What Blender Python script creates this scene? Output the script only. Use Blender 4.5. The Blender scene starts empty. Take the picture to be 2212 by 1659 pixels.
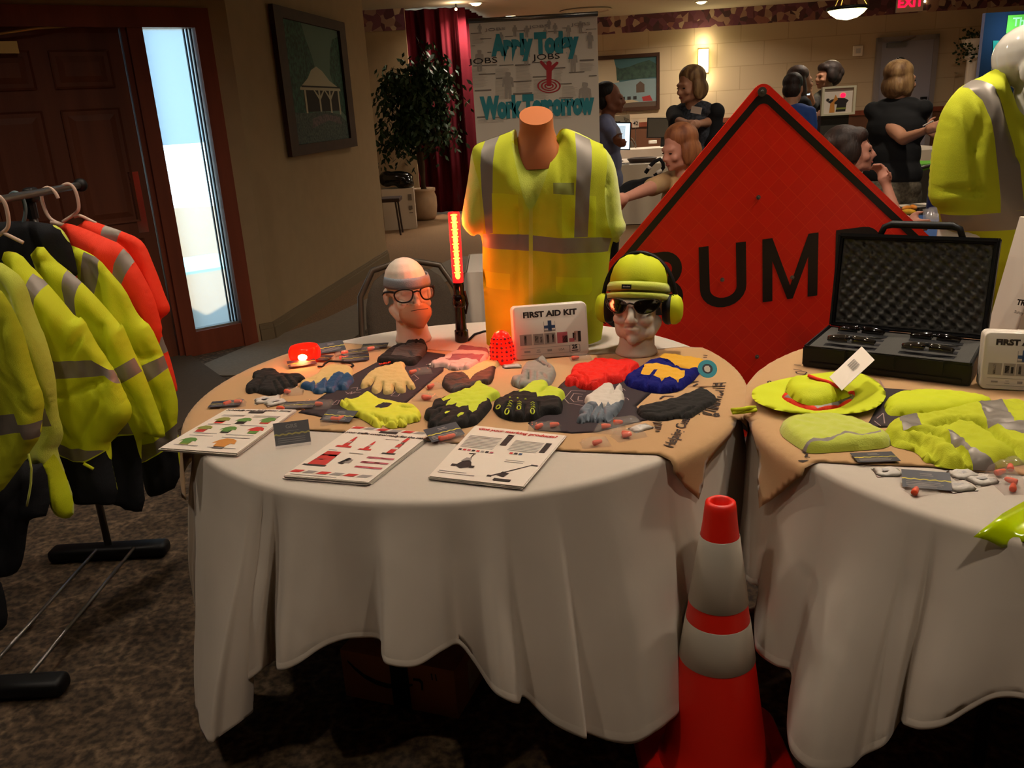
import bpy, bmesh, math, random
import numpy as np
from mathutils import Vector, Matrix, Euler, noise
from mathutils.geometry import delaunay_2d_cdt
random.seed(7)
S = bpy.context.scene
COL = S.collection
R = math.radians

# ------------------------------------------------------------------ camera
F, CX, CY, PITCH, ROLL, EYE = 1820.0, 1106.0, 829.5, R(18.1665), R(3.3037), 1.527
_fw = Vector((0, math.cos(PITCH), -math.sin(PITCH))); _r0 = Vector((1, 0, 0)); _u0 = _r0.cross(_fw)
_rt = _r0 * math.cos(ROLL) - _u0 * math.sin(ROLL); _up = _r0 * math.sin(ROLL) + _u0 * math.cos(ROLL)
cam = bpy.data.objects.new('camera', bpy.data.cameras.new('camera')); COL.objects.link(cam)
cam.matrix_world = Matrix(((_rt.x, _up.x, -_fw.x, 0), (_rt.y, _up.y, -_fw.y, 0), (_rt.z, _up.z, -_fw.z, EYE), (0, 0, 0, 1)))
cam.data.sensor_fit = 'HORIZONTAL'; cam.data.sensor_width = 36; cam.data.lens = 36 * F / 2212
cam.data.clip_start = .05; cam.data.clip_end = 100
S.camera = cam

def ray(x, y):
    return _rt * ((x - CX) / F) - _up * ((y - CY) / F) + _fw
def G(x, y, z=0.0):                      # where the line of sight meets the level z
    d = ray(x, y); return Vector((0, 0, EYE)) + d * ((z - EYE) / d.z)
def D(x, y, Y):                          # where it meets the upright plane at distance Y
    d = ray(x, y); return Vector((0, 0, EYE)) + d * (Y / d.y)
def C(x0, y0, s, pts):                   # a list of tracing coordinates to photograph coordinates
    return [(x0 + p[0] / s, y0 + p[1] / s) for p in pts]

# ------------------------------------------------------------------ world, exposure
S.view_settings.view_transform = 'Standard'; S.view_settings.look = 'None'
S.view_settings.exposure = 0.0; S.view_settings.gamma = 1.0; S.view_settings.use_curve_mapping = False
S.cycles.max_bounces = 6; S.cycles.diffuse_bounces = 3; S.cycles.glossy_bounces = 3
S.cycles.transmission_bounces = 6; S.cycles.transparent_max_bounces = 12
S.cycles.sample_clamp_indirect = 4.0; S.cycles.use_denoising = True
W = bpy.data.worlds.new('daylight'); S.world = W; W.use_nodes = True
W.node_tree.nodes['Background'].inputs[0].default_value = (.58, .86, 1, 1)
W.node_tree.nodes['Background'].inputs[1].default_value = 3.4

# ------------------------------------------------------------------ materials
def lin(h):
    if isinstance(h, str):
        h = h.lstrip('#'); c = [int(h[i:i + 2], 16) / 255 for i in (0, 2, 4)]
    else: c = list(h)[:3]
    return tuple((x / 12.92 if x <= .04045 else ((x + .055) / 1.055) ** 2.4) for x in c) + (1,)
M = {}
def mat(n, col, rough=.7, metal=0, emit=0, ecol=None, alpha=1, bump=0, bscale=60, var=0, vscale=8, col2=None, sheen=0,
        trans=0, spec=.5, coat=0, weave=None, stretch=None):
    m = bpy.data.materials.new(n); m.use_nodes = True; t = m.node_tree; b = t.nodes['Principled BSDF']
    c = lin(col); b.inputs['Base Color'].default_value = c
    b.inputs['Roughness'].default_value = rough; b.inputs['Metallic'].default_value = metal
    b.inputs['Specular IOR Level'].default_value = spec
    if sheen: b.inputs['Sheen Weight'].default_value = sheen
    if coat: b.inputs['Coat Weight'].default_value = coat; b.inputs['Coat Roughness'].default_value = .1
    if trans: b.inputs['Transmission Weight'].default_value = trans
    if emit: b.inputs['Emission Color'].default_value = lin(ecol or col); b.inputs['Emission Strength'].default_value = emit
    if alpha < 1: b.inputs['Alpha'].default_value = alpha
    tc = None
    if bump or var or col2:
        tc = t.nodes.new('ShaderNodeTexCoord'); src = tc.outputs['Object']
        if stretch:
            mp = t.nodes.new('ShaderNodeMapping'); mp.inputs['Scale'].default_value = stretch
            t.links.new(src, mp.inputs[0]); src = mp.outputs[0]
    if var or col2:
        nz = t.nodes.new('ShaderNodeTexNoise'); nz.inputs['Scale'].default_value = vscale; nz.inputs['Detail'].default_value = 5
        t.links.new(src, nz.inputs['Vector'])
        rp = t.nodes.new('ShaderNodeValToRGB'); rp.color_ramp.elements[0].position = .35; rp.color_ramp.elements[1].position = .65
        d = lin(col2) if col2 else tuple(x * (1 - var) for x in c[:3]) + (1,)
        rp.color_ramp.elements[0].color = d; rp.color_ramp.elements[1].color = c
        t.links.new(nz.outputs[0], rp.inputs[0]); t.links.new(rp.outputs[0], b.inputs['Base Color'])
    if bump:
        n2 = t.nodes.new('ShaderNodeTexNoise'); n2.inputs['Scale'].default_value = bscale; n2.inputs['Detail'].default_value = 4
        t.links.new(src, n2.inputs['Vector']); bp = t.nodes.new('ShaderNodeBump'); bp.inputs['Strength'].default_value = bump
        bp.inputs['Distance'].default_value = .01
        t.links.new(n2.outputs[0], bp.inputs['Height']); t.links.new(bp.outputs[0], b.inputs['Normal'])
    M[n] = m; return m

# ------------------------------------------------------------------ objects
LOC = {}
def tag(o, label=None, cat=None, group=None, kind=None):
    if label: o['label'] = label
    if cat: o['category'] = cat
    if group: o['group'] = group
    if kind: o['kind'] = kind
    return o
def thing(name, label, cat, loc=(0, 0, 0), rz=0, group=None):
    o = bpy.data.objects.new(name, None); COL.objects.link(o); o.location = loc; o.rotation_euler = (0, 0, rz)
    o.empty_display_size = .05
    LOC[o.name] = Matrix.Translation(Vector(loc)) @ Matrix.Rotation(rz, 4, 'Z')
    return tag(o, label, cat, group)
def link(name, me, mats, parent=None, world=True, smooth=False):
    o = bpy.data.objects.new(name, me); COL.objects.link(o)
    for m in (mats if isinstance(mats, (list, tuple)) else [mats]):
        me.materials.append(M[m] if isinstance(m, str) else m)
    if smooth:
        me.polygons.foreach_set('use_smooth', [True] * len(me.polygons))
    if parent is not None:
        o.parent = parent
        if world:
            mw = LOC.get(parent.name)
            if mw is not None: me.transform(mw.inverted())
    return o

class B:
    """collects shapes; build() links them as one mesh object"""
    def __init__(s): s.v = []; s.f = []; s.m = []; s.mi = 0; s.x = Matrix()
    def add(s, vs, fs):
        k = len(s.v); s.v += [s.x @ Vector(v) for v in vs]; s.f += [[i + k for i in f] for f in fs]; s.m += [s.mi] * len(fs); return s
    def box(s, c, d, rz=0, rx=0, ry=0, bev=0):
        x, y, z = [q / 2 for q in d]; r = Euler((rx, ry, rz)).to_matrix(); c = Vector(c)
        if bev:
            bm = bmesh.new(); bmesh.ops.create_cube(bm, size=1)
            for v in bm.verts: v.co = Vector((v.co.x * d[0], v.co.y * d[1], v.co.z * d[2]))
            bmesh.ops.bevel(bm, geom=bm.edges[:], offset=bev, segments=3, affect='EDGES', profile=.5)
            vs = [r @ v.co + c for v in bm.verts]; fs = [[v.index for v in f.verts] for f in bm.faces]
            bm.verts.index_update(); bm.free(); return s.add(vs, fs)
        vs = [r @ Vector((a * x, b * y, e * z)) + c for e in (-1, 1) for a, b in ((-1, -1), (1, -1), (1, 1), (-1, 1))]
        return s.add(vs, [(3, 2, 1, 0), (4, 5, 6, 7), (0, 1, 5, 4), (1, 2, 6, 5), (2, 3, 7, 6), (3, 0, 4, 7)])
    def tube(s, pts, r, n=10, cap=True, closed=False):
        pts = [Vector(p) for p in pts]; rr = r if isinstance(r, (list, tuple)) else [r] * len(pts); vs = []; fs = []; u = None; N = len(pts)
        for i, p in enumerate(pts):
            a = pts[(i - 1) % N] if (i or closed) else p; b = pts[(i + 1) % N] if (i < N - 1 or closed) else p
            t = (b - a).normalized() if (b - a).length > 1e-9 else Vector((0, 0, 1))
            if u is None:
                u = t.cross(Vector((0, 0, 1)))
                if u.length < .1: u = t.cross(Vector((0, 1, 0)))
            u = (u - t * u.dot(t)).normalized(); w = t.cross(u)
            vs += [p + (u * math.cos(q * 2 * math.pi / n) + w * math.sin(q * 2 * math.pi / n)) * rr[i] for q in range(n)]
        for i in range(N if closed else N - 1):
            j = (i + 1) % N
            fs += [(i * n + q, i * n + (q + 1) % n, j * n + (q + 1) % n, j * n + q) for q in range(n)]
        if cap and not closed: fs += [tuple(range(n))[::-1], tuple((N - 1) * n + q for q in range(n))]
        return s.add(vs, fs)
    def lathe(s, prof, c=(0, 0, 0), n=32, sx=1, sy=1, cap=True):
        c = Vector(c); vs = []; fs = []
        for r, z in prof: vs += [c + Vector((r * sx * math.cos(q * 2 * math.pi / n), r * sy * math.sin(q * 2 * math.pi / n), z)) for q in range(n)]
        for i in range(len(prof) - 1): fs += [(i * n + q, i * n + (q + 1) % n, (i + 1) * n + (q + 1) % n, (i + 1) * n + q) for q in range(n)]
        if cap: fs += [tuple(range(n))[::-1], tuple((len(prof) - 1) * n + q for q in range(n))]
        return s.add(vs, fs)
    def ell(s, c, r, rot=(0, 0, 0), n=20):
        bm = bmesh.new(); bmesh.ops.create_uvsphere(bm, u_segments=n, v_segments=max(6, n // 2), radius=1)
        q = Euler(rot).to_matrix(); c = Vector(c); r = (r, r, r) if isinstance(r, (int, float)) else r
        vs = [q @ Vector((v.co.x * r[0], v.co.y * r[1], v.co.z * r[2])) + c for v in bm.verts]
        fs = [[v.index for v in f.verts] for f in bm.faces]; bm.free(); return s.add(vs, fs)
    def poly(s, pts, th=None, n=None):   # flat polygon, or prism when th (vector) is given
        pts = [Vector(p) for p in pts]; k = len(pts)
        if th is None: return s.add(pts, [tuple(range(k))])
        th = Vector(th)
        return s.add(pts + [p + th for p in pts], [tuple(range(k))[::-1], tuple(range(k, 2 * k))] + [(i, (i + 1) % k, k + (i + 1) % k, k + i) for i in range(k)])
    def build(s, name, mats, parent=None, world=True, smooth=False, bev=0):
        me = bpy.data.meshes.new(name); me.from_pydata([tuple(v) for v in s.v], [], s.f)
        me.polygons.foreach_set('material_index', s.m)
        bm = bmesh.new(); bm.from_mesh(me); bmesh.ops.recalc_face_normals(bm, faces=bm.faces); bm.to_mesh(me); bm.free()
        o = link(name, me, mats, parent, world, smooth)
        if smooth == 'auto':
            me.polygons.foreach_set('use_smooth', [True] * len(me.polygons)); me.set_sharp_from_angle(angle=R(35))
        return o

def grid_mesh(name, rows, mats, parent=None, closed=False, smooth=True, world=True, solid=0, mi=None):
    """rows of points -> quads"""
    n = len(rows[0]); vs = [tuple(p) for r in rows for p in r]; fs = []; ms = []
    for i in range(len(rows) - 1):
        for j in range(n if closed else n - 1):
            k = (j + 1) % n; fs.append((i * n + j, i * n + k, (i + 1) * n + k, (i + 1) * n + j)); ms.append(mi(i, j) if mi else 0)
    me = bpy.data.meshes.new(name); me.from_pydata(vs, [], fs); me.polygons.foreach_set('material_index', ms)
    o = link(name, me, mats, parent, world, smooth)
    if solid:
        m = o.modifiers.new('thickness', 'SOLIDIFY'); m.thickness = solid; m.offset = 0
    return o

def bake(o):                              # apply the modifiers without operators
    dg = bpy.context.evaluated_depsgraph_get(); dg.update()
    me = bpy.data.meshes.new_from_object(o.evaluated_get(dg)); o.modifiers.clear(); old = o.data; o.data = me; bpy.data.meshes.remove(old); return o

def blob(name, prims, mats, parent=None, voxel=.008, smooth=4, world=True, cut=None, paint=None):
    """organic solid: ('e',c,r,rot) ellipsoids and ('c',p,r,q,r2) tapered capsules melted into one skin"""
    b = B()
    for p in prims:
        if p[0] == 'e': b.ell(p[1], p[2], p[3] if len(p) > 3 else (0, 0, 0), 18)
        else:
            _, a, ra, c, rc = p; a = Vector(a); c = Vector(c); d = (c - a); L = d.length; d = d.normalized() if L > 1e-6 else Vector((0, 0, 1))
            pts = []; rr = []
            for t in (-.98, -.8, -.5, 0): pts.append(a + d * ra * t); rr.append(ra * math.sqrt(1 - t * t))
            for t in (.25, .5, .75): pts.append(a.lerp(c, t)); rr.append(ra + (rc - ra) * t)
            for t in (0, .5, .8, .98): pts.append(c + d * rc * t); rr.append(rc * math.sqrt(1 - t * t))
            b.tube(pts, rr, 12)
    me = bpy.data.meshes.new(name); me.from_pydata([tuple(v) for v in b.v], [], b.f)
    bm = bmesh.new(); bm.from_mesh(me); bmesh.ops.recalc_face_normals(bm, faces=bm.faces); bm.to_mesh(me); bm.free()
    o = bpy.data.objects.new(name, me); COL.objects.link(o)
    m = o.modifiers.new('r', 'REMESH'); m.mode = 'VOXEL'; m.voxel_size = voxel; m.use_smooth_shade = True
    if smooth: m = o.modifiers.new('s', 'SMOOTH'); m.factor = .5; m.iterations = smooth
    bake(o); me = o.data
    if cut:
        bm = bmesh.new(); bm.from_mesh(me); bmesh.ops.delete(bm, geom=[f for f in bm.faces if cut(f.calc_center_median())], context='FACES'); bm.to_mesh(me); bm.free()
    bpy.data.objects.remove(o); me.materials.clear()
    if paint: 
        for f in me.polygons: f.material_index = paint(f.center)
    me.polygons.foreach_set('use_smooth', [True] * len(me.polygons))
    return link(name, me, mats, parent, world, True)

def smooth_poly(P, it=1):
    for _ in range(it):
        Q = []
        for i in range(len(P)):
            a = np.array(P[i]); b = np.array(P[(i + 1) % len(P)]); Q += [tuple(a * .75 + b * .25), tuple(a * .25 + b * .75)]
        P = Q
    return P
def resample(P, h):
    Q = []
    for i in range(len(P)):
        a = np.array(P[i]); b = np.array(P[(i + 1) % len(P)]); L = np.linalg.norm(b - a); n = max(1, int(round(L / h)))
        Q += [tuple(a + (b - a) * k / n) for k in range(n)]
    return Q
def inside(P, pts):
    P = np.array(P); x, y = pts[:, 0], pts[:, 1]; c = np.zeros(len(pts), bool); j = len(P) - 1
    for i in range(len(P)):
        xi, yi = P[i]; xj, yj = P[j]
        with np.errstate(divide='ignore', invalid='ignore'):
            c ^= ((yi > y) != (yj > y)) & (x < (xj - xi) * (y - yi) / (yj - yi + 1e-30) + xi)
        j = i
    return c
def edge_dist(P, pts):
    P = np.array(P); Q = np.roll(P, -1, 0); d = np.full(len(pts), 1e9)
    for a, b in zip(P, Q):
        ab = b - a; t = np.clip(((pts - a) @ ab) / (ab @ ab + 1e-12), 0, 1); d = np.minimum(d, np.hypot(*(pts - a - t[:, None] * ab).T))
    return d

def puff(name, outline, mapf, mats, T=.02, Dw=.03, back=0.0, subs=(), parent=None, h=.008, fold=None, smo=1, creases=(), lift=0.0, dpoly=None):
    """a soft padded shape: 2-D outline swelling to thickness T away from its border; subs = [(part name, outline, material)]
    mapf(u, v, n) gives the world point"""
    P = smooth_poly(outline, smo) if smo else outline
    P = resample(P, h); n0 = len(P); verts = [tuple(p) for p in P]; faces = [list(range(n0))]
    SP = []
    for sname, so, sm in subs:
        q = resample(so, h); k = len(verts); verts += [tuple(p) for p in q]; faces.append(list(range(k, k + len(q)))); SP.append(np.array(q))
    A = np.array(P); lo = A.min(0); hi = A.max(0); g = []
    ys = np.arange(lo[1], hi[1], h * .9)
    for i, y in enumerate(ys):
        for x in np.arange(lo[0] + (h / 2 if i % 2 else 0), hi[0], h): g.append((x, y))
    g = np.array(g)
    if len(g):
        g = g[inside(P, g)]
        if len(g): g = g[edge_dist(P, g) > h * .5]
        for q in SP:
            if len(g): g = g[edge_dist(q, g) > h * .35]
        verts += [tuple(p) for p in g]
    vv, ee, ff, ov, oe, of = delaunay_2d_cdt([Vector(v) for v in verts], [], faces, 1, 1e-6)
    V2 = np.array([(v.x, v.y) for v in vv]); d = edge_dist(P if dpoly is None else dpoly, V2)
    cen = np.array([V2[list(f)].mean(0) for f in ff]); ok = inside(P, cen)
    k = np.clip(d / Dw, 0, 1); prof = np.sqrt(np.clip(1 - (1 - k) ** 2, 0, 1)); z = T * prof + lift
    for cpts, cw, cd in creases:             # drawn grooves: polyline, width, depth
        c = np.array(cpts); dd = np.full(len(V2), 1e9)
        for a, b in zip(c[:-1], c[1:]):
            ab = b - a; t = np.clip(((V2 - a) @ ab) / (ab @ ab + 1e-12), 0, 1); dd = np.minimum(dd, np.hypot(*(V2 - a - t[:, None] * ab).T))
        z = z - cd * np.exp(-(dd / cw) ** 2) * prof
    if fold: z = z + np.array([fold(u, v) for u, v in V2]) * np.clip(d / (Dw * .6), 0, 1)
    ids = np.full(len(ff), 0)
    for si, q in enumerate(SP): ids[inside(q, cen)] = si + 1
    bpart = {}
    def emit(fsel, nz, flip, nm, m, solid_back):
        used = {}; vs = []; fs = []
        for fi in fsel:
            t = []
            for i in ff[fi]:
                if i not in used: used[i] = len(vs); vs.append(mapf(V2[i][0], V2[i][1], nz[i]))
                t.append(used[i])
            fs.append(t[::-1] if flip else t)
        return vs, fs
    out = []
    for si in range(len(subs) + 1):
        sel = [i for i in range(len(ff)) if ok[i] and ids[i] == si]
        if si == 0:
            vs, fs = emit(sel, z, False, name, mats, True)
            allf = [i for i in range(len(ff)) if ok[i]]
            v2, f2 = emit(allf, -back * prof + lift, True, name, mats, True)
            k0 = len(vs); vs += v2; fs += [[i + k0 for i in f] for f in f2]
            pname = name if parent is None else parent[0]; pm = mats
        else:
            vs, fs = emit(sel, z, False, subs[si - 1][0], subs[si - 1][2], False); pname = subs[si - 1][0]; pm = subs[si - 1][2]
        if not fs: continue
        me = bpy.data.meshes.new(pname); me.from_pydata([tuple(v) for v in vs], [], fs)
        if si == 0:
            bm = bmesh.new(); bm.from_mesh(me); bmesh.ops.remove_doubles(bm, verts=bm.verts, dist=1e-5); bm.to_mesh(me); bm.free()
        par = parent[1] if parent is not None else (out[0] if si else None)
        if parent is None and si:
            o = link(pname, me, pm, None, True, True); o.parent = out[0]
        else: o = link(pname, me, pm, par, True, True)
        out.append(o)
    return out

def on_table(z):                          # outline coordinates are metres on the table plane
    return lambda u, v, n: Vector((u, v, z + n))
def tr(pts, z):                           # photograph outline -> metres on the level z
    return [(G(x, y, z).x, G(x, y, z).y) for x, y in pts]
def upright(Y):
    return lambda u, v, n: Vector((u, Y - n, v))
def tu(pts, Y):
    return [(D(x, y, Y).x, D(x, y, Y).z) for x, y in pts]

def text(name, s, size, mx, m, parent=None, bold=0, shear=0, align='CENTER', sx=1.0, ext=.0004, world=True):
    c = bpy.data.curves.new(name, 'FONT'); c.body = s; c.size = size; c.align_x = align; c.align_y = 'CENTER'
    c.offset = bold; c.shear = shear; c.extrude = ext; c.resolution_u = 3
    o = bpy.data.objects.new(name, c); COL.objects.link(o); dg = bpy.context.evaluated_depsgraph_get()
    me = bpy.data.meshes.new_from_object(o.evaluated_get(dg)); bpy.data.objects.remove(o); me.materials.clear()
    me.transform(mx @ Matrix.Diagonal((sx, 1, 1, 1)))
    return link(name, me, m, parent, world)
def frame(o, u, v):                       # matrix with local X along u, local Y along v
    u = Vector(u).normalized(); v = Vector(v); v = (v - u * v.dot(u)).normalized(); n = u.cross(v); o = Vector(o)
    return Matrix(((u.x, v.x, n.x, o.x), (u.y, v.y, n.y, o.y), (u.z, v.z, n.z, o.z), (0, 0, 0, 1)))
def fnoise(sc, amp, seed=0):
    return lambda u, v: amp * noise.noise(Vector((u * sc + seed, v * sc, seed * 1.7)))
def join_meshes(name, objs, parent=None):
    """merge freshly made mesh objects into one (same parent space)"""
    bm = bmesh.new(); mats = []
    for o in objs:
        k = []
        for m in o.data.materials:
            if m not in mats: mats.append(m)
            k.append(mats.index(m))
        n0 = len(bm.faces); bm.from_mesh(o.data); bm.faces.ensure_lookup_table()
        for f in bm.faces[n0:]: f.material_index = k[min(f.material_index, len(k) - 1)] if k else 0
    me = bpy.data.meshes.new(name); bm.to_mesh(me); bm.free()
    for m in mats: me.materials.append(m)
    par = objs[0].parent if parent is None else parent
    for o in objs: bpy.data.objects.remove(o)
    o = bpy.data.objects.new(name, me); COL.objects.link(o); o.parent = par; return o
# ------------------------------------------------------------------ palette
mat('wall_paint', '#a98f6a', .85, bump=.15, bscale=120, var=.06)
mat('block_paint', '#b7a283', .8)
mat('ceiling_paint', '#b3a892', .9, bump=.1, bscale=90)
mat('door_wood', '#74402a', .5, spec=.3, var=.35, vscale=6, stretch=(1, 1, .08) , bump=.1, bscale=80)
mat('trim_wood', '#84412a', .5, spec=.3, var=.3, vscale=7, stretch=(1, 1, .1))
mat('wainscot_wood', '#6a4128', .5, var=.3, vscale=4, stretch=(1, 1, .15))
mat('base_grey', '#7d6a4e', .7)
mat('white_cloth', '#cfc2b2', .85, bump=.35, bscale=7, sheen=.2)
mat('tan_cloth', '#c59a68', .85, bump=.08, bscale=500, sheen=.2)
mat('print_dark', '#33262a', .85)
mat('print_ink', '#2a1a12', .8)
mat('print_line', '#a58a84', .8)
mat('hivis', '#d4de0c', .75, bump=.12, bscale=300, emit=.0)
mat('hivis_pale', '#ccd648', .85, bump=.15, bscale=250, sheen=.4)
mat('hivis_mesh', '#c8cf1e', .85, bump=.2, bscale=500)
mat('hivis_orange', '#ff3a10', .75, bump=.12, bscale=300)
mat('reflective', '#8f867c', .45, metal=.35)
mat('black_cloth', '#0c0c12', .9, bump=.1, bscale=200)
mat('black_plastic', '#0c0c0e', .5, spec=.3)
mat('black_gloss', '#080809', .12)
mat('grey_foam', '#4a4844', .95, bump=.2, bscale=300)
mat('foam_white', '#e2d3c0', .55, bump=.05, bscale=200)
mat('gloss_white', '#ddd8cc', .08, coat=.6)
mat('plastic_white', '#e6dacb', .3)
mat('steel', '#8d8983', .3, metal=.9)
mat('brass', '#b69a5f', .35, metal=.8)
mat('mirror_plate', '#b8b2a4', .12, metal=.95)
mat('torso_tan', '#c07040', .5, spec=.3)
mat('sign_red', '#f02408', .4, var=.1, vscale=260)
mat('sign_black', '#120d0d', .4)
mat('cone_red', '#f0200c', .4)
mat('cone_white', '#c9bfae', .35, metal=.15)
mat('paper', '#eadccb', .8); mat('paper2', '#d8cbb8', .8)
mat('ink', '#2b2320', .8); mat('ink_grey', '#9a9088', .8); mat('ink_red', '#c8352c', .8); mat('ink_green', '#5f8a3c', .8)
mat('ink_olive', '#8a8f3e', .8); mat('ink_orange', '#d08a3a', .8); mat('ink_blue', '#34507a', .8); mat('ink_pink', '#c2626a', .8)
mat('card_dark', '#2a2630', .45); mat('card_yellow', '#d6c232', .5)
mat('plug_orange', '#ff5a2a', .6)
mat('clear_bag', '#e9ddd2', .08, alpha=.14, coat=.8)
mat('packet_white', '#d5cdc2', .5, bump=.3, bscale=60)
mat('packet_grey', '#b9b4b2', .5)
mat('red_lens', '#ff2010', .12, emit=1.6, ecol='#ff1206', coat=.5)
mat('led_glow', '#ffd060', .3, emit=14, ecol='#ffb028')
mat('beacon_glow', '#ffe8c0', .3, emit=22, ecol='#ffd08a')
mat('cardboard', '#b27c4c', .8, var=.1)
mat('cardboard_ink', '#1b1310', .8)
mat('tape_blue', '#141b26', .35)
mat('frame_brown', '#3f2617', .6, var=.3, vscale=7, spec=.2)
mat('curtain', '#4a0612', .9, bump=.2, bscale=150, spec=.15)
mat('leaf', '#22391b', .6, spec=.3, var=.3, vscale=15)
mat('bark', '#4a3826', .9)
mat('pot', '#b99c7c', .7, var=.15)
mat('skin', '#c98f6e', .55); mat('skin_pink', '#c98a74', .55); mat('skin_dark', '#9a5f44', .6)
mat('lamp_on', '#fff3d0', .4, emit=9, ecol='#ffe6a8')
mat('lamp_soft', '#fff3d0', .4, emit=6, ecol='#fff0a0')
mat('exit_red', '#ff2038', .4, emit=2.2, ecol='#ff1038')
mat('screen_on', '#d8f0ff', .3, emit=1.3, ecol='#d8f0ff')
mat('screen_off', '#46433c', .3)
mat('teal', '#2e8a94', .7); mat('banner_red', '#b02028', .6); mat('banner_bg', '#ddd2c0', .6)
mat('navy', '#10144a', .9, sheen=.3)
mat('fig_grey', '#a99f92', .7); mat('fig_line', '#7c7368', .7)
mat('glass_clear', '#ffffff', .03, alpha=.12)
mat('chair_fabric', '#4a4034', .95, bump=.3, bscale=300, var=.2, vscale=200); mat('chair_frame', '#4c4236', .4, metal=.3)
mat('dark_lens', '#0a0706', .05, coat=1)
mat('grey_band', '#7a858e', .7, bump=.2, bscale=300)
mat('dust_mask', '#c79c7c', .85, bump=.1, bscale=300)
mat('green_bowl', '#5fa62a', .4); mat('blue_cloth', '#2b4f86', .8)
mat('frame_cream', '#d8d0b0', .4)

# carpet: mottled brown with pale wandering veins
def carpet(name, dark, light, sc):
    m = mat(name, dark, .95); t = m.node_tree; b = t.nodes['Principled BSDF']; tc = t.nodes.new('ShaderNodeTexCoord')
    nz = t.nodes.new('ShaderNodeTexNoise'); nz.inputs['Scale'].default_value = sc * .8; nz.inputs['Detail'].default_value = 3
    mx = t.nodes.new('ShaderNodeMix'); mx.data_type = 'RGBA'; mx.inputs[0].default_value = .16
    t.links.new(tc.outputs['Object'], nz.inputs['Vector']); t.links.new(tc.outputs['Object'], mx.inputs[6]); t.links.new(nz.outputs['Color'], mx.inputs[7])
    vo = t.nodes.new('ShaderNodeTexVoronoi'); vo.feature = 'DISTANCE_TO_EDGE'; vo.inputs['Scale'].default_value = sc
    t.links.new(mx.outputs[2], vo.inputs['Vector'])
    rp = t.nodes.new('ShaderNodeValToRGB'); e = rp.color_ramp.elements; e[0].position = 0; e[0].color = lin(light); e[1].position = .12; e[1].color = lin(dark)
    t.links.new(vo.outputs['Distance'], rp.inputs[0])
    n2 = t.nodes.new('ShaderNodeTexNoise'); n2.inputs['Scale'].default_value = sc * 5; n2.inputs['Detail'].default_value = 6
    t.links.new(tc.outputs['Object'], n2.inputs['Vector'])
    r2 = t.nodes.new('ShaderNodeValToRGB'); r2.color_ramp.elements[0].position = .38; r2.color_ramp.elements[0].color = (.45, .45, .45, 1); r2.color_ramp.elements[1].position = .62; r2.color_ramp.elements[1].color = (1.5, 1.5, 1.5, 1)
    t.links.new(n2.outputs[0], r2.inputs[0])
    mu = t.nodes.new('ShaderNodeMix'); mu.data_type = 'RGBA'; mu.blend_type = 'MULTIPLY'; mu.inputs[0].default_value = 1
    t.links.new(rp.outputs[0], mu.inputs[6]); t.links.new(r2.outputs[0], mu.inputs[7]); t.links.new(mu.outputs[2], b.inputs['Base Color'])
carpet('carpet_pattern', '#4a3b2c', '#66533f', 9)
carpet('carpet_plain', '#7c5c3c', '#86653f', 30)
mat('floor_pale', '#857868', .9, var=.12, vscale=50)
mat('mat_dark', '#574838', .95, var=.12, vscale=60)

# border paper: angular rose, plum and cream fragments
m = mat('border_paper', '#6a3a3c', .8); t = m.node_tree; tc = t.nodes.new('ShaderNodeTexCoord'); vo = t.nodes.new('ShaderNodeTexVoronoi')
vo.inputs['Scale'].default_value = 10; t.links.new(tc.outputs['Object'], vo.inputs['Vector']); rp = t.nodes.new('ShaderNodeValToRGB'); rp.color_ramp.interpolation = 'CONSTANT'
for p, c in ((0, '#5a3038'), (.25, '#70404a'), (.42, '#9c7a68'), (.55, '#4a3034'), (.68, '#b39a80'), (.8, '#68384a'), (.92, '#8a5a50')):
    e = rp.color_ramp.elements[0] if p == 0 else rp.color_ramp.elements.new(p); e.position = p; e.color = lin(c)
rp.color_ramp.elements[-1].color = lin('#7a4a48')
sp = t.nodes.new('ShaderNodeSeparateColor'); t.links.new(vo.outputs['Color'], sp.inputs[0]); t.links.new(sp.outputs[0], rp.inputs[0]); t.links.new(rp.outputs[0], t.nodes['Principled BSDF'].inputs['Base Color'])

# painted blocks with shallow joints
m = M['block_paint']; t = m.node_tree; tc = t.nodes.new('ShaderNodeTexCoord'); sx = t.nodes.new('ShaderNodeSeparateXYZ'); cb = t.nodes.new('ShaderNodeCombineXYZ')
t.links.new(tc.outputs['Object'], sx.inputs[0]); t.links.new(sx.outputs[0], cb.inputs[0]); t.links.new(sx.outputs[2], cb.inputs[1])
br = t.nodes.new('ShaderNodeTexBrick'); br.inputs['Scale'].default_value = 1; br.inputs['Brick Width'].default_value = .8; br.inputs['Row Height'].default_value = .4
br.inputs['Mortar Size'].default_value = .006; br.inputs['Color1'].default_value = lin('#b7a283'); br.inputs['Color2'].default_value = lin('#b39d7e'); br.inputs['Mortar'].default_value = lin('#a08b6c')
t.links.new(cb.outputs[0], br.inputs[0]); t.links.new(br.outputs[0], t.nodes['Principled BSDF'].inputs['Base Color'])

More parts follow.
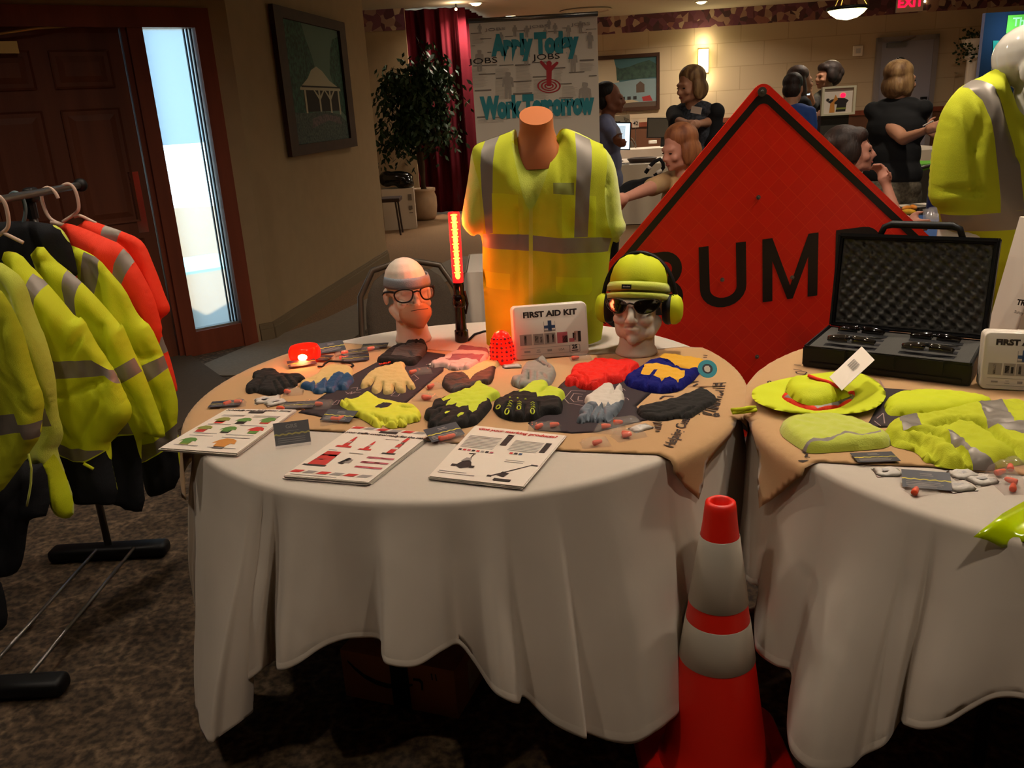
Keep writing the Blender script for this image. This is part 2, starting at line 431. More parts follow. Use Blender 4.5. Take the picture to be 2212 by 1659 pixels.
# sign sheeting: a faint square mesh turned with the diamond
m = M['sign_red']; t = m.node_tree; tc = t.nodes.new('ShaderNodeTexCoord'); mp_ = t.nodes.new('ShaderNodeMapping'); mp_.inputs['Rotation'].default_value = (0, R(45), 0)
sx = t.nodes.new('ShaderNodeSeparateXYZ'); cb = t.nodes.new('ShaderNodeCombineXYZ'); t.links.new(tc.outputs['Object'], mp_.inputs[0]); t.links.new(mp_.outputs[0], sx.inputs[0]); t.links.new(sx.outputs[0], cb.inputs[0]); t.links.new(sx.outputs[2], cb.inputs[1])
br = t.nodes.new('ShaderNodeTexBrick'); br.offset = 0; br.inputs['Scale'].default_value = 1; br.inputs['Brick Width'].default_value = .05; br.inputs['Row Height'].default_value = .05; br.inputs['Mortar Size'].default_value = .0012
br.inputs['Color1'].default_value = lin('#ee2208'); br.inputs['Color2'].default_value = lin('#e62008'); br.inputs['Mortar'].default_value = lin('#f23c1a'); t.links.new(cb.outputs[0], br.inputs[0]); t.links.new(br.outputs[0], t.nodes['Principled BSDF'].inputs['Base Color'])
# frosted glass: part see-through, part scattering
m = bpy.data.materials.new('frosted'); M['frosted'] = m; m.use_nodes = True; t = m.node_tree; t.nodes.clear()
o = t.nodes.new('ShaderNodeOutputMaterial'); a = t.nodes.new('ShaderNodeBsdfTransparent'); a.inputs[0].default_value = (.9, .97, 1, 1)
b_ = t.nodes.new('ShaderNodeBsdfTranslucent'); b_.inputs[0].default_value = (.8, .92, 1, 1); g_ = t.nodes.new('ShaderNodeBsdfGlossy'); g_.inputs['Roughness'].default_value = .25
x1 = t.nodes.new('ShaderNodeMixShader'); x1.inputs[0].default_value = .3; x2 = t.nodes.new('ShaderNodeMixShader'); x2.inputs[0].default_value = .05
t.links.new(a.outputs[0], x1.inputs[1]); t.links.new(b_.outputs[0], x1.inputs[2]); t.links.new(x1.outputs[0], x2.inputs[1]); t.links.new(g_.outputs[0], x2.inputs[2]); t.links.new(x2.outputs[0], o.inputs[0])

# ------------------------------------------------------------------ the room
CEIL = 2.97; WB0, WB1 = Vector((1.9, 16.4, 0)), Vector((7.87, 15.47, 0))
wbu = (WB1 - WB0).normalized(); wbn = Vector((wbu.y, -wbu.x, 0)); WBR = math.atan2(wbu.y, wbu.x)
def wb(px, py, off=0.0):                 # photograph point onto the far wall (off metres in front of it)
    d = ray(px, py); o = Vector((0, 0, EYE)); t = ((WB0 + wbn * off) - o).dot(wbn) / d.dot(wbn); return o + d * t
def slab(b, u0, u1, z0, z1, th, off=0):  # box along the far wall
    p = [WB0 + wbu * u0 + wbn * off, WB0 + wbu * u1 + wbn * off, WB0 + wbu * u1 + wbn * (off + th), WB0 + wbu * u0 + wbn * (off + th)]
    b.poly([q + Vector((0, 0, z0)) for q in p], (0, 0, z1 - z0))
def wu(p): return (p - WB0).dot(wbu)
def struct(o): o['kind'] = 'structure'; return o
A0 = G(416, 769, 0); A1 = G(556.5, 739.6, 0); A2 = G(597, 722, 0); A3 = G(838, 565, 0)
du = (A1 - A0).normalized(); A1 = A0 + du * .60
A0 = A0 - du * 3.4; nd = Vector((du.y, -du.x, 0))        # nd points into the room
DW = A0 + du * 3.4
def wq(u, z, off=0): return DW + du * u + Vector((0, 0, z)) + nd * off
b = B(); b.poly([(-9, -4, 0), (10, -4, 0), (10, 6.2, 0), (-9, 6.2, 0)]); struct(b.build('floor', 'carpet_pattern'))
b = B(); b.poly([(-9, 6.2, 0), (10, 6.2, 0), (10, 17, 0), (-9, 17, 0)]); b2 = struct(b.build('floor', 'carpet_plain'))
q_ = wq(-3.4, 0) - nd * .14; r_ = wq(.6, 0) - nd * .14
b = B(); b.poly([(-9.2, -4.2, CEIL), (10.2, -4.2, CEIL), (10.2, 17.6, CEIL), (-3.2, 17.6, CEIL), (-3.2, 13.5, CEIL), (A3.x - .5, A3.y, CEIL), (r_.x, r_.y, CEIL), (q_.x, q_.y, CEIL), (-9.2, q_.y, CEIL)], (0, 0, .1)); struct(b.build('ceiling', 'ceiling_paint'))
# door wall with the opening of the sidelight and the door
UO0, UO1, ZO0, ZO1 = .048, .37, .166, 2.123
b = B()
def wallbox(b, u0, u1, z0, z1, th=.14, off=0):
    p = [wq(u0, z0, off), wq(u1, z0, off), wq(u1, z0, off - th), wq(u0, z0, off - th)]; b.poly(p, (0, 0, z1 - z0))
wallbox(b, -3.4, UO0 - .1, 2.2, CEIL); wallbox(b, UO0 - .1, .60, 2.2, CEIL); wallbox(b, UO1 + .1, .60, 0, 2.2); wallbox(b, -3.4, -1.5, 0, 2.2)
struct(b.build('wall_left', 'wall_paint'))
w2w = (A3 - A2).normalized(); n2_ = Vector((w2w.y, -w2w.x, 0))
b = B(); p0 = wq(.60, 0); b.poly([p0, A3, A3 - n2_ * .5, p0 - n2_ * .3], (0, 0, CEIL)); struct(b.build('wall_left_angled', 'wall_paint'))
b = B(); b.poly([A3 - n2_ * .2, Vector((-2.6, 13.2, 0)), Vector((-2.8, 13.2, 0)), A3 - n2_ * .5], (0, 0, CEIL))
struct(b.build('wall_alcove_side', 'wall_paint'))
b = B(); b.box((-2.1, 13.4, CEIL / 2), (1.7, .2, CEIL)); struct(b.build('wall_alcove', 'wall_paint'))
b = B(); b.box((-2.1, 13.29, 2.825), (1.7, .01, .29)); struct(b.build('trim_1', 'border_paper'))
b = B(); slab(b, -5, 9.5, 0, CEIL, -.2); struct(b.build('wall_back', 'block_paint'))
b = B(); slab(b, -5, 9.5, 2.68, CEIL, .008); struct(b.build('trim_2', 'border_paper'))
b = B(); slab(b, -5, 9.5, 0, 1.07, .03); struct(b.build('trim_3', 'wainscot_wood'))
b = B(); slab(b, -5, 9.5, 1.05, 1.13, .06); struct(b.build('trim_4', 'trim_wood'))
b = B(); b.box((10.1, 6.5, CEIL / 2), (.2, 21, CEIL)); struct(b.build('wall_right', 'wall_paint'))
b = B(); b.box((.5, -4.1, CEIL / 2), (19.4, .2, CEIL)); struct(b.build('wall_near', 'wall_paint'))
b = B(); b.box((-9.1, .5, CEIL / 2), (.2, 9.4, CEIL)); struct(b.build('wall_left_far', 'wall_paint'))
b = B(); p = wq(-3.4, 0); b.box(((p.x - 9) / 2, p.y + .07, CEIL / 2), (abs(-9 - p.x), .14, CEIL)); struct(b.build('wall_left_return', 'wall_paint'))
# baseboards: square block, cove and quarter round in one profile
b = B()
for P, Q, n in ((wq(.5, 0), wq(.6, 0), nd), (wq(.6, 0), A3, n2_)):
    for h, t in ((.09, .022), (.115, .014), (.13, .008)): b.poly([P, Q, Q + n * t, P + n * t], (0, 0, h))
struct(b.build('baseboard_left', 'base_grey'))
# paler patch of floor and a dark mat at the door
b = B(); q = [G(x, y, .004) for x, y in ((410, 800), (535, 748), (700, 690), (985, 555), (1080, 552), (900, 640), (720, 760), (560, 810), (480, 812))]; b.poly(q, (0, 0, .004)); struct(b.build('floor_pale_patch', 'floor_pale'))
b = B(); q = [G(x, y, .006) for x, y in ((385, 765), (412, 768), (500, 830), (380, 935), (330, 900), (300, 790))]; b.poly(q, (0, 0, .006))
tag(b.build('door_mat', 'mat_dark'), 'dark brown mat on the floor before the wooden door', 'mat')

# door casing, sidelight
b = B()
wallbox(b, -1.5, .47, ZO1, 2.24, .18, .03); wallbox(b, UO1, .47, 0, ZO1, .18, .03); wallbox(b, -.045, UO0, 0, ZO1, .18, .015); wallbox(b, UO0, UO1, 0, ZO0, .14, .01)
wallbox(b, -.075, -.045, 0, ZO1, .1, -.02)
o = struct(b.build('window_1', 'trim_wood'))
b = B(); g_in = -.07
wallbox(b, UO0, UO1, ZO0, ZO1, .006, g_in); o2 = b.build('window_pane', 'frosted'); o2.parent = o
b = B()
for k in range(3): wallbox(b, UO1 - .018 * (k + 1), UO1 - .018 * (k + 1) + .008, ZO0, ZO1, .02, g_in + .02 + .012 * (2 - k))
o2 = b.build('window_gasket', 'black_plastic'); o2.parent = o
b = B(); wallbox(b, UO0, UO1, ZO0, ZO0 + .012, .05, g_in + .05); o2 = b.build('window_stop', 'reflective'); o2.parent = o
# what the frosted pane looks out on: porch roof, pale paving, a teal hedge band
mat('porch', '#4a5a6c', .9); mat('paving', '#e8f4f4', .9); mat('bluegreen', '#86b4b2', .9)
b = B(); b.poly([wq(-4, 2.5, -.2), wq(.5, 2.5, -.2), wq(.5, 2.5, -1.4), wq(-4, 2.5, -1.4)], (0, 0, .1))
struct(b.build('ceiling_porch', 'porch'))
b = B(); b.poly([wq(-30, -.05, -.2), wq(60, -.05, -.2), wq(60, -.05, -76), wq(-30, -.05, -76)], (0, 0, .04)); struct(b.build('floor_porch', 'paving'))
b = B(); wallbox(b, -30, 70, -.05, 30, .6, -75); struct(b.build('wall_outside', 'porch'))
g0, g1 = [-(G(x_, y_, -.03) - DW).dot(-nd) for x_, y_ in ((470, 590), (465, 558))]
b = B(); gu = (G(470, 590, -.03) - DW).dot(du); wallbox(b, gu - 5, gu + .35, -.009, .03, g0 - g1, g0); tag(b.build('grass_strip', 'bluegreen'), 'teal green planting strip outside the frosted sidelight', 'grass', kind='stuff')
sun = bpy.data.objects.new('sun', bpy.data.lights.new('sun', 'SUN')); COL.objects.link(sun); sun.data.energy = 24; sun.data.angle = .02; sun.data.color = (.94, 1, 1)
sun.rotation_euler = ((-nd) * .3 + Vector((0, 0, -1))).to_track_quat('-Z', 'Y').to_euler()

# the wooden door with six raised panels
dr = thing('door_1', 'dark stained oak door with six raised panels behind the clothes rack', 'door', wq(-.55, 0))
dr['kind'] = 'structure'
b = B(); wallbox(b, -1.0, -.08, .01, 2.13, .045, -.05); b.build('door_leaf', 'door_wood', dr)
for u0, u1 in ((-.94, -.60), (-.50, -.16)):
    for z0, z1 in ((1.78, 2.0), (.95, 1.66), (.2, .84)):
        b = B(); P = lambda u, z, o_: wq(u, z, o_)
        rings = [(0, -.05), (.012, -.058), (.035, -.058), (.07, -.046)]
        rr = []
        for ins, off in rings: rr.append([P(u0 + ins, z0 + ins, off), P(u1 - ins, z0 + ins, off), P(u1 - ins, z1 - ins, off), P(u0 + ins, z1 - ins, off)])
        rr[0] = [p + nd * .001 for p in rr[0]]
        vs = [p + nd * .012 for r_ in rr for p in r_]; fs = [(i * 4 + j, i * 4 + (j + 1) % 4, i * 4 + 4 + (j + 1) % 4, i * 4 + 4 + j) for i in range(3) for j in range(4)] + [(12, 13, 14, 15)]
        b.add(vs, fs); b.build('raised_panel', 'door_wood', dr)
b = B(); wallbox(b, -.185, -.12, .875, 1.265, .003, -.046); b.build('push_plate', 'mirror_plate', dr)
b = B(); wallbox(b, -1.2, -.66, 1.98, 2.045, .06, .012); b.build('door_closer', 'brass', dr)
b = B(); b.tube([wq(-.9, 2.06, .02), wq(-.55, 2.11, .05), wq(-.35, 2.13, -.02)], .008); b.build('closer_arm', 'brass', dr)
b = B(); wallbox(b, -1.5, -1.0, 0, ZO1, .1, -.03); struct(b.build('door_2', 'door_wood'))
# dark porch behind the door is closed off by the slab itself

# exit door in the back wall
xl, xr, zt = wu(wb(1893, 84)), wu(wb(2026, 74)), wb(2020, 74).z
p = WB0 + wbu * (xl + xr) / 2
t3 = thing('door_3', 'grey painted exit door with a closer in the far block wall', 'door', p); t3['kind'] = 'structure'
mat('door_grey', '#8e8a94', .5); mat('frame_grey', '#7c7474', .5)
b = B(); slab(b, xl + .08, xr - .08, 0, zt - .08, .05, .03); b.build('door_leaf', 'door_grey', t3)
b = B(); slab(b, xl, xl + .08, 0, zt, .11); slab(b, xr - .08, xr, 0, zt, .11); slab(b, xl, xr, zt - .08, zt, .11); b.build('door_frame', 'frame_grey', t3)
c = wb(1937, 97, .12); b = B(); b.box(c, (.32, .07, .07), WBR); b.tube([c, c + wbu * .3 + Vector((0, 0, .12))], .015); b.build('door_closer', 'steel', t3)
c = wb(1994, 226, .12); b = B(); b.box(c, (.09, .08, .26), WBR); b.build('panic_latch', 'black_plastic', t3)

# ------------------------------------------------------------------ lights of the room
def lamp(name, loc, power, col=(1, .85, .68), size=.12, typ='AREA', rot=(0, 0, 0), spread=R(150), parent=None):
    l = bpy.data.lights.new(name, typ); l.energy = power; l.color = col
    if typ == 'AREA': l.shape = 'DISK'; l.size = size; l.spread = spread
    elif typ in ('POINT', 'SPOT'): l.shadow_soft_size = size
    o = bpy.data.objects.new(name, l); COL.objects.link(o); o.location = loc; o.rotation_euler = rot
    return o
def can(x, y, power, col=(1, .85, .68), label=None, grp='recessed ceiling cans in a grid'):
    t = thing('ceiling_can_light', label or 'recessed ceiling can light among the rows of ceiling lamps', 'ceiling light', (x, y, CEIL), 0, grp)
    b = B(); b.lathe([(.085, -.001), (.105, -.001), (.105, -.012), (.085, -.008), (.078, .0), (.085, -.001)], (x, y, CEIL), 24, cap=False); b.build('trim_ring', 'plastic_white', t, smooth=True)
    b = B(); b.lathe([(.08, -.004), (.06, -.03), (.02, -.04)], (x, y, CEIL), 20, cap=True); b.build('lamp_lens', 'lamp_on', t, smooth=True)
    l = lamp('can_lamp', (x, y, CEIL - .06), power, col, .14); l.parent = t; l.matrix_parent_inverse = LOC[t.name].inverted()
    return t
for (px, py), lb in (((1028, 6), 'lit ceiling can light above the maroon curtain, leftmost one in view'), ((1103, 34), 'lit ceiling can light just above the banner top'), ((1515, 3), 'lit ceiling can light above the wall sconce')):
    p = G(px, py, CEIL); can(p.x, p.y, 60, label=lb, grp='ceiling can lights in view')
# ------------------------------------------------------------------ clothes rack and garments
RX = -1.53; RZ = 1.345
t = thing('clothes_rack', 'chrome garment rack with black plastic feet and joints holding the safety clothing', 'clothes rack', (RX, 2.5, 0))
b = B(); b.tube([(RX + .012, 3.15, RZ), (RX, 1.95, RZ)], .0125); b.build('rail', 'steel', t, smooth=True)
for y in (2.84, 2.05):
    b = B(); b.tube([(-1.545, y, .05), (-1.545, y, RZ)], .013); b.build('upright', 'steel', t, smooth=True)
    b = B(); b.box((-1.545, y, .03), (.44, .075, .05), bev=.018); b.build('foot', 'black_plastic', t, smooth='auto')
    b = B(); b.box((-1.535, y, RZ - .005), (.036, .05, .05), bev=.012); b.tube([(-1.545, y, RZ - .08), (-1.545, y, RZ - .01)], .018); b.build('joint', 'black_plastic', t, smooth='auto')
b = B(); b.ell((RX + .012, 3.15, RZ), .024); b.build('end_cap', 'black_plastic', t, smooth=True)
for x in (-1.432, -1.572):
    b = B(); b.tube([(x, 2.80, .055), (x, 2.07, .055)], .006); b.build('base_rod', 'steel', t, smooth=True)

def L1(p): return C(0, 360, 4.809, p)
def L2(p): return C(0, 660, 3.072, p)
def L3(p): return C(0, 1050, 2.725, p)
def garment(name, label, cat, Y, outline, m, T=.035, subs=(), group=None, fold=(9, .028), seed=0, creases=()):
    t = thing(name, label, cat, (RX, Y, RZ - .2), 0, group)
    tilt = .0
    mp = lambda u, v, n: Vector((u, Y - n, v))
    fo = lambda u, v: fold[1] * noise.noise(Vector((u * fold[0] + seed, v * fold[0] * .35, seed))) + fold[1] * .35 * noise.noise(Vector((u * 28 + seed, v * 12, seed + 3)))
    puff(name, tu(outline, Y), mp, m, T, .05, T * .6, [(n, tu(o, Y), mm) for n, o, mm in subs], (('garment_body', t)), .011, fo, 1,
         [(tu(c, Y), .008, .012) for c in creases])
    return t
ST = 'reflective_stripe'
garment('safety_shirt', 'bright orange t-shirt with reflective shoulder stripe, last garment at the far end of the rack', 'shirt', 3.03,
    L1([(760, 640), (830, 600), (900, 540), (1100, 612), (1255, 665), (1440, 740), (1520, 830), (1580, 980), (1650, 1150), (1720, 1350), (1768, 1450), (1760, 1520), (1660, 1592)]) + [(348, 712), (353, 735), (364, 760), (382, 828), (384, 850), (300, 870), (150, 800), (120, 560)],
    'hivis_orange', subs=[(ST, L1([(1090, 600), (1270, 655), (1235, 775), (1085, 738)]), 'reflective'), (ST, [(335, 742), (356, 722), (366, 758), (340, 765)], 'reflective')], group='garments on the rack', seed=1, creases=[L1([(1280, 780), (1420, 1000), (1560, 1300), (1650, 1590)])])
garment('safety_shirt', 'orange t-shirt with a curved shoulder stripe, next to the last on the rack', 'shirt', 2.93,
    L1([(600, 620), (650, 600), (700, 583), (900, 650), (1080, 730), (1270, 810), (1400, 980), (1500, 1150), (1600, 1350), (1670, 1600), (1690, 1700)]) + [(340, 760), (250, 800), (130, 700), (120, 520)],
    'hivis_orange', subs=[(ST, L1([(1290, 845), (1405, 975), (1340, 1130), (1290, 1240), (1212, 1185), (1230, 1000)]), 'reflective')], group='garments on the rack', seed=2, creases=[L1([(1060, 740), (1020, 900), (1010, 1100)])])
garment('safety_jacket', 'yellow safety jacket with a wide stripe beside the orange shirts, black below the hem', 'jacket', 2.83,
    L1([(700, 800), (870, 868), (1030, 958), (1150, 1100), (1300, 1270), (1400, 1480), (1470, 1580)]) + L2([(1000, 130), (1080, 310), (1112, 400), (1160, 540), (1186, 660), (1172, 800), (1190, 900), (1205, 1190), (1020, 1280), (960, 1240), (900, 900), (800, 500), (600, 100)]),
    'hivis', subs=[(ST, L1([(880, 880), (1030, 955), (1045, 1100), (1010, 1340), (865, 1215)]), 'reflective'), (ST, L2([(935, 392), (1092, 328), (1118, 412), (990, 500)]), 'reflective'), (ST, L2([(925, 905), (1050, 880), (1182, 775), (1182, 880), (1060, 962), (940, 1032)]), 'reflective'),
        ('lower_panel', L2([(935, 1040), (1060, 970), (1182, 900), (1208, 1190), (1015, 1285), (955, 1245)]), 'black_cloth')], group='garments on the rack', seed=3, creases=[L2([(940, 430), (1010, 640), (1110, 860)]), L2([(870, 260), (960, 340), (1050, 310)])])
garment('safety_jacket', 'yellow hooded safety jacket with a sleeve band, second jacket from the orange shirts', 'jacket', 2.70,
    L1([(280, 960), (420, 790), (560, 960), (700, 1068), (852, 1200), (1000, 1350), (1200, 1580), (1260, 1660)]) + L2([(800, 90), (900, 330), (950, 430), (1030, 640), (1110, 860), (1060, 885), (945, 840), (935, 1040), (972, 1370), (850, 1360), (800, 1322), (640, 1310), (560, 900), (560, 400)]),
    'hivis', subs=[(ST, L1([(700, 1070), (850, 1195), (832, 1350), (852, 1660), (740, 1490), (698, 1250)]), 'reflective'), (ST, L2([(765, 412), (900, 338), (948, 432), (840, 492), (785, 512)]), 'reflective'),
        (ST, L2([(800, 838), (870, 735), (912, 832)]), 'reflective'), ('lower_panel', L2([(560, 960), (700, 940), (800, 850), (912, 836), (942, 1040), (975, 1375), (850, 1365), (795, 1325), (640, 1315), (540, 1310)]), 'black_cloth')], group='garments on the rack', seed=4, creases=[L2([(640, 250), (740, 380), (700, 120)]), L2([(850, 500), (930, 650), (1060, 880)]), L1([(350, 1020), (480, 960), (560, 990)])])
garment('safety_jacket', 'yellow jacket with a broad belly band and bulging front, middle of the rack', 'jacket', 2.56,
    L1([(20, 940), (50, 870), (210, 900), (330, 1040), (390, 1110), (500, 1220), (640, 1380), (800, 1580)]) + L2([(545, 70), (640, 250), (760, 430), (800, 515), (845, 610), (882, 690), (860, 765), (790, 840), (720, 930), (800, 1320), (640, 1310), (490, 1320), (430, 1130), (380, 930), (378, 650), (370, 450), (300, 300), (200, 100)]),
    'hivis', subs=[(ST, L1([(370, 1098), (500, 1215), (462, 1330), (440, 1660), (360, 1490), (345, 1300)]), 'reflective'), (ST, L2([(370, 343), (640, 343), (762, 432), (805, 520), (720, 448), (500, 456), (368, 462)]), 'reflective'),
        (ST, L2([(400, 880), (520, 905), (700, 928), (720, 940), (600, 992), (520, 985), (400, 945)]), 'reflective'), ('lower_panel', L2([(385, 955), (520, 988), (610, 998), (725, 945), (800, 1325), (640, 1315), (480, 1325), (425, 1130)]), 'black_cloth')],
    group='garments on the rack', seed=5, T=.05, creases=[L2([(650, 510), (700, 600), (620, 780), (570, 900)]), L2([(380, 600), (520, 560), (700, 480)]), L2([(400, 820), (430, 760), (520, 850)]), L2([(500, 300), (560, 200), (600, 120)])])
garment('safety_jacket', 'black lined jacket whose dark collar stands open behind the yellow hoods', 'jacket', 2.76,
    L1([(-200, 600), (0, 572), (300, 562), (560, 598), (650, 650), (740, 800), (790, 1000), (815, 1155), (700, 1100), (400, 1250), (-200, 1200)]), 'black_cloth', group='garments on the rack', seed=6,
    subs=[('edge_piping', L1([(560, 590), (640, 632), (745, 770), (735, 800), (640, 655), (555, 606)]), 'hivis_pale')])
garment('safety_jacket', 'pale lime fleece jacket with dangling streamer, second garment from the near end', 'jacket', 2.44,
    L1([(-300, 950), (0, 985), (100, 1050), (230, 1150), (300, 1300), (330, 1420), (420, 1660)]) + L2([(300, 200), (370, 450), (382, 700), (425, 832), (412, 900), (375, 960), (440, 1130), (490, 1290), (490, 1412), (380, 1400), (325, 1285), (305, 1045), (225, 1070), (0, 1000), (-200, 800)]),
    'hivis_pale', subs=[(ST, L2([(235, 660), (322, 668), (368, 782), (285, 782)]), 'reflective'), ('streamer', L2([(318, 1040), (375, 970), (440, 1130), (488, 1290), (488, 1408), (382, 1398), (328, 1280)]), 'hivis')], group='garments on the rack', seed=7, creases=[L1([(0, 1130), (150, 1350), (220, 1600)]), L2([(150, 150), (260, 420), (320, 650)])])
garment('safety_jacket', 'deep yellow safety jacket nearest the camera, cut by the left edge of the photo', 'jacket', 2.30,
    L1([(-350, 1150), (0, 1268), (60, 1350), (150, 1500), (220, 1660)]) + L2([(150, 150), (230, 450), (300, 620), (282, 750), (272, 868), (205, 960), (180, 1010), (100, 1120), (0, 1250), (-150, 1300), (-250, 800), (-200, 100)]),
    'hivis_mesh', subs=[(ST, L2([(-100, 740), (0, 718), (142, 688), (172, 755), (282, 758), (268, 872), (208, 858), (190, 805), (0, 850), (-100, 870)]), 'reflective')], group='garments on the rack', seed=8, creases=[L2([(30, 100), (60, 350), (180, 560)]), L2([(0, 380), (100, 500), (240, 700)])])
garment('work_trousers', 'black work trousers hanging below the nearest yellow jacket', 'trousers', 2.38,
    L2([(-200, 1100), (0, 1200), (180, 1000), (200, 1060), (305, 1040), (342, 1392), (200, 1410), (182, 1480), (165, 1640), (130, 1760), (60, 1800), (0, 1800), (-250, 1700)]), 'black_cloth', group='garments on the rack', seed=9)
garment('work_trousers', 'black trouser leg hanging low at the very left edge of the photo', 'trousers', 2.2,
    L3([(-200, 500), (0, 545), (30, 640), (52, 800), (0, 860), (-150, 900), (-260, 700)]), 'black_cloth', group='garments on the rack', seed=10)
# drawstring and tag that hang out of the jackets
b = B(); b.tube([D(*p, 2.27) for p in L2([(190, 985), (208, 1080), (205, 1180), (192, 1260), (178, 1330)])], .0035, 6); tag(b.build('drawstring', 'hivis_pale', smooth=True), 'thin lime drawstring dangling over the black trousers', 'drawstring')
b = B(); b.tube([D(*p, 2.48) for p in L2([(555, 1048), (620, 1085)])], .005, 6); tag(b.build('fabric_loop', 'hivis', smooth=True), 'small yellow fabric loop on the black jacket bottoms', 'loop')
def hanger(lab, Y, m, *paths):
    b = B()
    for p, r in paths:
        pts = [Vector(q) for q in (D(*q, Y) for q in L1(p))]
        # round the polyline
        for _ in range(2):
            q = [pts[0]]
            for i in range(len(pts) - 1): q += [pts[i].lerp(pts[i + 1], .25), pts[i].lerp(pts[i + 1], .75)]
            pts = q + [pts[-1]]
        b.tube(pts, r, 8)
    tag(b.build('clothes_hanger', m, smooth=True), lab, 'hanger', 'plastic hangers on the rail')
mat('hanger_white', '#d6b8a4', .4); mat('hanger_blue', '#5d7076', .4)
hanger('white plastic hanger holding the second orange shirt', 2.93, 'hanger_white', ([(605, 330), (570, 255), (500, 212), (440, 235), (425, 300), (455, 420), (500, 520), (560, 570), (660, 605)], .006), ([(530, 575), (600, 590), (655, 610)], .008))
hanger('white plastic hanger at the far end of the rail', 3.03, 'hanger_white', ([(640, 205), (690, 175), (750, 190), (795, 270), (825, 420), (800, 480), (650, 575)], .006), ([(770, 520), (830, 505), (910, 545), (1000, 590)], .006))
hanger('grey blue hanger carrying the black lined jacket', 2.76, 'hanger_blue', ([(108, 290), (150, 262), (205, 285), (250, 350), (270, 470), (240, 600)], .006), ([(240, 600), (280, 640), (500, 760), (552, 835)], .005))
hanger('white hanger at the left edge above the pale jackets', 2.56, 'hanger_white', ([(-90, 320), (-40, 295), (0, 312), (50, 370), (80, 480), (95, 600), (60, 670), (-100, 760)], .006), ([(40, 690), (120, 730), (240, 790)], .006))
# ------------------------------------------------------------------ tables and cloths
TOP = .76; T1 = Vector((-.13, 2.35, 0)); TR = .762; T2 = Vector((1.37, 1.88, 0))
def round_table(c, label):
    t = thing('round_table', label, 'table', c, 0, 'round display tables')
    b = B(); b.lathe([(TR - .004, TOP - .03), (TR, TOP - .026), (TR, TOP - .008), (TR - .004, TOP - .004)], c, 64); b.build('tabletop', 'plastic_white', t, smooth='auto')
    for sx in (-1, 1):
        b = B(); x = c.x + sx * .33
        b.tube([(x, c.y - .3, .01), (x, c.y - .3, .66), (x, c.y - .28, TOP - .04), (x, c.y + .28, TOP - .04), (x, c.y + .3, .66), (x, c.y + .3, .01)], .014); b.build('leg', 'steel', t, smooth=True)
round_table(T1, 'round folding table under the cloth with the gloves'); round_table(T2, 'round folding table under the cloth at the right with the hats')

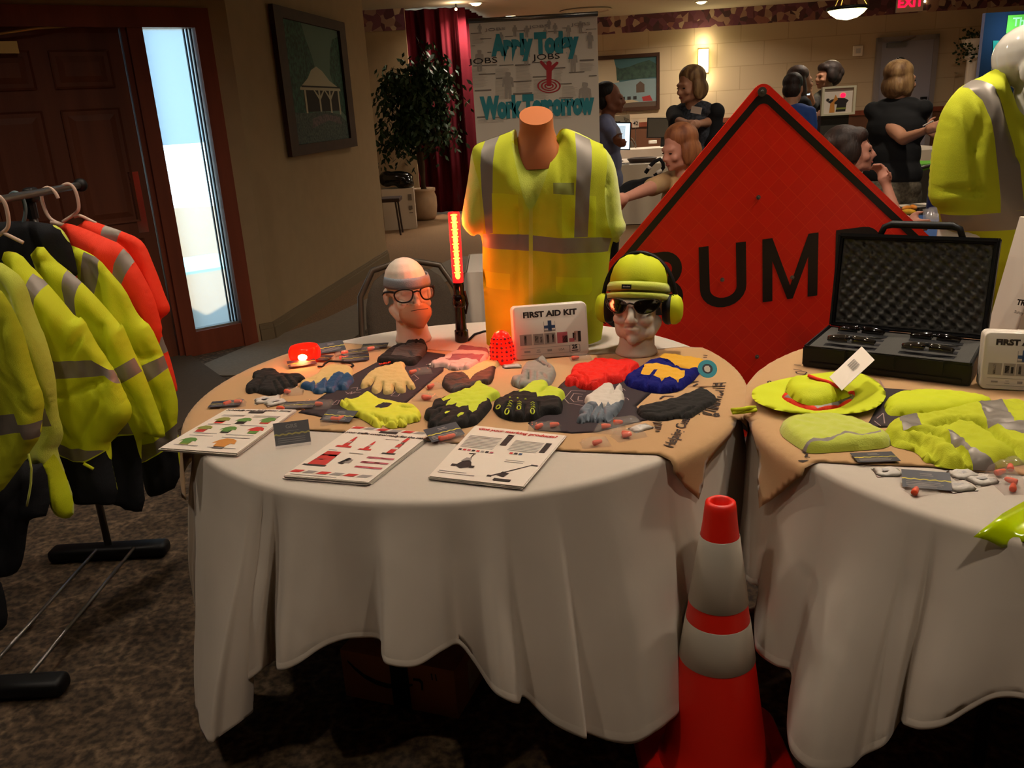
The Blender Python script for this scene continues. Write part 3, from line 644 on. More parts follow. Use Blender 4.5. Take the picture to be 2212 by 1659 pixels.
def tablecloth(name, label, c, hem, sq_rot):
    """round top, then a skirt falling to a traced hem; hem = (px, py, radius) from the left round the front to the right"""
    H = []
    o = Vector((0, 0, EYE))
    for px, py, r in hem:
        d = ray(px, py); dx, dy = d.x, d.y; ox, oy = -c.x, -c.y
        a = dx * dx + dy * dy; bb = 2 * (ox * dx + oy * dy); cc = ox * ox + oy * oy - r * r; q = bb * bb - 4 * a * cc
        tt = (-bb - math.sqrt(q)) / (2 * a) if q > 0 else -bb / (2 * a)
        p = o + d * tt; H.append((math.atan2(p.y - c.y, p.x - c.x) % (2 * math.pi), math.hypot(p.x - c.x, p.y - c.y), max(.012, p.z)))
    # the unseen back: a square cloth's own hem
    a1 = H[-1][0]; a0 = H[0][0]
    if a1 < a0: a1 += 2 * math.pi
    span = (a0 + 2 * math.pi - a1); nb = 26; back = []
    for i in range(1, nb):
        th = a1 + span * i / nb; k = abs(((th - sq_rot) % (math.pi / 2)) - math.pi / 4); L = 1.143 / math.cos(math.pi / 4 - k) - TR
        w = min(1, i / 4, (nb - i) / 4); z = max(.012, TOP - L); zr = H[-1][2] if i < nb / 2 else H[0][2]
        back.append((th, .80 + .045 * math.sin(i * 2.4), z * w + zr * (1 - w)))
    ring = [(h[0] + (2 * math.pi if h[0] < a0 - 1e-6 else 0), h[1], h[2]) for h in H]
    allp = ring + back; n = len(allp)
    rim = [p[0] for p in allp]
    for i in range(1, n): rim[i] = max(rim[i], rim[i - 1] + .012)
    tot = rim[-1] - rim[0]
    if tot > 2 * math.pi - .02: rim = [rim[0] + (x - rim[0]) * (2 * math.pi - .03) / tot for x in rim]
    # densify with Catmull-Rom
    P = [(rim[i], c.x + r * math.cos(th), c.y + r * math.sin(th), z) for i, (th, r, z) in enumerate(allp)]
    Q = []
    for i in range(n):
        p0, p1, p2, p3 = (list(P[(i + k) % n]) for k in (-1, 0, 1, 2))
        if i == 0: p0[0] -= 2 * math.pi
        if i + 1 >= n: p2[0] += 2 * math.pi
        if i + 2 >= n: p3[0] += 2 * math.pi
        m = 10
        for k in range(m):
            t = k / m; f = [0, 0, 0, 0]
            for j in range(4):
                v = .5 * (2 * p1[j] + (p2[j] - p0[j]) * t + (2 * p0[j] - 5 * p1[j] + 4 * p2[j] - p3[j]) * t * t + (3 * p1[j] - p0[j] - 3 * p2[j] + p3[j]) * t ** 3)
                f[j] = v
            f[0] = p1[0] + (p2[0] - p1[0]) * t
            lo, hi = min(p1[3], p2[3]), max(p1[3], p2[3]); f[3] = min(max(f[3], lo - .01, .008), hi + .01); Q.append(f)
    rows = []
    zc = TOP + .001
    for rr in (.02, .3, .6, .72): rows.append([Vector((c.x + rr * math.cos(q[0]), c.y + rr * math.sin(q[0]), zc)) for q in Q])
    for a in (0, .4, .8, 1.2, 1.5): rows.append([Vector((c.x + (TR - .008 + .016 * math.sin(a)) * math.cos(q[0]), c.y + (TR - .008 + .016 * math.sin(a)) * math.sin(q[0]), zc - .016 * (1 - math.cos(a)))) for q in Q])
    for k in range(1, 27):
        s = k / 22 if k < 22 else (.955, .962, .985, 1.0, 1.0)[k - 22]; hb = .0008 if 23 <= k <= 25 else 0; e = s * s * (3 - 2 * s) * .35 + s * .65; row = []
        for q in Q:
            top = Vector((c.x + (TR + .008) * math.cos(q[0]), c.y + (TR + .008) * math.sin(q[0]), zc - .016)); h = Vector((q[1], q[2], q[3]))
            z = top.z + (h.z - top.z) * s; x = top.x + (h.x - top.x) * e; y = top.y + (h.y - top.y) * e
            wv = (.005 * noise.noise(Vector((x * 9, y * 9, z * 5))) + .008 * abs(noise.noise(Vector((x * 3.1, y * 3.1, z * 3.3 + x * 2)))) ** .6 * .6) * min(1, s * 3) + hb
            row.append(Vector((x + wv * math.cos(q[0]), y + wv * math.sin(q[0]), z)))
        rows.append(row)
    b = grid_mesh(name, rows, 'white_cloth', closed=True, solid=.0012)
    return tag(b, label, 'tablecloth', 'white round tablecloths')
def K1(p): return [(380 + x / 1.907, 980 + y / 1.907, r) for x, y, r in p]
hem1 = [(408, 1150, .79), (420, 1300, .79), (427, 1312, .80)] + K1([(92, 1000, .83), (97, 1060, .90), (130, 1187, .98), (200, 1150, .95), (290, 1085, .90), (322, 1052, .86), (300, 1010, .82),
    (172, 1022, .875), (260, 960, .88), (350, 893, .86), (385, 868, .80), (412, 850, .80), (425, 888, .88), (500, 865, .87), (600, 800, .845), (680, 768, .81), (750, 757, .795), (842, 763, .80),
    (851, 828, .865), (880, 865, .885), (990, 872, .875), (1100, 810, .84), (1165, 786, .80), (1230, 858, .82), (1300, 965, .875), (1350, 1005, .895), (1410, 1024, .88), (1437, 1000, .83), (1550, 1105, .86), (1680, 1168, .91), (1692, 1150, .87),
    (1780, 1180, .87), (1880, 1190, .90), (1960, 1155, .92), (2030, 1100, .91), (2078, 1040, .88)]) + [(1478, 1440, .83), (1470, 1370, .80), (1492, 1308, .81), (1530, 1290, .84)]
tablecloth('tablecloth', 'white cloth draped to the floor over the glove table', T1, hem1, R(45 + 8))
def K2(p): return [(1380 + x / 2.659, 1060 + y / 2.659, r) for x, y, r in p]
hem2 = K2([(570, 380, .80), (585, 480, .81), (640, 530, .82), (690, 560, .81), (672, 700, .82), (668, 870, .85), (700, 935, .87), (790, 1000, .86), (880, 1042, .84), (865, 1200, .86), (850, 1380, .90), (880, 1500, .94), (985, 1590, .95), (1100, 1600, .93), (1215, 1588, .90), (1290, 1520, .87),
    (1420, 1450, .86), (1500, 1325, .81), (1532, 1345, .86), (1620, 1372, .88), (1750, 1350, .87), (1900, 1260, .84), (2050, 1190, .81), (2212, 1195, .80), (2330, 1260, .84)])
tablecloth('tablecloth', 'white cloth hanging over the hat table at the right', T2, hem2, R(45 - 10))

def drape(name, label, c, sheet, zt, fr=.018, seed=0, subs=()):
    """a flat sheet (outline in metres on the table plane, unfolded) laid over a round table"""
    Rr = TR + .006
    def mp(u, v, n):
        r = math.hypot(u - c.x, v - c.y); th = math.atan2(v - c.y, u - c.x)
        if r <= Rr: return Vector((u, v, zt + n + .0012 * noise.noise(Vector((u * 9, v * 9, seed)))))
        s = r - Rr; a = min(s / fr, math.pi / 2); over = max(0, s - fr * math.pi / 2)
        fold = .012 * math.sin(th * 11 + seed) * min(1, over * 5) + .01 * noise.noise(Vector((u * 12, v * 12, seed)))*min(1, over*8)
        rad = Rr + fr * math.sin(a) + .01 + max(0, over * .10 + fold + .0 ) + n
        return Vector((c.x + rad * math.cos(th), c.y + rad * math.sin(th), zt - fr * (1 - math.cos(a)) - over * .97))
    return mp
def cyl(c, px, py, r=TR + .035):
    d = ray(px, py); ox, oy = -c.x, -c.y; a = d.x ** 2 + d.y ** 2; bb = 2 * (ox * d.x + oy * d.y); q = bb * bb - 4 * a * (ox * ox + oy * oy - r * r)
    t_ = (-bb - math.sqrt(max(q, 0))) / (2 * a); return unfold(c, Vector((0, 0, EYE)) + d * t_)
def unfold(c, P):                          # a hanging point back to the flat sheet
    r = math.hypot(P.x - c.x, P.y - c.y); th = math.atan2(P.y - c.y, P.x - c.x); rr = TR + .02 + (TOP - P.z)
    return (c.x + rr * math.cos(th), c.y + rr * math.sin(th))
def sheet(name, label, c, outline, prints, seed, zt=TOP + .004):
    mp = drape(name, label, c, outline, zt, seed=seed); t = thing(name, label, 'cloth', (c.x, c.y, zt), 0, 'tan printed cloths on the tables')
    puff(name, outline, mp, 'tan_cloth', .0008, .01, .0, [], ('cloth', t), .016, None, 0)
    for k, pr in enumerate(prints): puff('printed_block', pr, lambda u, v, n: mp(u, v, n + .0016), 'print_dark', .0004, .01, .0, [], ('printed_block', t), .016, None, 0)
    return t, mp
z = TOP + .004
tip = D(1503, 1078, 1.70); tp = unfold(T1, tip)
tipL = D(393, 1060, 2.0)
out1 = [(-1.06, 2.40), (-1.03, 2.02), (-.965, 1.93)] + tr([(500, 928), (600, 925), (760, 935), (900, 950), (1080, 965), (1235, 975), (1420, 982)], z) + [cyl(T1, *p) for p in ((1455, 1022), (1480, 1055), (1504, 1080), (1515, 1050), (1525, 1005), (1548, 975), (1578, 945), (1598, 905))] + [(.82, 2.1), (.83, 2.3), (.76, 2.5)] + tr([(1480, 748), (1440, 752), (1290, 765), (1150, 765), (1010, 760), (860, 750), (720, 738)], z) + [(-.92, 2.95), (-1.02, 2.7)]
sh1, mp1 = sheet('printed_cloth', 'tan cloth with dark printed blocks spread under the gloves', T1, out1, [
    tr([(644, 893), (684, 865), (767, 808), (813, 784), (860, 765), (919, 760), (962, 766), (958, 803), (941, 817), (879, 871), (800, 905), (700, 903)], z),
    tr([(1209, 833), (1230, 815), (1345, 800), (1407, 850), (1375, 880), (1399, 909), (1290, 935), (1236, 938), (1156, 931), (1140, 916), (1159, 903)], z)], 1.3)
tip2 = D(1655, 1100, 1.62); tq = unfold(T2, tip2)
out2 = [cyl(T2, *p) for p in ((1655, 1101), (1675, 1085), (1697, 1064), (1733, 1028))] + tr([(1772, 998), (1800, 1000), (1850, 1003), (2000, 1008), (2130, 1020), (2260, 1030)], z) + [(1.9, 1.45), (2.0, 2.3), (1.5, 2.75), (1.05, 2.72), (.72, 2.42), (.58, 2.1)] + [cyl(T2, *p) for p in ((1614, 912), (1626, 945), (1641, 990), (1645, 1040))]
sh2, mp2 = sheet('printed_cloth', 'tan cloth with script lettering under the hats', T2, out2, [tr([(1850, 835), (1990, 845), (2010, 900), (1960, 925), (1870, 925), (1895, 880)], z)], 2.1)
def on_sheet(mp, name, s, px, py, px2, py2, size, m='print_ink', par=None, shear=.25, bold=.0, sx=1.0, mirror=False):
    a = G(px, py, z); b2 = G(px2, py2, z); u = (b2 - a); mx = frame(((a + b2) / 2).xy.to_3d(), u, Vector((-u.y, u.x, 0)) * (-1 if mirror else 1))
    o = text(name, s, size, Matrix.Translation((0, 0, 0)) @ mx, m, None, bold, shear, sx=sx, ext=0)
    me = o.data; lo = LOC[par.name].inverted()
    for v in me.vertices: v.co = lo @ mp(v.co.x, v.co.y, .003)
    o.parent = par
on_sheet(mp1, 'script_lettering', 'Helping Customers', 1434, 985, 1505, 868, .036, par=sh1, shear=.35, bold=.0006)
# tall condensed lettering, unreadable in the photo: bars and a ring
def strokes(mp, par, segs, w=.004):
    b = B()
    for pts in segs:
        P = [G(x, y, z) for x, y in pts]
        for p, q in zip(P[:-1], P[1:]):
            d = (q - p); n = Vector((-d.y, d.x, 0)).normalized() * w / 2; k = max(1, int(d.length / .012))
            for i in range(k):
                a = p + d * i / k; c = p + d * (i + 1) / k; b.add([mp(v.x, v.y, .003) for v in (a - n, c - n, c + n, a + n)], [(0, 1, 2, 3)])
    b.build('printed_lettering', 'print_ink', par)
def Q1(p): return C(1380, 760, 5.029, p)
sg = [Q1([(805, 350), (950, 345)]), Q1([(795, 380), (940, 380)]), Q1([(850, 350), (840, 380)]), Q1([(900, 350), (890, 380)]), Q1([(800, 400), (935, 405)]), Q1([(830, 425), (925, 435)]), Q1([(880, 440), (915, 470), (880, 480)]), Q1([(850, 500), (905, 500)]), Q1([(840, 520), (895, 530)]),
      Q1([(840, 540), (890, 550)]), Q1([(830, 560), (885, 575)]), Q1([(790, 570), (875, 590), (800, 600)]), Q1([(735, 590), (870, 625)]), Q1([(715, 605), (860, 640)]), Q1([(700, 630), (840, 660)]), Q1([(690, 655), (790, 690)]), Q1([(690, 680), (790, 700), (780, 690)]), Q1([(820, 675), (860, 690), (870, 710), (830, 712), (815, 690), (870, 680)]),
      Q1([(650, 690), (665, 690)]), Q1([(150, 780), (250, 785)]), Q1([(160, 800), (255, 808)]), Q1([(170, 825), (245, 830)]), Q1([(180, 845), (240, 855)]), Q1([(180, 870), (225, 878)]), Q1([(700, 45), (745, 52)]), Q1([(700, 70), (740, 70)]), Q1([(230, 520), (270, 490), (330, 490), (380, 495)]), Q1([(560, 350), (600, 330), (650, 330)]), Q1([(590, 380), (640, 355)])]
strokes(mp1, sh1, sg, .006)
strokes(mp2, sh2, [C(1600, 740, 3.606, p) for p in ([(210, 312), (230, 305), (240, 320), (215, 325), (210, 310)], [(255, 312), (300, 318), (340, 318)], [(415, 180), (470, 185)], [(410, 215), (475, 225)], [(430, 235), (470, 230), (515, 240), (500, 255), (440, 248), (425, 236)], [(480, 860), (520, 880), (500, 900), (540, 905)], [(490, 910), (530, 925)])], .004)
# pale outlines of the logo on the dark blocks
def outline_marks(mp, par, segs):
    b = B()
    for pts in segs:
        P = [G(x, y, z) for x, y in pts]
        for p, q in zip(P[:-1], P[1:]):
            d = q - p; n = Vector((-d.y, d.x, 0)).normalized() * .0012; b.add([mp(v.x, v.y, .0035) for v in (p - n, q - n, q + n, p + n)], [(0, 1, 2, 3)])
    b.build('logo_outline', 'print_line', par)
E6 = lambda p: C(1040, 740, 6.9125, p); E4 = lambda p: C(520, 690, 7.9, p); E5 = lambda p: C(760, 710, 6.9125, p); E7 = lambda p: C(1200, 740, 5.027, p)
outline_marks(mp1, sh1, [E6([(1560, 745), (1340, 735), (1240, 850), (1300, 920), (1520, 955)]), E6([(1520, 790), (1380, 775), (1330, 850), (1380, 900), (1540, 905)]), E6([(1500, 820), (1450, 820), (1440, 880), (1520, 885)]), E6([(2110, 700), (2150, 730)]), E6([(2120, 840), (2180, 850), (2200, 880)]), E6([(2060, 930), (2120, 900)]),
    E4([(1560, 1470), (1640, 1400), (1690, 1400), (1650, 1470), (1600, 1480), (1560, 1470)]), E4([(1880, 1190), (2000, 1180), (1980, 1230), (2110, 1200)]), E4([(1790, 1250), (1830, 1280), (1900, 1250), (1880, 1290), (1960, 1250)]), E4([(1800, 1290), (2050, 1260)]), E5([(585, 1020), (650, 960), (740, 970), (690, 1025), (585, 1020)]), E5([(890, 730), (930, 700), (1000, 760), (940, 800)])])
outline_marks(mp2, sh2, [C(1600, 740, 3.606, p) for p in ([(1060, 350), (1090, 320), (1120, 360)], [(1020, 300), (1080, 300), (1100, 330)], [(1060, 600), (1110, 560), (1120, 640)], [(1040, 620), (1090, 660)])])

# ------------------------------------------------------------------ a parcel under the glove table
bx = thing('cardboard_box', 'brown delivery box with dark tape and curved arrow print under the glove table', 'box', G(870, 1530, 0), R(-8))
p0 = G(748, 1502, 0); p1 = G(990, 1553, 0); u = (p1 - p0); wd = u.length; u.normalize(); v = Vector((-u.y, u.x, 0)); hh = .15
def bp(a, z_, o_=0): return p0 + u * a + Vector((0, 0, z_)) - v * o_
b = B(); b.poly([p0, p1, p1 + v * .3, p0 + v * .3], (0, 0, hh)); b.build('box_body', 'cardboard', bx)
b = B(); b.poly([bp(wd * .44, .001, .001), bp(wd * .60, .001, .001), bp(wd * .60, hh, .001), bp(wd * .44, hh, .001)]); b.poly([bp(wd * .44, hh + .001), bp(wd * .60, hh + .001), bp(wd * .60, hh + .001) + v * .3, bp(wd * .44, hh + .001) + v * .3]); b.build('tape', 'tape_blue', bx)
b = B(); pts = [(.06, .118), (.12, .098), (.20, .078), (.30, .066), (.40, .062), (.50, .066), (.58, .074), (.63, .082)]
for i, ((a, h1), (c_, h2)) in enumerate(zip(pts[:-1], pts[1:])):
    w = .003 + .005 * math.sin(math.pi * (i + .5) / 7.5) ; w2 = .003 + .005 * math.sin(math.pi * min(7.5, i + 1.5) / 7.5)
    b.add([bp(a * wd, h1 - w, .0015), bp(c_ * wd, h2 - w2, .0015), bp(c_ * wd, h2 + w2, .0015), bp(a * wd, h1 + w, .0015)], [(0, 1, 2, 3)])
for s_ in ([(.64, .104), (.70, .106), (.725, .098), (.72, .07), (.705, .07), (.705, .092), (.69, .097), (.64, .096)], [(.80, .13), (.81, .13), (.815, .11), (.805, .11)], [(.835, .13), (.845, .13), (.85, .11), (.84, .11)]): b.poly([bp(a * wd, h, .0015) for a, h in s_])
b.build('arrow_print', 'cardboard_ink', bx)
b = B(); q = p1 + v * .08; b.add([q + u * .001 + Vector((0, 0, .03)), q + u * .001 + v * .1 + Vector((0, 0, .03)), q + u * .001 + v * .1 + Vector((0, 0, .12)), q + u * .001 + Vector((0, 0, .12))], [(0, 1, 2, 3)]); b.build('shipping_label', 'paper2', bx)
# ------------------------------------------------------------------ gloves laid out on the tan cloth
ZT = TOP + .006
mat('knit_black', '#17130f', .9, bump=.3, bscale=500); mat('nitrile_grey', '#4a4441', .6); mat('knit_cream', '#d9bb78', .85, bump=.25, bscale=400)
mat('latex_blue', '#1e4a72', .45); mat('knit_lime', '#c9d838', .85, bump=.2, bscale=400); mat('dip_yellow', '#e6e436', .7)
mat('leather_pale', '#c8a99c', .7, bump=.1); mat('leather_maroon', '#8a4a4e', .75); mat('leather_brown', '#3a2820', .6); mat('dip_grey', '#8e8c82', .6); mat('fuzzy_red', '#ff1c08', .6, bump=.5, bscale=500, coat=.15, spec=.3)
mat('knit_white', '#d4cabc', .85, bump=.2, bscale=400); mat('dip_bluegrey', '#66707a', .55); mat('suede_blue', '#0a1068', .85, bump=.2, bscale=200, spec=.2); mat('suede_gold', '#e0a828', .85, bump=.25, bscale=200)
mat('hangtag_teal', '#2a93a3', .5)
def glove(label, outline, m, T=.02, subs=(), creases=(), Dw=.014, h=.0045, seed=0, group='sample gloves on the glove table', sm=1, name='work_glove', cat='gloves', zt=ZT, part='glove_body', amp=.003):
    T *= .62; creases = [(c, w * .75, d * 1.05) for c, w, d in creases]
    ys = [p[1] for p in outline]; y0_, y1_ = min(ys), max(ys); zs_ = zt + T * .85
    o = [(q.x, q.y) for q in (G(x, y, zt + T * .8 * (1 - (y - y0_) / (y1_ - y0_))) for x, y in outline)]; a = np.array(o).mean(0); t = thing(name, label, cat, (a[0], a[1], zt), 0, group)
    fo = lambda u, v: amp * noise.noise(Vector((u * 45 + seed, v * 45, seed))) + amp * .5 * noise.noise(Vector((u * 110, v * 110, seed)))
    puff(name, o, on_table(zt), m, T, Dw, 0, [(n, tr(q, zs_), mm) for n, q, mm in subs], (part, t), h, fo, sm, [(tr(c, zs_), w, d) for c, w, d in creases])
    return t
g = glove('matte black knit gloves with one finger pointing right, leftmost gloves on the table', E4([(190, 915), (300, 862), (480, 820), (610, 835), (655, 905), (790, 930), (1000, 925), (1112, 975), (1090, 1022), (965, 1050), (972, 1110), (890, 1155), (835, 1172), (760, 1240), (640, 1290), (430, 1302), (250, 1225), (150, 1275), (80, 1235), (75, 1140), (150, 1085), (245, 1000), (190, 950)]),
    'knit_black', .026, creases=[(E4([(250, 1225), (330, 1090), (420, 980)]), .004, .012), (E4([(640, 1010), (720, 1130), (800, 1200)]), .004, .01), (E4([(760, 960), (850, 1090), (900, 1140)]), .004, .01), (E4([(560, 1060), (600, 1180), (640, 1280)]), .004, .008), (E4([(890, 980), (960, 1045)]), .003, .006)], seed=1)
g = glove('cream knit gloves dipped in blue latex on the fingertips', E4([(1315, 930), (1330, 860), (1420, 800), (1500, 760), (1700, 762), (1890, 790), (1925, 850), (1880, 905), (1930, 980), (1932, 1050), (1850, 1120), (1835, 1190), (1740, 1205), (1640, 1190), (1600, 1242), (1500, 1255), (1440, 1230), (1380, 1275), (1260, 1270), (1210, 1212), (1080, 1182), (992, 1160), (1012, 1080), (1200, 1000)]),
    'knit_cream', .024, subs=[('blue_coating', E4([(985, 1165), (1005, 1110), (1100, 1072), (1200, 1082), (1250, 1045), (1275, 1102), (1345, 1080), (1442, 985), (1480, 1058), (1525, 1010), (1600, 920), (1680, 898), (1765, 940), (1830, 912), (1900, 950), (1945, 1000), (1945, 1060), (1860, 1130), (1845, 1205), (1740, 1220), (1640, 1205), (1600, 1255), (1500, 1268), (1440, 1245), (1380, 1290), (1250, 1285), (1200, 1225), (1070, 1195)]), 'latex_blue')],
    creases=[(E4([(1210, 1212), (1270, 1100)]), .003, .012), (E4([(1440, 1230), (1430, 1100), (1445, 1000)]), .003, .012), (E4([(1640, 1190), (1640, 1060), (1720, 960)]), .004, .012), (E4([(1850, 1120), (1760, 1080)]), .003, .008)], seed=2)
b = B(); b.tube([G(*p, ZT) + Vector((0, 0, q)) for p, q in zip(E4([(1320, 825), (1400, 830), (1440, 790), (1510, 752), (1700, 760), (1890, 785), (1925, 820), (1850, 862)]), (.004, .005, .007, .008, .008, .008, .006, .005))], .0035, 8); b.build('cuff_trim', 'knit_black', g, smooth=True)
glove('charcoal coated gloves at the back in front of the foam head with glasses', E5([(370, 462), (420, 440), (500, 350), (600, 272), (680, 232), (790, 230), (800, 180), (880, 150), (1000, 155), (1050, 135), (1100, 162), (1100, 200), (1132, 240), (1110, 330), (1060, 400), (1000, 480), (960, 542), (860, 560), (800, 540), (700, 530), (500, 512), (380, 500)]),
    'knit_black', .028, subs=[('grey_coating', E5([(590, 400), (655, 290), (800, 235), (900, 215), (1000, 215), (1110, 245), (1095, 340), (1000, 400), (900, 440), (740, 410)]), 'nitrile_grey')], creases=[(E5([(790, 232), (900, 260)]), .003, .01), (E5([(1000, 160), (960, 220)]), .003, .01), (E5([(720, 330), (850, 340), (900, 420)]), .004, .008)], seed=3)
g = glove('cream cotton gloves with spread fingers and an orange edged cuff', E5([(120, 850), (150, 780), (250, 660), (380, 580), (480, 560), (570, 545), (625, 492), (720, 490), (805, 500), (780, 560), (830, 640), (880, 750), (962, 860), (940, 905), (850, 912), (805, 800), (815, 940), (780, 965), (690, 968), (650, 930), (630, 830), (622, 960), (560, 985), (480, 990), (458, 940), (466, 800), (450, 920), (400, 965), (345, 978), (280, 925), (310, 850), (350, 730), (290, 840), (240, 865), (150, 900)]),
    'knit_cream', .02, Dw=.010, h=.004, seed=4)
b = B(); P = E5([(415, 560), (500, 545), (570, 530), (600, 488), (700, 482), (812, 497), (800, 530)]); k = []
for i in range(len(P) - 1):
    for j in range(5): k.append(((P[i][0] * (5 - j) + P[i + 1][0] * j) / 5, (P[i][1] * (5 - j) + P[i + 1][1] * j) / 5 + (.9 if j % 2 else -.9)))
b.tube([G(*p, ZT) + Vector((0, 0, .006)) for p in k], .0025, 6); b.build('cuff_stitching', 'hivis_orange', g, smooth=True)
g = glove('bright yellow rubber coated gloves with a dark diamond label', C(620, 840, 5.821, [(650, 150), (690, 140), (715, 115), (760, 110), (830, 135), (870, 130), (900, 90), (960, 45), (1030, 28), (1090, 50), (1175, 130), (1300, 150), (1420, 180), (1540, 185), (1640, 235), (1690, 300), (1680, 350), (1660, 400), (1590, 405), (1545, 430), (1505, 420), (1510, 460), (1470, 488), (1400, 475), (1380, 490), (1320, 505), (1250, 480), (1200, 440), (1195, 480), (1170, 510), (1130, 508), (1070, 460), (1000, 400), (900, 345), (820, 300), (760, 230), (680, 190)]),
    'dip_yellow', .028, subs=[('dark_label', C(620, 840, 5.821, [(1105, 245), (1150, 200), (1215, 175), (1325, 195), (1270, 235), (1180, 262)]), 'card_dark')], h=.005,
    creases=[(C(620, 840, 5.821, p), .004, .014) for p in ([(715, 118), (760, 190), (860, 300)], [(1100, 340), (1200, 370), (1250, 380)], [(1195, 440), (1150, 350), (1060, 320)], [(1390, 470), (1385, 400), (1400, 350)], [(1200, 370), (1280, 400), (1385, 400)], [(1510, 420), (1450, 370), (1400, 355)], [(1600, 400), (1580, 340)], [(1430, 225), (1530, 240), (1600, 230)])] + [], seed=5)
g = glove('pale leather gloves with maroon cloth panels behind the red mesh lamp', E5([(1160, 532), (1220, 492), (1350, 450), (1450, 360), (1560, 322), (1590, 250), (1660, 232), (1750, 250), (2040, 282), (2055, 360), (2010, 450), (1930, 512), (1800, 570), (1750, 612), (1620, 610), (1580, 632), (1450, 622), (1420, 582), (1350, 560), (1200, 582)]),
    'leather_pale', .022, subs=[('maroon_panel', E5([(1390, 462), (1480, 440), (1500, 380), (1980, 390), (1900, 480), (1700, 440), (1600, 470), (1480, 482)]), 'leather_maroon'), ('maroon_cuff', E5([(1560, 310), (1590, 240), (1660, 220), (1750, 238), (2060, 270), (2055, 345), (1800, 332)]), 'leather_maroon')],
    creases=[(E5([(1420, 580), (1470, 520), (1560, 520)]), .003, .01), (E5([(1620, 605), (1640, 560), (1700, 520)]), .003, .01), (E5([(1430, 620), (1440, 575), (1620, 590)]), .003, .008)], seed=6)
glove('brown rubber work gloves with a long cream cuff, between the leather and lime pairs', [(955, 822), (960, 812), (975, 806), (999, 806), (1035, 782), (1060, 775), (1080, 771), (1084, 779), (1070, 789), (1069, 800), (1066, 818), (1056, 830), (1036, 826), (1014, 840), (992, 845), (975, 850), (965, 842), (954, 834)],
    'leather_brown', .022, subs=[('cream_cuff', [(998, 804), (1034, 780), (1060, 773), (1082, 769), (1086, 779), (1070, 788), (1042, 800), (1024, 810), (1015, 821), (1010, 812)], 'knit_cream')], creases=[([(956, 818), (985, 822), (1010, 815)], .003, .01), ([(966, 842), (985, 832), (1010, 828)], .003, .009)], seed=7)
glove('lime knit gloves with thick black rubber fingers, front centre of the table', E5([(1070, 1282), (1100, 1232), (1190, 1210), (1190, 1130), (1232, 1085), (1340, 1060), (1500, 985), (1640, 935), (1645, 900), (1720, 880), (1745, 902), (1830, 800), (1950, 748), (1945, 810), (2030, 852), (2180, 920), (2228, 960), (2180, 1002), (2060, 1030), (2100, 1120), (2030, 1230), (1930, 1352), (1850, 1440), (1640, 1482), (1500, 1520), (1350, 1552), (1260, 1540), (1230, 1512), (1150, 1502), (1128, 1440), (1160, 1372), (1100, 1350)]),
    'knit_black', .034, subs=[('lime_back', E5([(1335, 1062), (1500, 975), (1640, 925), (1640, 890), (1720, 868), (1745, 890), (1830, 790), (1955, 735), (1955, 800), (2030, 842), (2185, 908), (2240, 960), (2185, 1012), (2012, 1042), (2022, 1082), (1900, 1142), (1862, 1232), (1800, 1258), (1750, 1232), (1740, 1150), (1600, 1182), (1550, 1170), (1570, 1118), (1480, 1152), (1398, 1145), (1480, 1060), (1372, 1092)]), 'knit_lime'),
        ('finger_gap', E5([(1385, 1270), (1420, 1238), (1470, 1230), (1450, 1262), (1400, 1285)]), 'knit_lime'), ('finger_gap', E5([(1570, 1300), (1620, 1268), (1680, 1265), (1660, 1290), (1600, 1310)]), 'knit_lime')],
    creases=[(E5(p), .004, .015) for p in ([(1190, 1210), (1290, 1170), (1400, 1150)], [(1160, 1372), (1240, 1290), (1330, 1220)], [(1240, 1512), (1270, 1400), (1400, 1300)], [(1480, 1520), (1500, 1400), (1590, 1310)], [(1640, 1480), (1720, 1380), (1740, 1280)])], h=.005, seed=8)
g = glove('black impact gloves with lime chevrons and lime cuffs', E6([(160, 962), (200, 882), (320, 840), (420, 770), (565, 738), (690, 612), (800, 556), (950, 552), (1012, 592), (1000, 655), (1100, 672), (1250, 730), (1252, 770), (1195, 812), (1212, 880), (1212, 962), (1190, 1062), (960, 1062), (860, 1132), (760, 1182), (560, 1192), (400, 1162), (260, 1102), (200, 1022)]),
    'knit_black', .036, subs=[('lime_cuff', E6([(555, 742), (688, 600), (800, 542), (955, 538), (1028, 592), (1015, 645), (1105, 655), (1265, 722), (1268, 775), (1195, 825), (1050, 800), (835, 822), (820, 760), (700, 745)]), 'knit_lime')],
    creases=[(E6(p), .004, .014) for p in ([(880, 750), (920, 700), (1000, 655)], [(300, 1120), (330, 980), (400, 900)], [(480, 1180), (470, 1050), (500, 920)], [(660, 1190), (640, 1050), (640, 930)], [(860, 1130), (850, 1000), (850, 900)])], seed=9)
def mark(par, f, ctr, rx, ry, a0, m, zz, w=.0016, n=14, arc=2 * math.pi, st=0):
    pts = []
    for i in range(n + (0 if arc > 6.2 else 1)):
        t_ = st + arc * i / n; px = ctr[0] + rx * math.cos(t_) * math.cos(a0) - ry * math.sin(t_) * math.sin(a0); py = ctr[1] + rx * math.cos(t_) * math.sin(a0) + ry * math.sin(t_) * math.cos(a0)
        pts.append(G(*f([(px, py)])[0], ZT + zz))
    b = B(); b.tube(pts, w, 6, closed=arc > 6.2); return b
bb = []
for c_, rx, ry, a0 in (((248, 962), 36, 22, -.7), ((380, 1030), 44, 28, -1.2), ((558, 975), 28, 26, 0), ((762, 1025), 40, 28, 1.5)): bb.append(mark(g, E6, c_, rx, ry, a0, None, .0225))
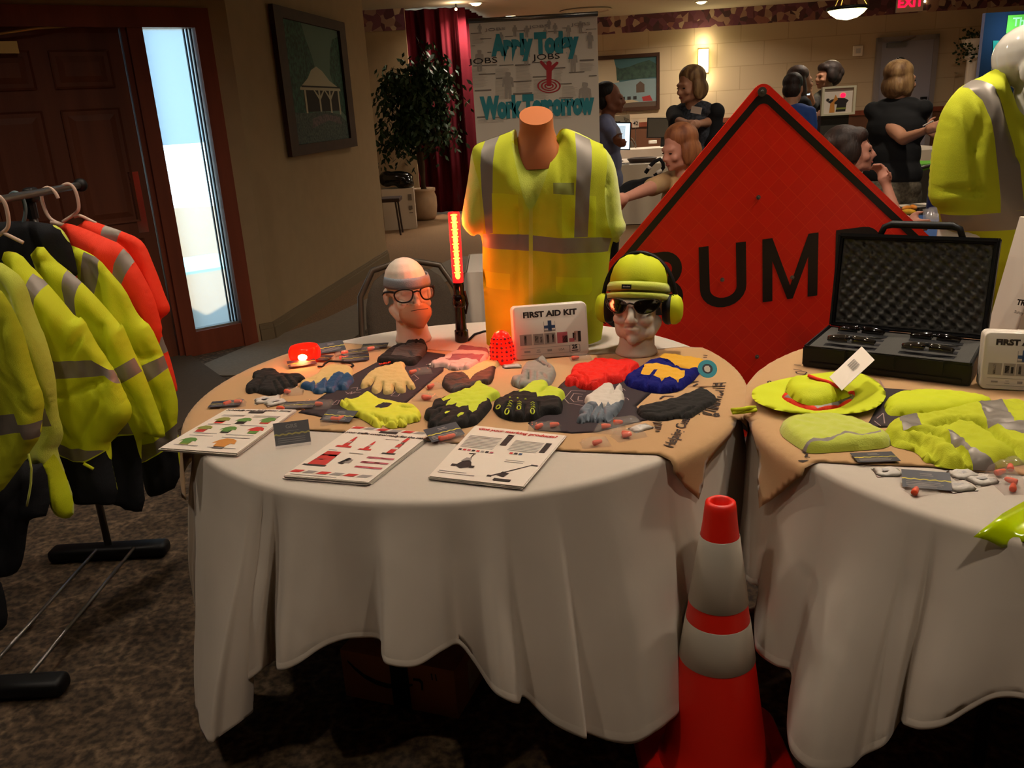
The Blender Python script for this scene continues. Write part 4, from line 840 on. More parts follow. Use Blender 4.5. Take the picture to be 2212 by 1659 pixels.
for x, y, dx, dy in ((440, 870, -14, 34), (565, 880, 0, 30), (765, 890, 2, 32)):
    for i in range(3):
        k = B(); q = [(x + dx * i - 28, y + dy * i + 12), (x + dx * i, y + dy * i - 4), (x + dx * i + 28, y + dy * i + 14)]; k.tube([G(*p, ZT + .0225) for p in E6(q)], .0016, 6); bb.append(k)
for x, y in ((425, 818), (540, 828), (658, 842)):
    k = B(); k.ell(G(*E6([(x, y)])[0], ZT + .0225), (.003, .004, .002), n=8); bb.append(k)
k = B()
for q in bb: k.add(q.v, q.f)
k.build('lime_chevrons', 'knit_lime', g, smooth=True)
glove('smooth grey coated gloves with a curled thumb, in front of the first aid kit', E6([(430, 562), (470, 540), (580, 522), (592, 400), (650, 302), (780, 270), (845, 205), (930, 182), (985, 240), (1000, 300), (1060, 332), (1112, 400), (1110, 480), (1060, 600), (1000, 662), (900, 700), (640, 682), (560, 692), (520, 650), (460, 640)]),
    'dip_grey', .03, subs=[('knit_wrist', E6([(780, 265), (845, 195), (875, 215), (850, 262), (960, 325), (1000, 330), (930, 350)]), 'nitrile_grey')], creases=[(E6(p), .003, .013) for p in ([(600, 420), (700, 420), (705, 520)], [(700, 560), (705, 430)], [(810, 560), (815, 430)], [(900, 460), (950, 520), (1000, 560)], [(870, 270), (990, 340), (1010, 380)], [(590, 520), (560, 560), (520, 650)])], seed=10)
glove('fluffy bright red insulated gloves, behind the white and grey pair', E7([(90, 432), (120, 390), (165, 365), (160, 305), (200, 250), (375, 222), (410, 158), (520, 180), (700, 186), (800, 178), (930, 222), (880, 255), (800, 320), (760, 372), (735, 405), (640, 440), (560, 432), (440, 522), (300, 512), (232, 480), (215, 450), (135, 480)]),
    'fuzzy_red', .036, creases=[(E7(p), .004, .014) for p in ([(160, 365), (250, 380), (245, 460)], [(250, 320), (330, 370), (345, 430)], [(545, 340), (550, 400), (640, 420)], [(350, 430), (450, 420), (540, 400)], [(430, 515), (420, 450)], [(740, 400), (720, 330), (800, 250)])], seed=11, amp=.005)
g = glove('white knit gloves with blue grey coated fingers, tips towards the camera', E7([(225, 852), (240, 822), (300, 815), (235, 770), (290, 715), (345, 660), (300, 602), (380, 552), (430, 500), (520, 440), (600, 422), (640, 445), (630, 500), (690, 425), (740, 462), (700, 510), (752, 542), (742, 640), (682, 760), (600, 850), (545, 872), (515, 860), (480, 882), (430, 868), (350, 862), (290, 886), (232, 872)]),
    'dip_bluegrey', .03, subs=[('white_knit', E7([(290, 602), (375, 545), (425, 490), (520, 428), (605, 408), (655, 445), (645, 490), (690, 415), (755, 460), (715, 508), (762, 540), (748, 580), (690, 640), (600, 690), (570, 650), (545, 700), (500, 652), (470, 702), (440, 655), (330, 642)]), 'knit_white')],
    creases=[(E7(p), .0035, .016) for p in ([(345, 660), (420, 690), (380, 760)], [(360, 850), (370, 760), (430, 680)], [(430, 868), (440, 780), (510, 670)], [(520, 860), (520, 760), (520, 680)], [(545, 870), (560, 800), (640, 740)], [(240, 822), (330, 800), (370, 780)], [(640, 445), (640, 500), (600, 560)])], seed=12)
on_g = lambda: None
g = glove('blue and gold suede work gloves with a round teal hang tag', E7([(735, 395), (860, 312), (955, 240), (1000, 200), (1105, 172), (1120, 140), (1190, 108), (1580, 178), (1640, 205), (1600, 280), (1560, 310), (1500, 402), (1440, 445), (1365, 520), (1200, 556), (1050, 548), (940, 522), (780, 472)]),
    'suede_blue', .034, subs=[('gold_cuff', E7([(1115, 165), (1118, 128), (1190, 98), (1590, 165), (1655, 205), (1600, 262), (1440, 292), (1300, 242), (1240, 200)]), 'suede_gold'), ('gold_panel', E7([(925, 352), (968, 238), (1100, 232), (1250, 270), (1405, 322), (1402, 372), (1325, 425), (1240, 380), (1150, 402), (1060, 370), (1110, 300), (1070, 300), (1020, 362)]), 'suede_gold'), ('gold_patch', E7([(1360, 515), (1370, 480), (1430, 440), (1440, 450), (1410, 500)]), 'suede_gold')],
    creases=[(E7(p), .004, .014) for p in ([(830, 420), (900, 370), (1000, 372)], [(980, 520), (985, 420), (1030, 370)], [(1140, 545), (1145, 450), (1160, 400)], [(1300, 530), (1320, 470), (1340, 420)], [(1180, 190), (1300, 250), (1440, 290)], [(860, 320), (960, 260)])], h=.0055, seed=13)
c_ = G(1528, 797, ZT + .045); tg = B(); n_ = Vector((-.25, -.75, .6)).normalized(); fr = frame(c_, Vector((1, 0, 0)), n_.cross(Vector((1, 0, 0))))
def ring_mesh(fr, r0, r1, th, n=32):
    b = B(); rows = []
    for r, z_ in ((r0, 0), (r1, 0), (r1, th), (r0, th)): rows.append([fr @ Vector((r * math.cos(i * 2 * math.pi / n), r * math.sin(i * 2 * math.pi / n), z_)) for i in range(n)])
    vs = [p for r in rows for p in r]; fs = [(i * n + j, i * n + (j + 1) % n, ((i + 1) % 4) * n + (j + 1) % n, ((i + 1) % 4) * n + j) for i in range(4) for j in range(n)]
    b.add(vs, fs); return b
tt = thing('hang_tag', 'round teal paper tag with a dark round window on the blue and gold gloves', 'tag', c_)
ring_mesh(fr, .0145, .0265, .0015).build('tag_ring', 'hangtag_teal', tt)
ring_mesh(fr, 0.0005, .0145, .001).build('tag_centre', 'card_dark', tt)
b = B(); q = [fr @ Vector((x * .001, y * .001, .0018)) for x, y in ((-9, -4), (-6, -8), (0, -11), (6, -8), (8, 2), (4, 9), (-4, 9), (-9, 4))]; b.poly(q); b.build('tag_print', 'paper2', tt)
glove('plain black knit glove sleeve folded flat at the right end of the glove table', E7([(878, 712), (950, 690), (1080, 660), (1380, 572), (1560, 475), (1625, 490), (1700, 540), (1755, 582), (1740, 642), (1600, 722), (1440, 842), (1350, 815), (1160, 862), (1000, 842), (898, 790)]),
    'knit_black', .02, creases=[(E7([(1340, 815), (1380, 760), (1500, 700)]), .004, .01), (E7([(890, 750), (1100, 760), (1300, 720)]), .004, .006)], seed=14)

# ------------------------------------------------------------------ small give-aways: ear plug packets, wipes, cards
def packet(px, py, ang, w=.075, d=.05, plugs=2, zt=ZT, lab=None, tall=.016, grp='ear plug packets scattered on the glove table', seed=0, wipe=False):
    c = G(px, py, zt); rnd = random.Random(seed + int(px)); ca, sa = math.cos(ang), math.sin(ang)
    t = thing('earplug_packet' if plugs else 'wipe_sachet', lab, 'packet', c, ang, grp)
    W2, D2 = w / 2, d / 2
    o = [(-W2, -D2), (0, -D2 * .92), (W2, -D2), (W2 * .96, 0), (W2, D2), (0, D2 * .94), (-W2, D2), (-W2 * .95, 0)]
    mw = Matrix.Translation(c) @ Matrix.Rotation(ang, 4, 'Z')
    mp = lambda u, v, n: mw @ Vector((u, v, n + .0004))
    fo = lambda u, v: tall * .35 * noise.noise(Vector((u * 60 + seed, v * 60, seed)))
    if plugs:
        puff('clear_film', o, mp, 'clear_bag', tall, .02, 0, [], ('clear_film', t), .007, fo, 0)
        for i in range(plugs):
            b = B(); x = rnd.uniform(-.2, .2) * w + (i - .5) * w * .25; y = rnd.uniform(-.2, .2) * d; a = rnd.uniform(-.8, .8); dx = Vector((math.cos(a), math.sin(a), .1)) * .011
            p = Vector((x, y, .0075)); pts = [mw @ (p + dx * k) for k in (-1, -.9, -.3, .6, .95, 1.1)]; b.tube(pts, [.0055, .0065, .0065, .0052, .004, .0015], 10); b.build('ear_plug', 'plug_orange', t, smooth=True)
    else:
        puff('sachet', o, mp, 'packet_white', tall * .35, .012, 0, [], ('sachet', t), .008, fo, 0)
        b = B(); b.add([mw @ Vector((x * w, y * d, tall * .42)) for x, y in ((-.2, -.12), (.15, -.12), (.15, .1), (-.2, .1))], [(0, 1, 2, 3)]); b.build('sachet_print', 'packet_grey', t)
    return t
def card(px, py, ang, lab, tilt=0.0, zt=ZT + .004, w=.089, d=.051, plugs=True, grp='dark business cards with a yellow line'):
    c = G(px, py, zt); t = thing('business_card', lab, 'card', c, ang, grp)
    mw = Matrix.Translation(c + Vector((0, 0, abs(math.sin(tilt)) * d / 2 + .001))) @ Matrix.Rotation(ang, 4, 'Z') @ Matrix.Rotation(tilt, 4, 'X')
    b = B(); b.poly([mw @ Vector((x * w / 2, y * d / 2, -.0004)) for x, y in ((-1, -1), (1, -1), (1, 1), (-1, 1))], mw.to_3x3() @ Vector((0, 0, .0008))); b.build('card_stock', 'card_dark', t)
    b = B(); n = 16; vs = []
    for i in range(n + 1):
        x = (i / n - .5) * w; y = -.04 * d + .0012 * math.sin(i * 1.9); vs += [mw @ Vector((x, y, .0006)), mw @ Vector((x, y + .0032, .0006))]
    b.add(vs, [(2 * i, 2 * i + 2, 2 * i + 3, 2 * i + 1) for i in range(n)]); b.build('yellow_line', 'card_yellow', t)
    b = B()
    for y0, x1 in ((-.36, .3), (-.27, .34), (-.18, .28), (.2, .15), (.3, .12)): b.add([mw @ Vector((x * w, y * d, .0006)) for x, y in ((-.42 if y0 < 0 else -.12, y0), (x1, y0), (x1, y0 + .035), (-.42 if y0 < 0 else -.12, y0 + .035))], [(0, 1, 2, 3)])
    b.build('small_print', 'ink_grey', t)
    return t
for i, (px, py, an, w, d, n, lb) in enumerate([
    (634, 850, .1, .06, .05, 1, 'small ear plug packet directly below the blue dipped gloves'),
    (685, 878, -.1, .09, .06, 1, 'crinkled clear packet with one orange plug left of the yellow gloves'),
    (622, 884, .05, .07, .04, 1, 'ear plug packet half under the winter fitting flyers'),
    (938, 838, .4, .05, .04, 1, 'red ear plug packet between the cream and lime gloves, farther one'),
    (917, 862, -.2, .07, .045, 2, 'orange ear plug packet between the yellow and lime gloves, nearer one'),
    (908, 806, .2, .075, .045, 1, 'ear plug packet on a white card right of the spread cream gloves'),
    (938, 787, .5, .045, .03, 0, 'tiny silvery sachet beside the pale leather gloves'),
    (1106, 792, 0, .06, .035, 0, 'shiny sachet beside the red mesh lamp'),
    (1254, 775, .1, .07, .05, 1, 'clear packet behind the bright red gloves'),
    (1352, 915, .15, .075, .05, 1, 'ear plug packet nearest the black sleeve, rearmost of the right cluster'),
    (1316, 930, -.3, .075, .055, 1, 'ear plug packet in the middle of the right cluster, big orange plug'),
    (1358, 943, .35, .08, .05, 2, 'ear plug packet at the right of the cluster with two plugs'),
    (1286, 960, .1, .07, .045, 1, 'front left ear plug packet of the right cluster near the marking flyer'),
    (1384, 925, .5, .06, .04, 0, 'white sachet tucked beside the black sleeve'),
    (1176, 926, -.1, .085, .045, 2, 'ear plug packet below the black impact gloves'),
    (578, 864, .3, .075, .055, 0, 'folded white wipe sachet below the black knit gloves'),
    (596, 870, .55, .06, .045, 0, 'second white wipe sachet lying on the first, below the black knit gloves')]):
    packet(px, py, an, w, d, n, lab=lb, seed=i, zt=ZT + (.002 if i == 16 else 0))
mat('film_blue', '#a9bede', .06, metal=.6)
card(488, 872, .05, 'business card with a glaring film at the left rim of the glove table')
card(652, 786, .35, 'card catching window glare between the beacon and the black gloves', .15)
card(717, 757, .42, 'steeply tilted card just right of the glowing beacon', .5)
card(768, 776, .15, 'card behind the blue dipped gloves', .15)
card(693, 774, -.35, 'small dark card touching the beacon', .05, w=.07)
card(765, 762, .3, 'dark card lying behind the other cards, reddish packet on it', .08)
card(810, 748, 0, 'farthest dark card at the back edge left of the foam head', .05)
card(646, 876, -.05, 'card above the winter fitting flyer', .05)
card(733, 903, -.35, 'card leaning below the yellow gloves', .25)
card(960, 941, .5, 'card tilted between the two front flyers', .35)
for i, (px, py, lb) in enumerate([(505, 876, 'red ear plug packet under the glaring card at the left rim'), (745, 766, 'red ear plug packet lying among the dark cards'), (800, 758, 'red ear plug packet near the farthest card'), (745, 778, 'red ear plug packet nearest the cream cuff'), (720, 912, 'ear plug packet beneath the leaning card by the yellow gloves'), (975, 950, 'orange ear plugs peeping from under the tilted front card')]):
    packet(px, py, .2, .07, .045, 2, lab=lb, seed=40 + i)
# card holder standing at the front
c0 = G(596, 968, TOP + .002); c1 = G(672, 958, TOP + .002); u = (c1 - c0); wv = u.length; u.normalize(); v = Vector((-u.y, u.x, 0)); up = (Vector((0, 0, 1)) + v * .32).normalized(); hh = .056
t = thing('card_holder', 'clear stand holding a dark business card with a yellow line, between two flyer stacks', 'card holder', (c0 + c1) / 2)
fr = frame((c0 + c1) / 2 + up * (hh / 2 + .004) + v * .002, u, up)
def fq(fr, x0, x1, y0, y1, z_): return [fr @ Vector(p) for p in ((x0, y0, z_), (x1, y0, z_), (x1, y1, z_), (x0, y1, z_))]
b = B(); b.poly(fq(fr, -wv / 2, wv / 2, -hh / 2, hh / 2, 0), fr.to_3x3() @ Vector((0, 0, .0006))); b.build('card_stock', 'card_dark', t)
b = B(); n = 20; vs = []
for i in range(n + 1):
    x = (i / n - .5) * wv; y = -.004 + .0014 * math.sin(i * 1.7); vs += [fr @ Vector((x, y, .0012)), fr @ Vector((x, y + .004, .0012))]
b.add(vs, [(2 * i, 2 * i + 2, 2 * i + 3, 2 * i + 1) for i in range(n)]); b.build('yellow_line', 'card_yellow', t)
text('card_lettering', 'GRS', .013, frame(fr @ Vector((0, .0165, .0012)), u, up), 'ink_grey', t, .0003, sx=1.2)
b = B()
for y in (-.012, -.017, -.022): b.add(fq(fr, -wv * .42, wv * .36, y, y + .0016, .0012), [(0, 1, 2, 3)])
b.add(fq(fr, -wv * .18, wv * .2, .005, .0062, .0012), [(0, 1, 2, 3)]); b.build('small_print', 'ink_grey', t)
b = B(); b.poly(fq(fr, -wv / 2 - .001, wv / 2 + .001, -hh / 2 - .002, hh / 2, .0022), fr.to_3x3() @ Vector((0, 0, .0012))); b.box(((c0 + c1) / 2 + v * .015 + Vector((0, 0, .0015))), (wv, .045, .003), math.atan2(u.y, u.x)); b.build('clear_stand', 'glass_clear', t)

# ------------------------------------------------------------------ flyer stacks
def flyers(name, lab, cor, n, prints, seed, bend=0.0):
    """cor: photo corners near-left, near-right, far-right, far-left on the table; prints drawn in unit sheet coordinates (x right, y up)"""
    P = [G(x, y, TOP + .003) for x, y in cor]; t = thing(name, lab, 'papers', sum(P, Vector()) / 4, 0, 'flyer stacks along the front of the glove table'); rnd = random.Random(seed)
    def q(x, y, z_): 
        p = (P[0] * (1 - x) + P[1] * x) * (1 - y) + (P[3] * (1 - x) + P[2] * x) * y; return p + Vector((0, 0, z_))
    k = 7
    b = B()
    for i in range(k):
        dx, dy = rnd.uniform(-.02, .012), rnd.uniform(-.012, .02)
        if i == k - 1: dx = dy = 0
        z0 = i * n / k; b.poly([q(a + dx, c + dy, z0) for a, c in ((0, 0), (1, 0), (1, 1), (0, 1))], (0, 0, n / k * .8))
    b.build('paper_stack', 'paper', t)
    zt = n + .0006
    groups = {}
    for m_, poly in prints: groups.setdefault(m_, []).append(poly)
    for m_, ps in groups.items():
        b = B()
        for p in ps: b.add([q(a, c, zt) for a, c in p], [tuple(range(len(p)))])
        b.build('printed_picture', m_, t)
    return t, q, zt
def rc(x0, y0, x1, y1): return [(x0, y0), (x1, y0), (x1, y1), (x0, y1)]
def sheet_text(t, q, zt, s, x, y, size, m, bold=.0004, sx=1.0, shear=0):
    o_ = q(x, y, zt + .0002); u = q(x + .1, y, zt) - q(x, y, zt); v = q(x, y + .1, zt) - q(x, y, zt); text('heading', s, size, frame(o_, u, v), m, t, bold, shear, sx=sx, ext=.0)
jk = lambda x, y, s=1: [(x - .10 * s, y), (x - .07 * s, y + .05 * s), (x - .03 * s, y + .075 * s), (x + .03 * s, y + .075 * s), (x + .08 * s, y + .05 * s), (x + .10 * s, y), (x + .06 * s, y + .01 * s), (x + .05 * s, y - .04 * s), (x - .05 * s, y - .04 * s), (x - .06 * s, y + .01 * s)]
pr = [('ink', rc(.40, .88, .62, .935))]
for (x, y, a, c_) in ((.20, .68, 'ink_olive', 'ink_red'), (.50, .68, 'ink_green', 'ink'), (.82, .70, 'ink_green', 'ink_red'), (.14, .46, 'ink_olive', 'ink_red'), (.48, .46, 'ink_green', 'ink'), (.84, .47, 'ink_red', 'ink_green'), (.20, .17, 'ink_green', 'ink_olive')):
    pr += [(a, jk(x, y, 1.1)), (c_, rc(x - .05, y - .07, x + .07, y - .01))]
pr += [('ink_orange', jk(.68, .16, 1.5)), ('ink', rc(.62, .06, .76, .1))]
for y in (.82, .79, .58, .36, .30, .08): pr += [('ink_grey', rc(.1, y, .42, y + .012)), ('ink_grey', rc(.55, y - .01, .92, y + .002))]
t, q, zt = flyers('flyer_stack', 'white flyers picturing green and red jackets, overhanging the left rim of the table', [(347, 975), (513, 987), (640, 892), (492, 890)], .010, pr, 1)
sheet_text(t, q, zt, 'Schedule your fall/winter fitting', .5, .955, .016, 'ink', .0004, .95, .2)
st = lambda y: [(m_, [(x, y), (x + .12, y), (x + .16, y + .045), (x + .04, y + .045)]) for m_, x in (('ink_red', -.0), ('ink_grey', .16), ('ink_red', .32), ('ink_grey', .48), ('ink_red', .64), ('ink_grey', .80))]
pr = st(.945) + st(.06) + [('ink', rc(.40, .895, .62, .94))]
cone = lambda x, y, s: [('ink_red', [(x - .09 * s, y), (x + .09 * s, y), (x + .08 * s, y + .03 * s), (x + .035 * s, y + .03 * s), (x + .01 * s, y + .20 * s), (x - .01 * s, y + .20 * s), (x - .035 * s, y + .03 * s), (x - .08 * s, y + .03 * s)]), ('paper', [(x - .026 * s, y + .08 * s), (x + .026 * s, y + .08 * s), (x + .018 * s, y + .12 * s), (x - .018 * s, y + .12 * s)])]
pr += cone(.22, .56, 1.1) + cone(.50, .54, .9) + [('ink_red', [(.78, .52), (.86, .52), (.84, .84), (.80, .84)]), ('ink', rc(.74, .50, .90, .525)), ('paper', rc(.785, .6, .85, .65)), ('paper', rc(.79, .71, .85, .75))]
pr += [('ink', rc(.04, .19, .32, .215)), ('ink_red', [(.08, .215), (.30, .215), (.28, .47), (.11, .47)]), ('ink_grey', rc(.09, .29, .29, .325)), ('ink_grey', rc(.10, .38, .285, .41)), ('ink', [(.40, .27), (.47, .25), (.50, .36), (.45, .38)]), ('ink_grey', rc(.45, .28, .53, .35))]
for i, y in enumerate((.40, .31, .22)): pr += [('ink_pink', rc(.64, y, .96, y + .03)), ('ink_red', rc(.66, y + .008, .72, y + .026)), ('ink_red', rc(.80, y + .008, .86, y + .026))]
pr += [('ink_grey', rc(.1, .49, .2, .5)), ('ink_grey', rc(.58, .78, .74, .79)), ('ink_grey', rc(.38, .46, .55, .47)), ('ink_grey', rc(.05, .02, .6, .03))]
t, q, zt = flyers('flyer_stack', 'flyers about traffic control with cones and red striped borders, middle stack', [(615, 1034), (798, 1049), (935, 942), (765, 927)], .009, pr, 2)
sheet_text(t, q, zt, 'Is your traffic control ready for the season', .52, .86, .0155, 'ink', .0005, .92, .15)
pr = [('ink_grey', rc(.04, .78 - i * .028, .40, .79 - i * .028)) for i in range(9)] + [('ink_grey', rc(.55, .78 - i * .028, .86, .79 - i * .028)) for i in range(8)]
pr += [('ink', rc(.43, .66, .50, .88)), ('ink_pink', rc(.44, .84, .49, .88)), ('ink', rc(.88, .60, .94, .80))]
for i, m_ in enumerate(('ink', 'ink_red', 'ink_pink', 'ink', 'ink_red', 'ink_grey', 'ink', 'ink_pink')): pr.append((m_, rc(.05 + i * .05, .49, .085 + i * .05, .52)))
for i, m_ in enumerate(('ink_red', 'ink', 'ink_blue')): pr.append((m_, rc(.60 + i * .05, .52, .635 + i * .05, .55)))
pr += [('ink', [(.16, .22), (.24, .17), (.34, .22), (.30, .30), (.26, .33), (.20, .30)]), ('ink_grey', [(.18, .30), (.29, .30), (.27, .37), (.21, .37)]), ('ink', rc(.25, .37, .262, .45)), ('ink', rc(.20, .44, .27, .455)), ('ink', rc(.12, .2, .17, .24)), ('ink', rc(.32, .2, .37, .24))]
pr += [('ink', [(.60, .115), (.61, .10), (.93, .36), (.92, .37)]), ('ink', rc(.91, .35, .98, .37)), ('ink', [(.66, .13), (.74, .11), (.77, .18), (.69, .20)]), ('ink', rc(.57, .09, .62, .12)), ('ink', rc(.66, .04, .84, .08)), ('ink_grey', rc(.62, .40, .82, .41)), ('ink_grey', rc(.62, .37, .82, .38)), ('ink_grey', rc(.05, .10, .35, .11)), ('ink_grey', rc(.05, .07, .45, .08))]
t, q, zt = flyers('flyer_stack', 'flyers about marking products with a line striper picture, right hand stack', [(928, 1036), (1130, 1059), (1222, 948), (1028, 926)], .009, pr, 3)
sheet_text(t, q, zt, 'Got your marking products?', .5, .935, .019, 'ink_red', .0007, .95, .1)
# ------------------------------------------------------------------ display on the glove table
# torso form with T-shirt and vest
TY = 2.70
tt = thing('torso_form', 'tan plastic torso form standing at the back of the glove table', 'mannequin', (G(1185, 772, TOP).x, TY, TOP))
nk = C(980, 220, 3.456, [(462, 70), (475, 45), (600, 36), (715, 40), (725, 60), (730, 110), (760, 160), (830, 200), (840, 300), (620, 380), (440, 320), (455, 230), (480, 150)])
a = D(1155, 262, TY + .06)
b = B(); rows = []
ncx, ncy, ncz = a.x + .006, TY + .085, D(1155, 345, TY).z
for k, (z_, rx, ry, dy) in enumerate([(-.03, .125, .075, .0), (.0, .098, .072, 0), (.03, .078, .066, 0), (.06, .062, .058, 0), (.09, .054, .055, -.003), (.118, .053, .056, -.006)]):
    b.v += [Vector((ncx + rx * math.cos(i * math.pi / 16), ncy + dy + ry * math.sin(i * math.pi / 16), ncz + z_ + (.028 * math.sin(i * math.pi / 16) + .012 if k == 5 else 0))) for i in range(32)]
    if k: b.f += [((k - 1) * 32 + i, (k - 1) * 32 + (i + 1) % 32, k * 32 + (i + 1) % 32, k * 32 + i) for i in range(32)]
b.f.append(list(range(160, 192))); b.m = [0] * len(b.f); b.build('neck', 'torso_tan', tt, smooth='auto')
b = B(); q = G(1185, 765, TOP); b.lathe([(.12, 0), (.125, .01), (.12, .35), (.14, .55), (.10, .62)], (q.x, TY + .10, TOP + .006), 32, 1.05, .6); b.build('body', 'torso_tan', tt, smooth=True)
f3 = lambda p: C(980, 220, 3.456, p)
shirt = f3([(465, 200), (440, 215), (345, 255), (240, 290), (165, 320), (130, 380), (120, 480), (100, 620), (70, 780), (55, 905), (85, 960), (140, 1012), (185, 985), (212, 1015), (225, 1250), (240, 1500), (250, 1900), (300, 1990), (700, 2010), (1060, 2000), (1120, 1700), (1150, 1300), (1180, 1040), (1232, 1062), (1245, 1010), (1300, 945), (1260, 850), (1245, 700), (1220, 520), (1190, 430), (1130, 340), (1030, 280), (900, 215), (820, 195), (780, 300), (700, 350), (620, 362), (540, 340), (480, 280)])
th = thing('tshirt', 'lime safety t-shirt on the tan torso form', 'shirt', (tt.location.x, TY, 1.1))
fold = lambda u, v: .010 * noise.noise(Vector((u * 14, v * 5, 2))) + .004 * noise.noise(Vector((u * 40, v * 16, 5)))
mpT = lambda u, v, n: Vector((u, TY + .10 - n, v))
puff('tshirt', tu(shirt, TY + .09), mpT, 'hivis_pale', .115, .17, .10, [('collar', tu(f3([(430, 300), (470, 330), (540, 385), (620, 402), (700, 388), (770, 340), (790, 300), (760, 290), (700, 345), (620, 360), (540, 338), (480, 275)]), TY), 'hivis_mesh')], ('shirt_body', th), .012, fold, 1,
     [(tu(f3(p), TY), .01, .015) for p in ([(215, 700), (190, 850), (212, 1010)], [(1130, 560), (1160, 760), (1180, 1000)], [(1110, 400), (1160, 520), (1150, 640)])])
vest = f3([(440, 215), (345, 252), (240, 288), (165, 318), (135, 360), (150, 450), (210, 640), (232, 900), (215, 1010), (218, 1300), (235, 1560), (250, 1880), (300, 1940), (700, 1960), (1040, 1950), (1110, 1700), (1150, 1300), (1172, 1060), (1180, 1030), (1115, 850), (1100, 640), (1130, 460), (1130, 325), (1035, 285), (915, 235), (830, 192), (800, 230), (740, 400), (690, 560), (620, 740), (570, 815), (525, 740), (490, 600), (455, 440), (430, 300)])
vt = thing('safety_vest', 'lime safety vest with grey reflective bands worn over the t-shirt on the torso form', 'vest', (tt.location.x, TY - .01, 1.1))
subs = [('reflective_band', f3([(238, 285), (350, 245), (310, 330), (292, 450), (290, 680), (292, 985), (240, 1000), (228, 850), (210, 690), (198, 480), (205, 370)]), 'reflective'),
        ('reflective_band', f3([(920, 232), (1035, 285), (1040, 340), (1030, 480), (1010, 700), (997, 1003), (895, 1005), (905, 700), (918, 440), (916, 300)]), 'reflective'),
        ('reflective_band', f3([(205, 1000), (330, 988), (562, 983), (560, 1102), (400, 1100), (210, 1108)]), 'reflective'),
        ('reflective_band', f3([(588, 990), (800, 1008), (1000, 1008), (1100, 1012), (1190, 1030), (1165, 1132), (1000, 1122), (800, 1122), (583, 1100)]), 'reflective'),
        ('pocket', f3([(285, 680), (355, 678), (480, 690), (485, 980), (292, 985)]), 'hivis'), ('pocket', f3([(800, 690), (905, 694), (895, 1003), (805, 1003)]), 'hivis'), ('pocket', f3([(1010, 698), (1062, 700), (1060, 1003), (998, 1003)]), 'hivis'),
        ('pocket_flap', f3([(760, 1295), (1035, 1312), (1035, 1410), (1010, 1440), (800, 1430), (760, 1400)]), 'hivis'), ('pocket_flap', f3([(215, 1285), (420, 1280), (420, 1400), (240, 1410)]), 'hivis'),
        ('zip', f3([(560, 790), (588, 790), (592, 1940), (556, 1940)]), 'hivis_pale'), ('chest_print', f3([(740, 600), (895, 600), (895, 690), (740, 680)]), 'ink_olive')]
# pockets are made of the same cloth, so keep only panels whose tone differs
puff('safety_vest', [q for i, q in enumerate(tu(vest, TY + .09)) if i < 26] + tu(vest, TY)[26:], lambda u, v, n: Vector((u, TY + .095 - n, v)), 'hivis_mesh', .120, .17, .105, [(n, tu(o, TY), m_) for n, o, m_ in subs], ('vest_body', vt), .011, fold, 1,
     [(tu(f3(p), TY), .006, .008) for p in ([(790, 240), (800, 600)], [(480, 800), (490, 1100), (470, 1500)], [(760, 1500), (780, 1900)])], dpoly=np.array(smooth_poly(tu(shirt, TY + .09), 1)))

# warning baton
bb = G(998, 738, TOP + .001); tb = thing('traffic_baton', 'glowing red warning baton with black handle standing on the table', 'baton', bb)
tipz = D(980, 458, bb.y).z; topx = D(980, 458, bb.y).x; ax = Vector((topx - bb.x, 0, tipz - bb.z)); L = ax.length; ax.normalize()
P = lambda s: bb + ax * (L * s)
b = B(); b.tube([P(s) for s in (0, .01, .09, .10, .28, .30, .36, .38, .44, .47)], [.020, .024, .024, .020, .018, .024, .024, .018, .019, .0175], 20); b.build('handle', 'black_gloss', tb, smooth='auto')
b = B(); b.tube([P(s) for s in (.47, .475, .98, .995, 1.0)], [.0165, .0185, .0195, .0195, .017], 24)
m = mat('baton_lens', '#ff1a30', .08, alpha=.38, emit=1.4, ecol='#ff1020', coat=.6); b.build('lens_tube', 'baton_lens', tb, smooth='auto')
for k in range(9):
    b = B(); s = .52 + k * .054; b.ell(P(s), (.0085, .0085, .012), n=12); b.ell(P(s) + Vector((0, -.004, .012)), (.012, .004, .003), n=8); b.build('led', 'led_glow', tb, smooth=True)
b = B(); b.tube([P(.22) + Vector((.019, 0, 0)), P(.3) + Vector((.027, 0, 0)), P(.4) + Vector((.02, 0, 0))], .004, 8); b.build('switch_clip', 'black_plastic', tb, smooth=True)
for s, e in ((.60, .5), (.78, .8), (.94, .9)):
    l = lamp('baton_glow', P(s) + Vector((.0, -.045, 0)), e, (1, .10, .03), .02, 'POINT'); l.parent = tb; l.matrix_parent_inverse = LOC[tb.name].inverted()
b = B(); b.tube([G(*p, TOP + .006) for p in ((1012, 735), (1025, 722), (1045, 716), (1075, 712), (1110, 716))], .004, 8); tag(b.build('power_cord', 'black_plastic', smooth=True), 'short black cord running from the baton foot behind the torso', 'cord')

# round beacon lying near the left rim
bc = G(660, 776, TOP + .006); t = thing('road_beacon', 'round glowing red safety puck lying near the left rim of the glove table', 'warning light', bc)
rr = abs(G(693, 776, TOP).x - G(628, 776, TOP).x) / 2
b = B(); b.lathe([(rr * .82, 0), (rr * .95, .006), (rr, .018), (rr * .98, .034), (rr * .85, .046), (rr * .3, .05)], bc, 32); b.build('lens', 'red_lens', t, smooth='auto')
b = B(); b.ell(bc + Vector((.003, -rr * .93, .021)), (.016, .006, .012), n=12); b.build('led_window', 'beacon_glow', t, smooth=True)
l = lamp('beacon_light', bc + Vector((0, -rr - .03, .03)), .5, (1, .16, .03), .01, 'POINT'); l.parent = t; l.matrix_parent_inverse = LOC[t.name].inverted()
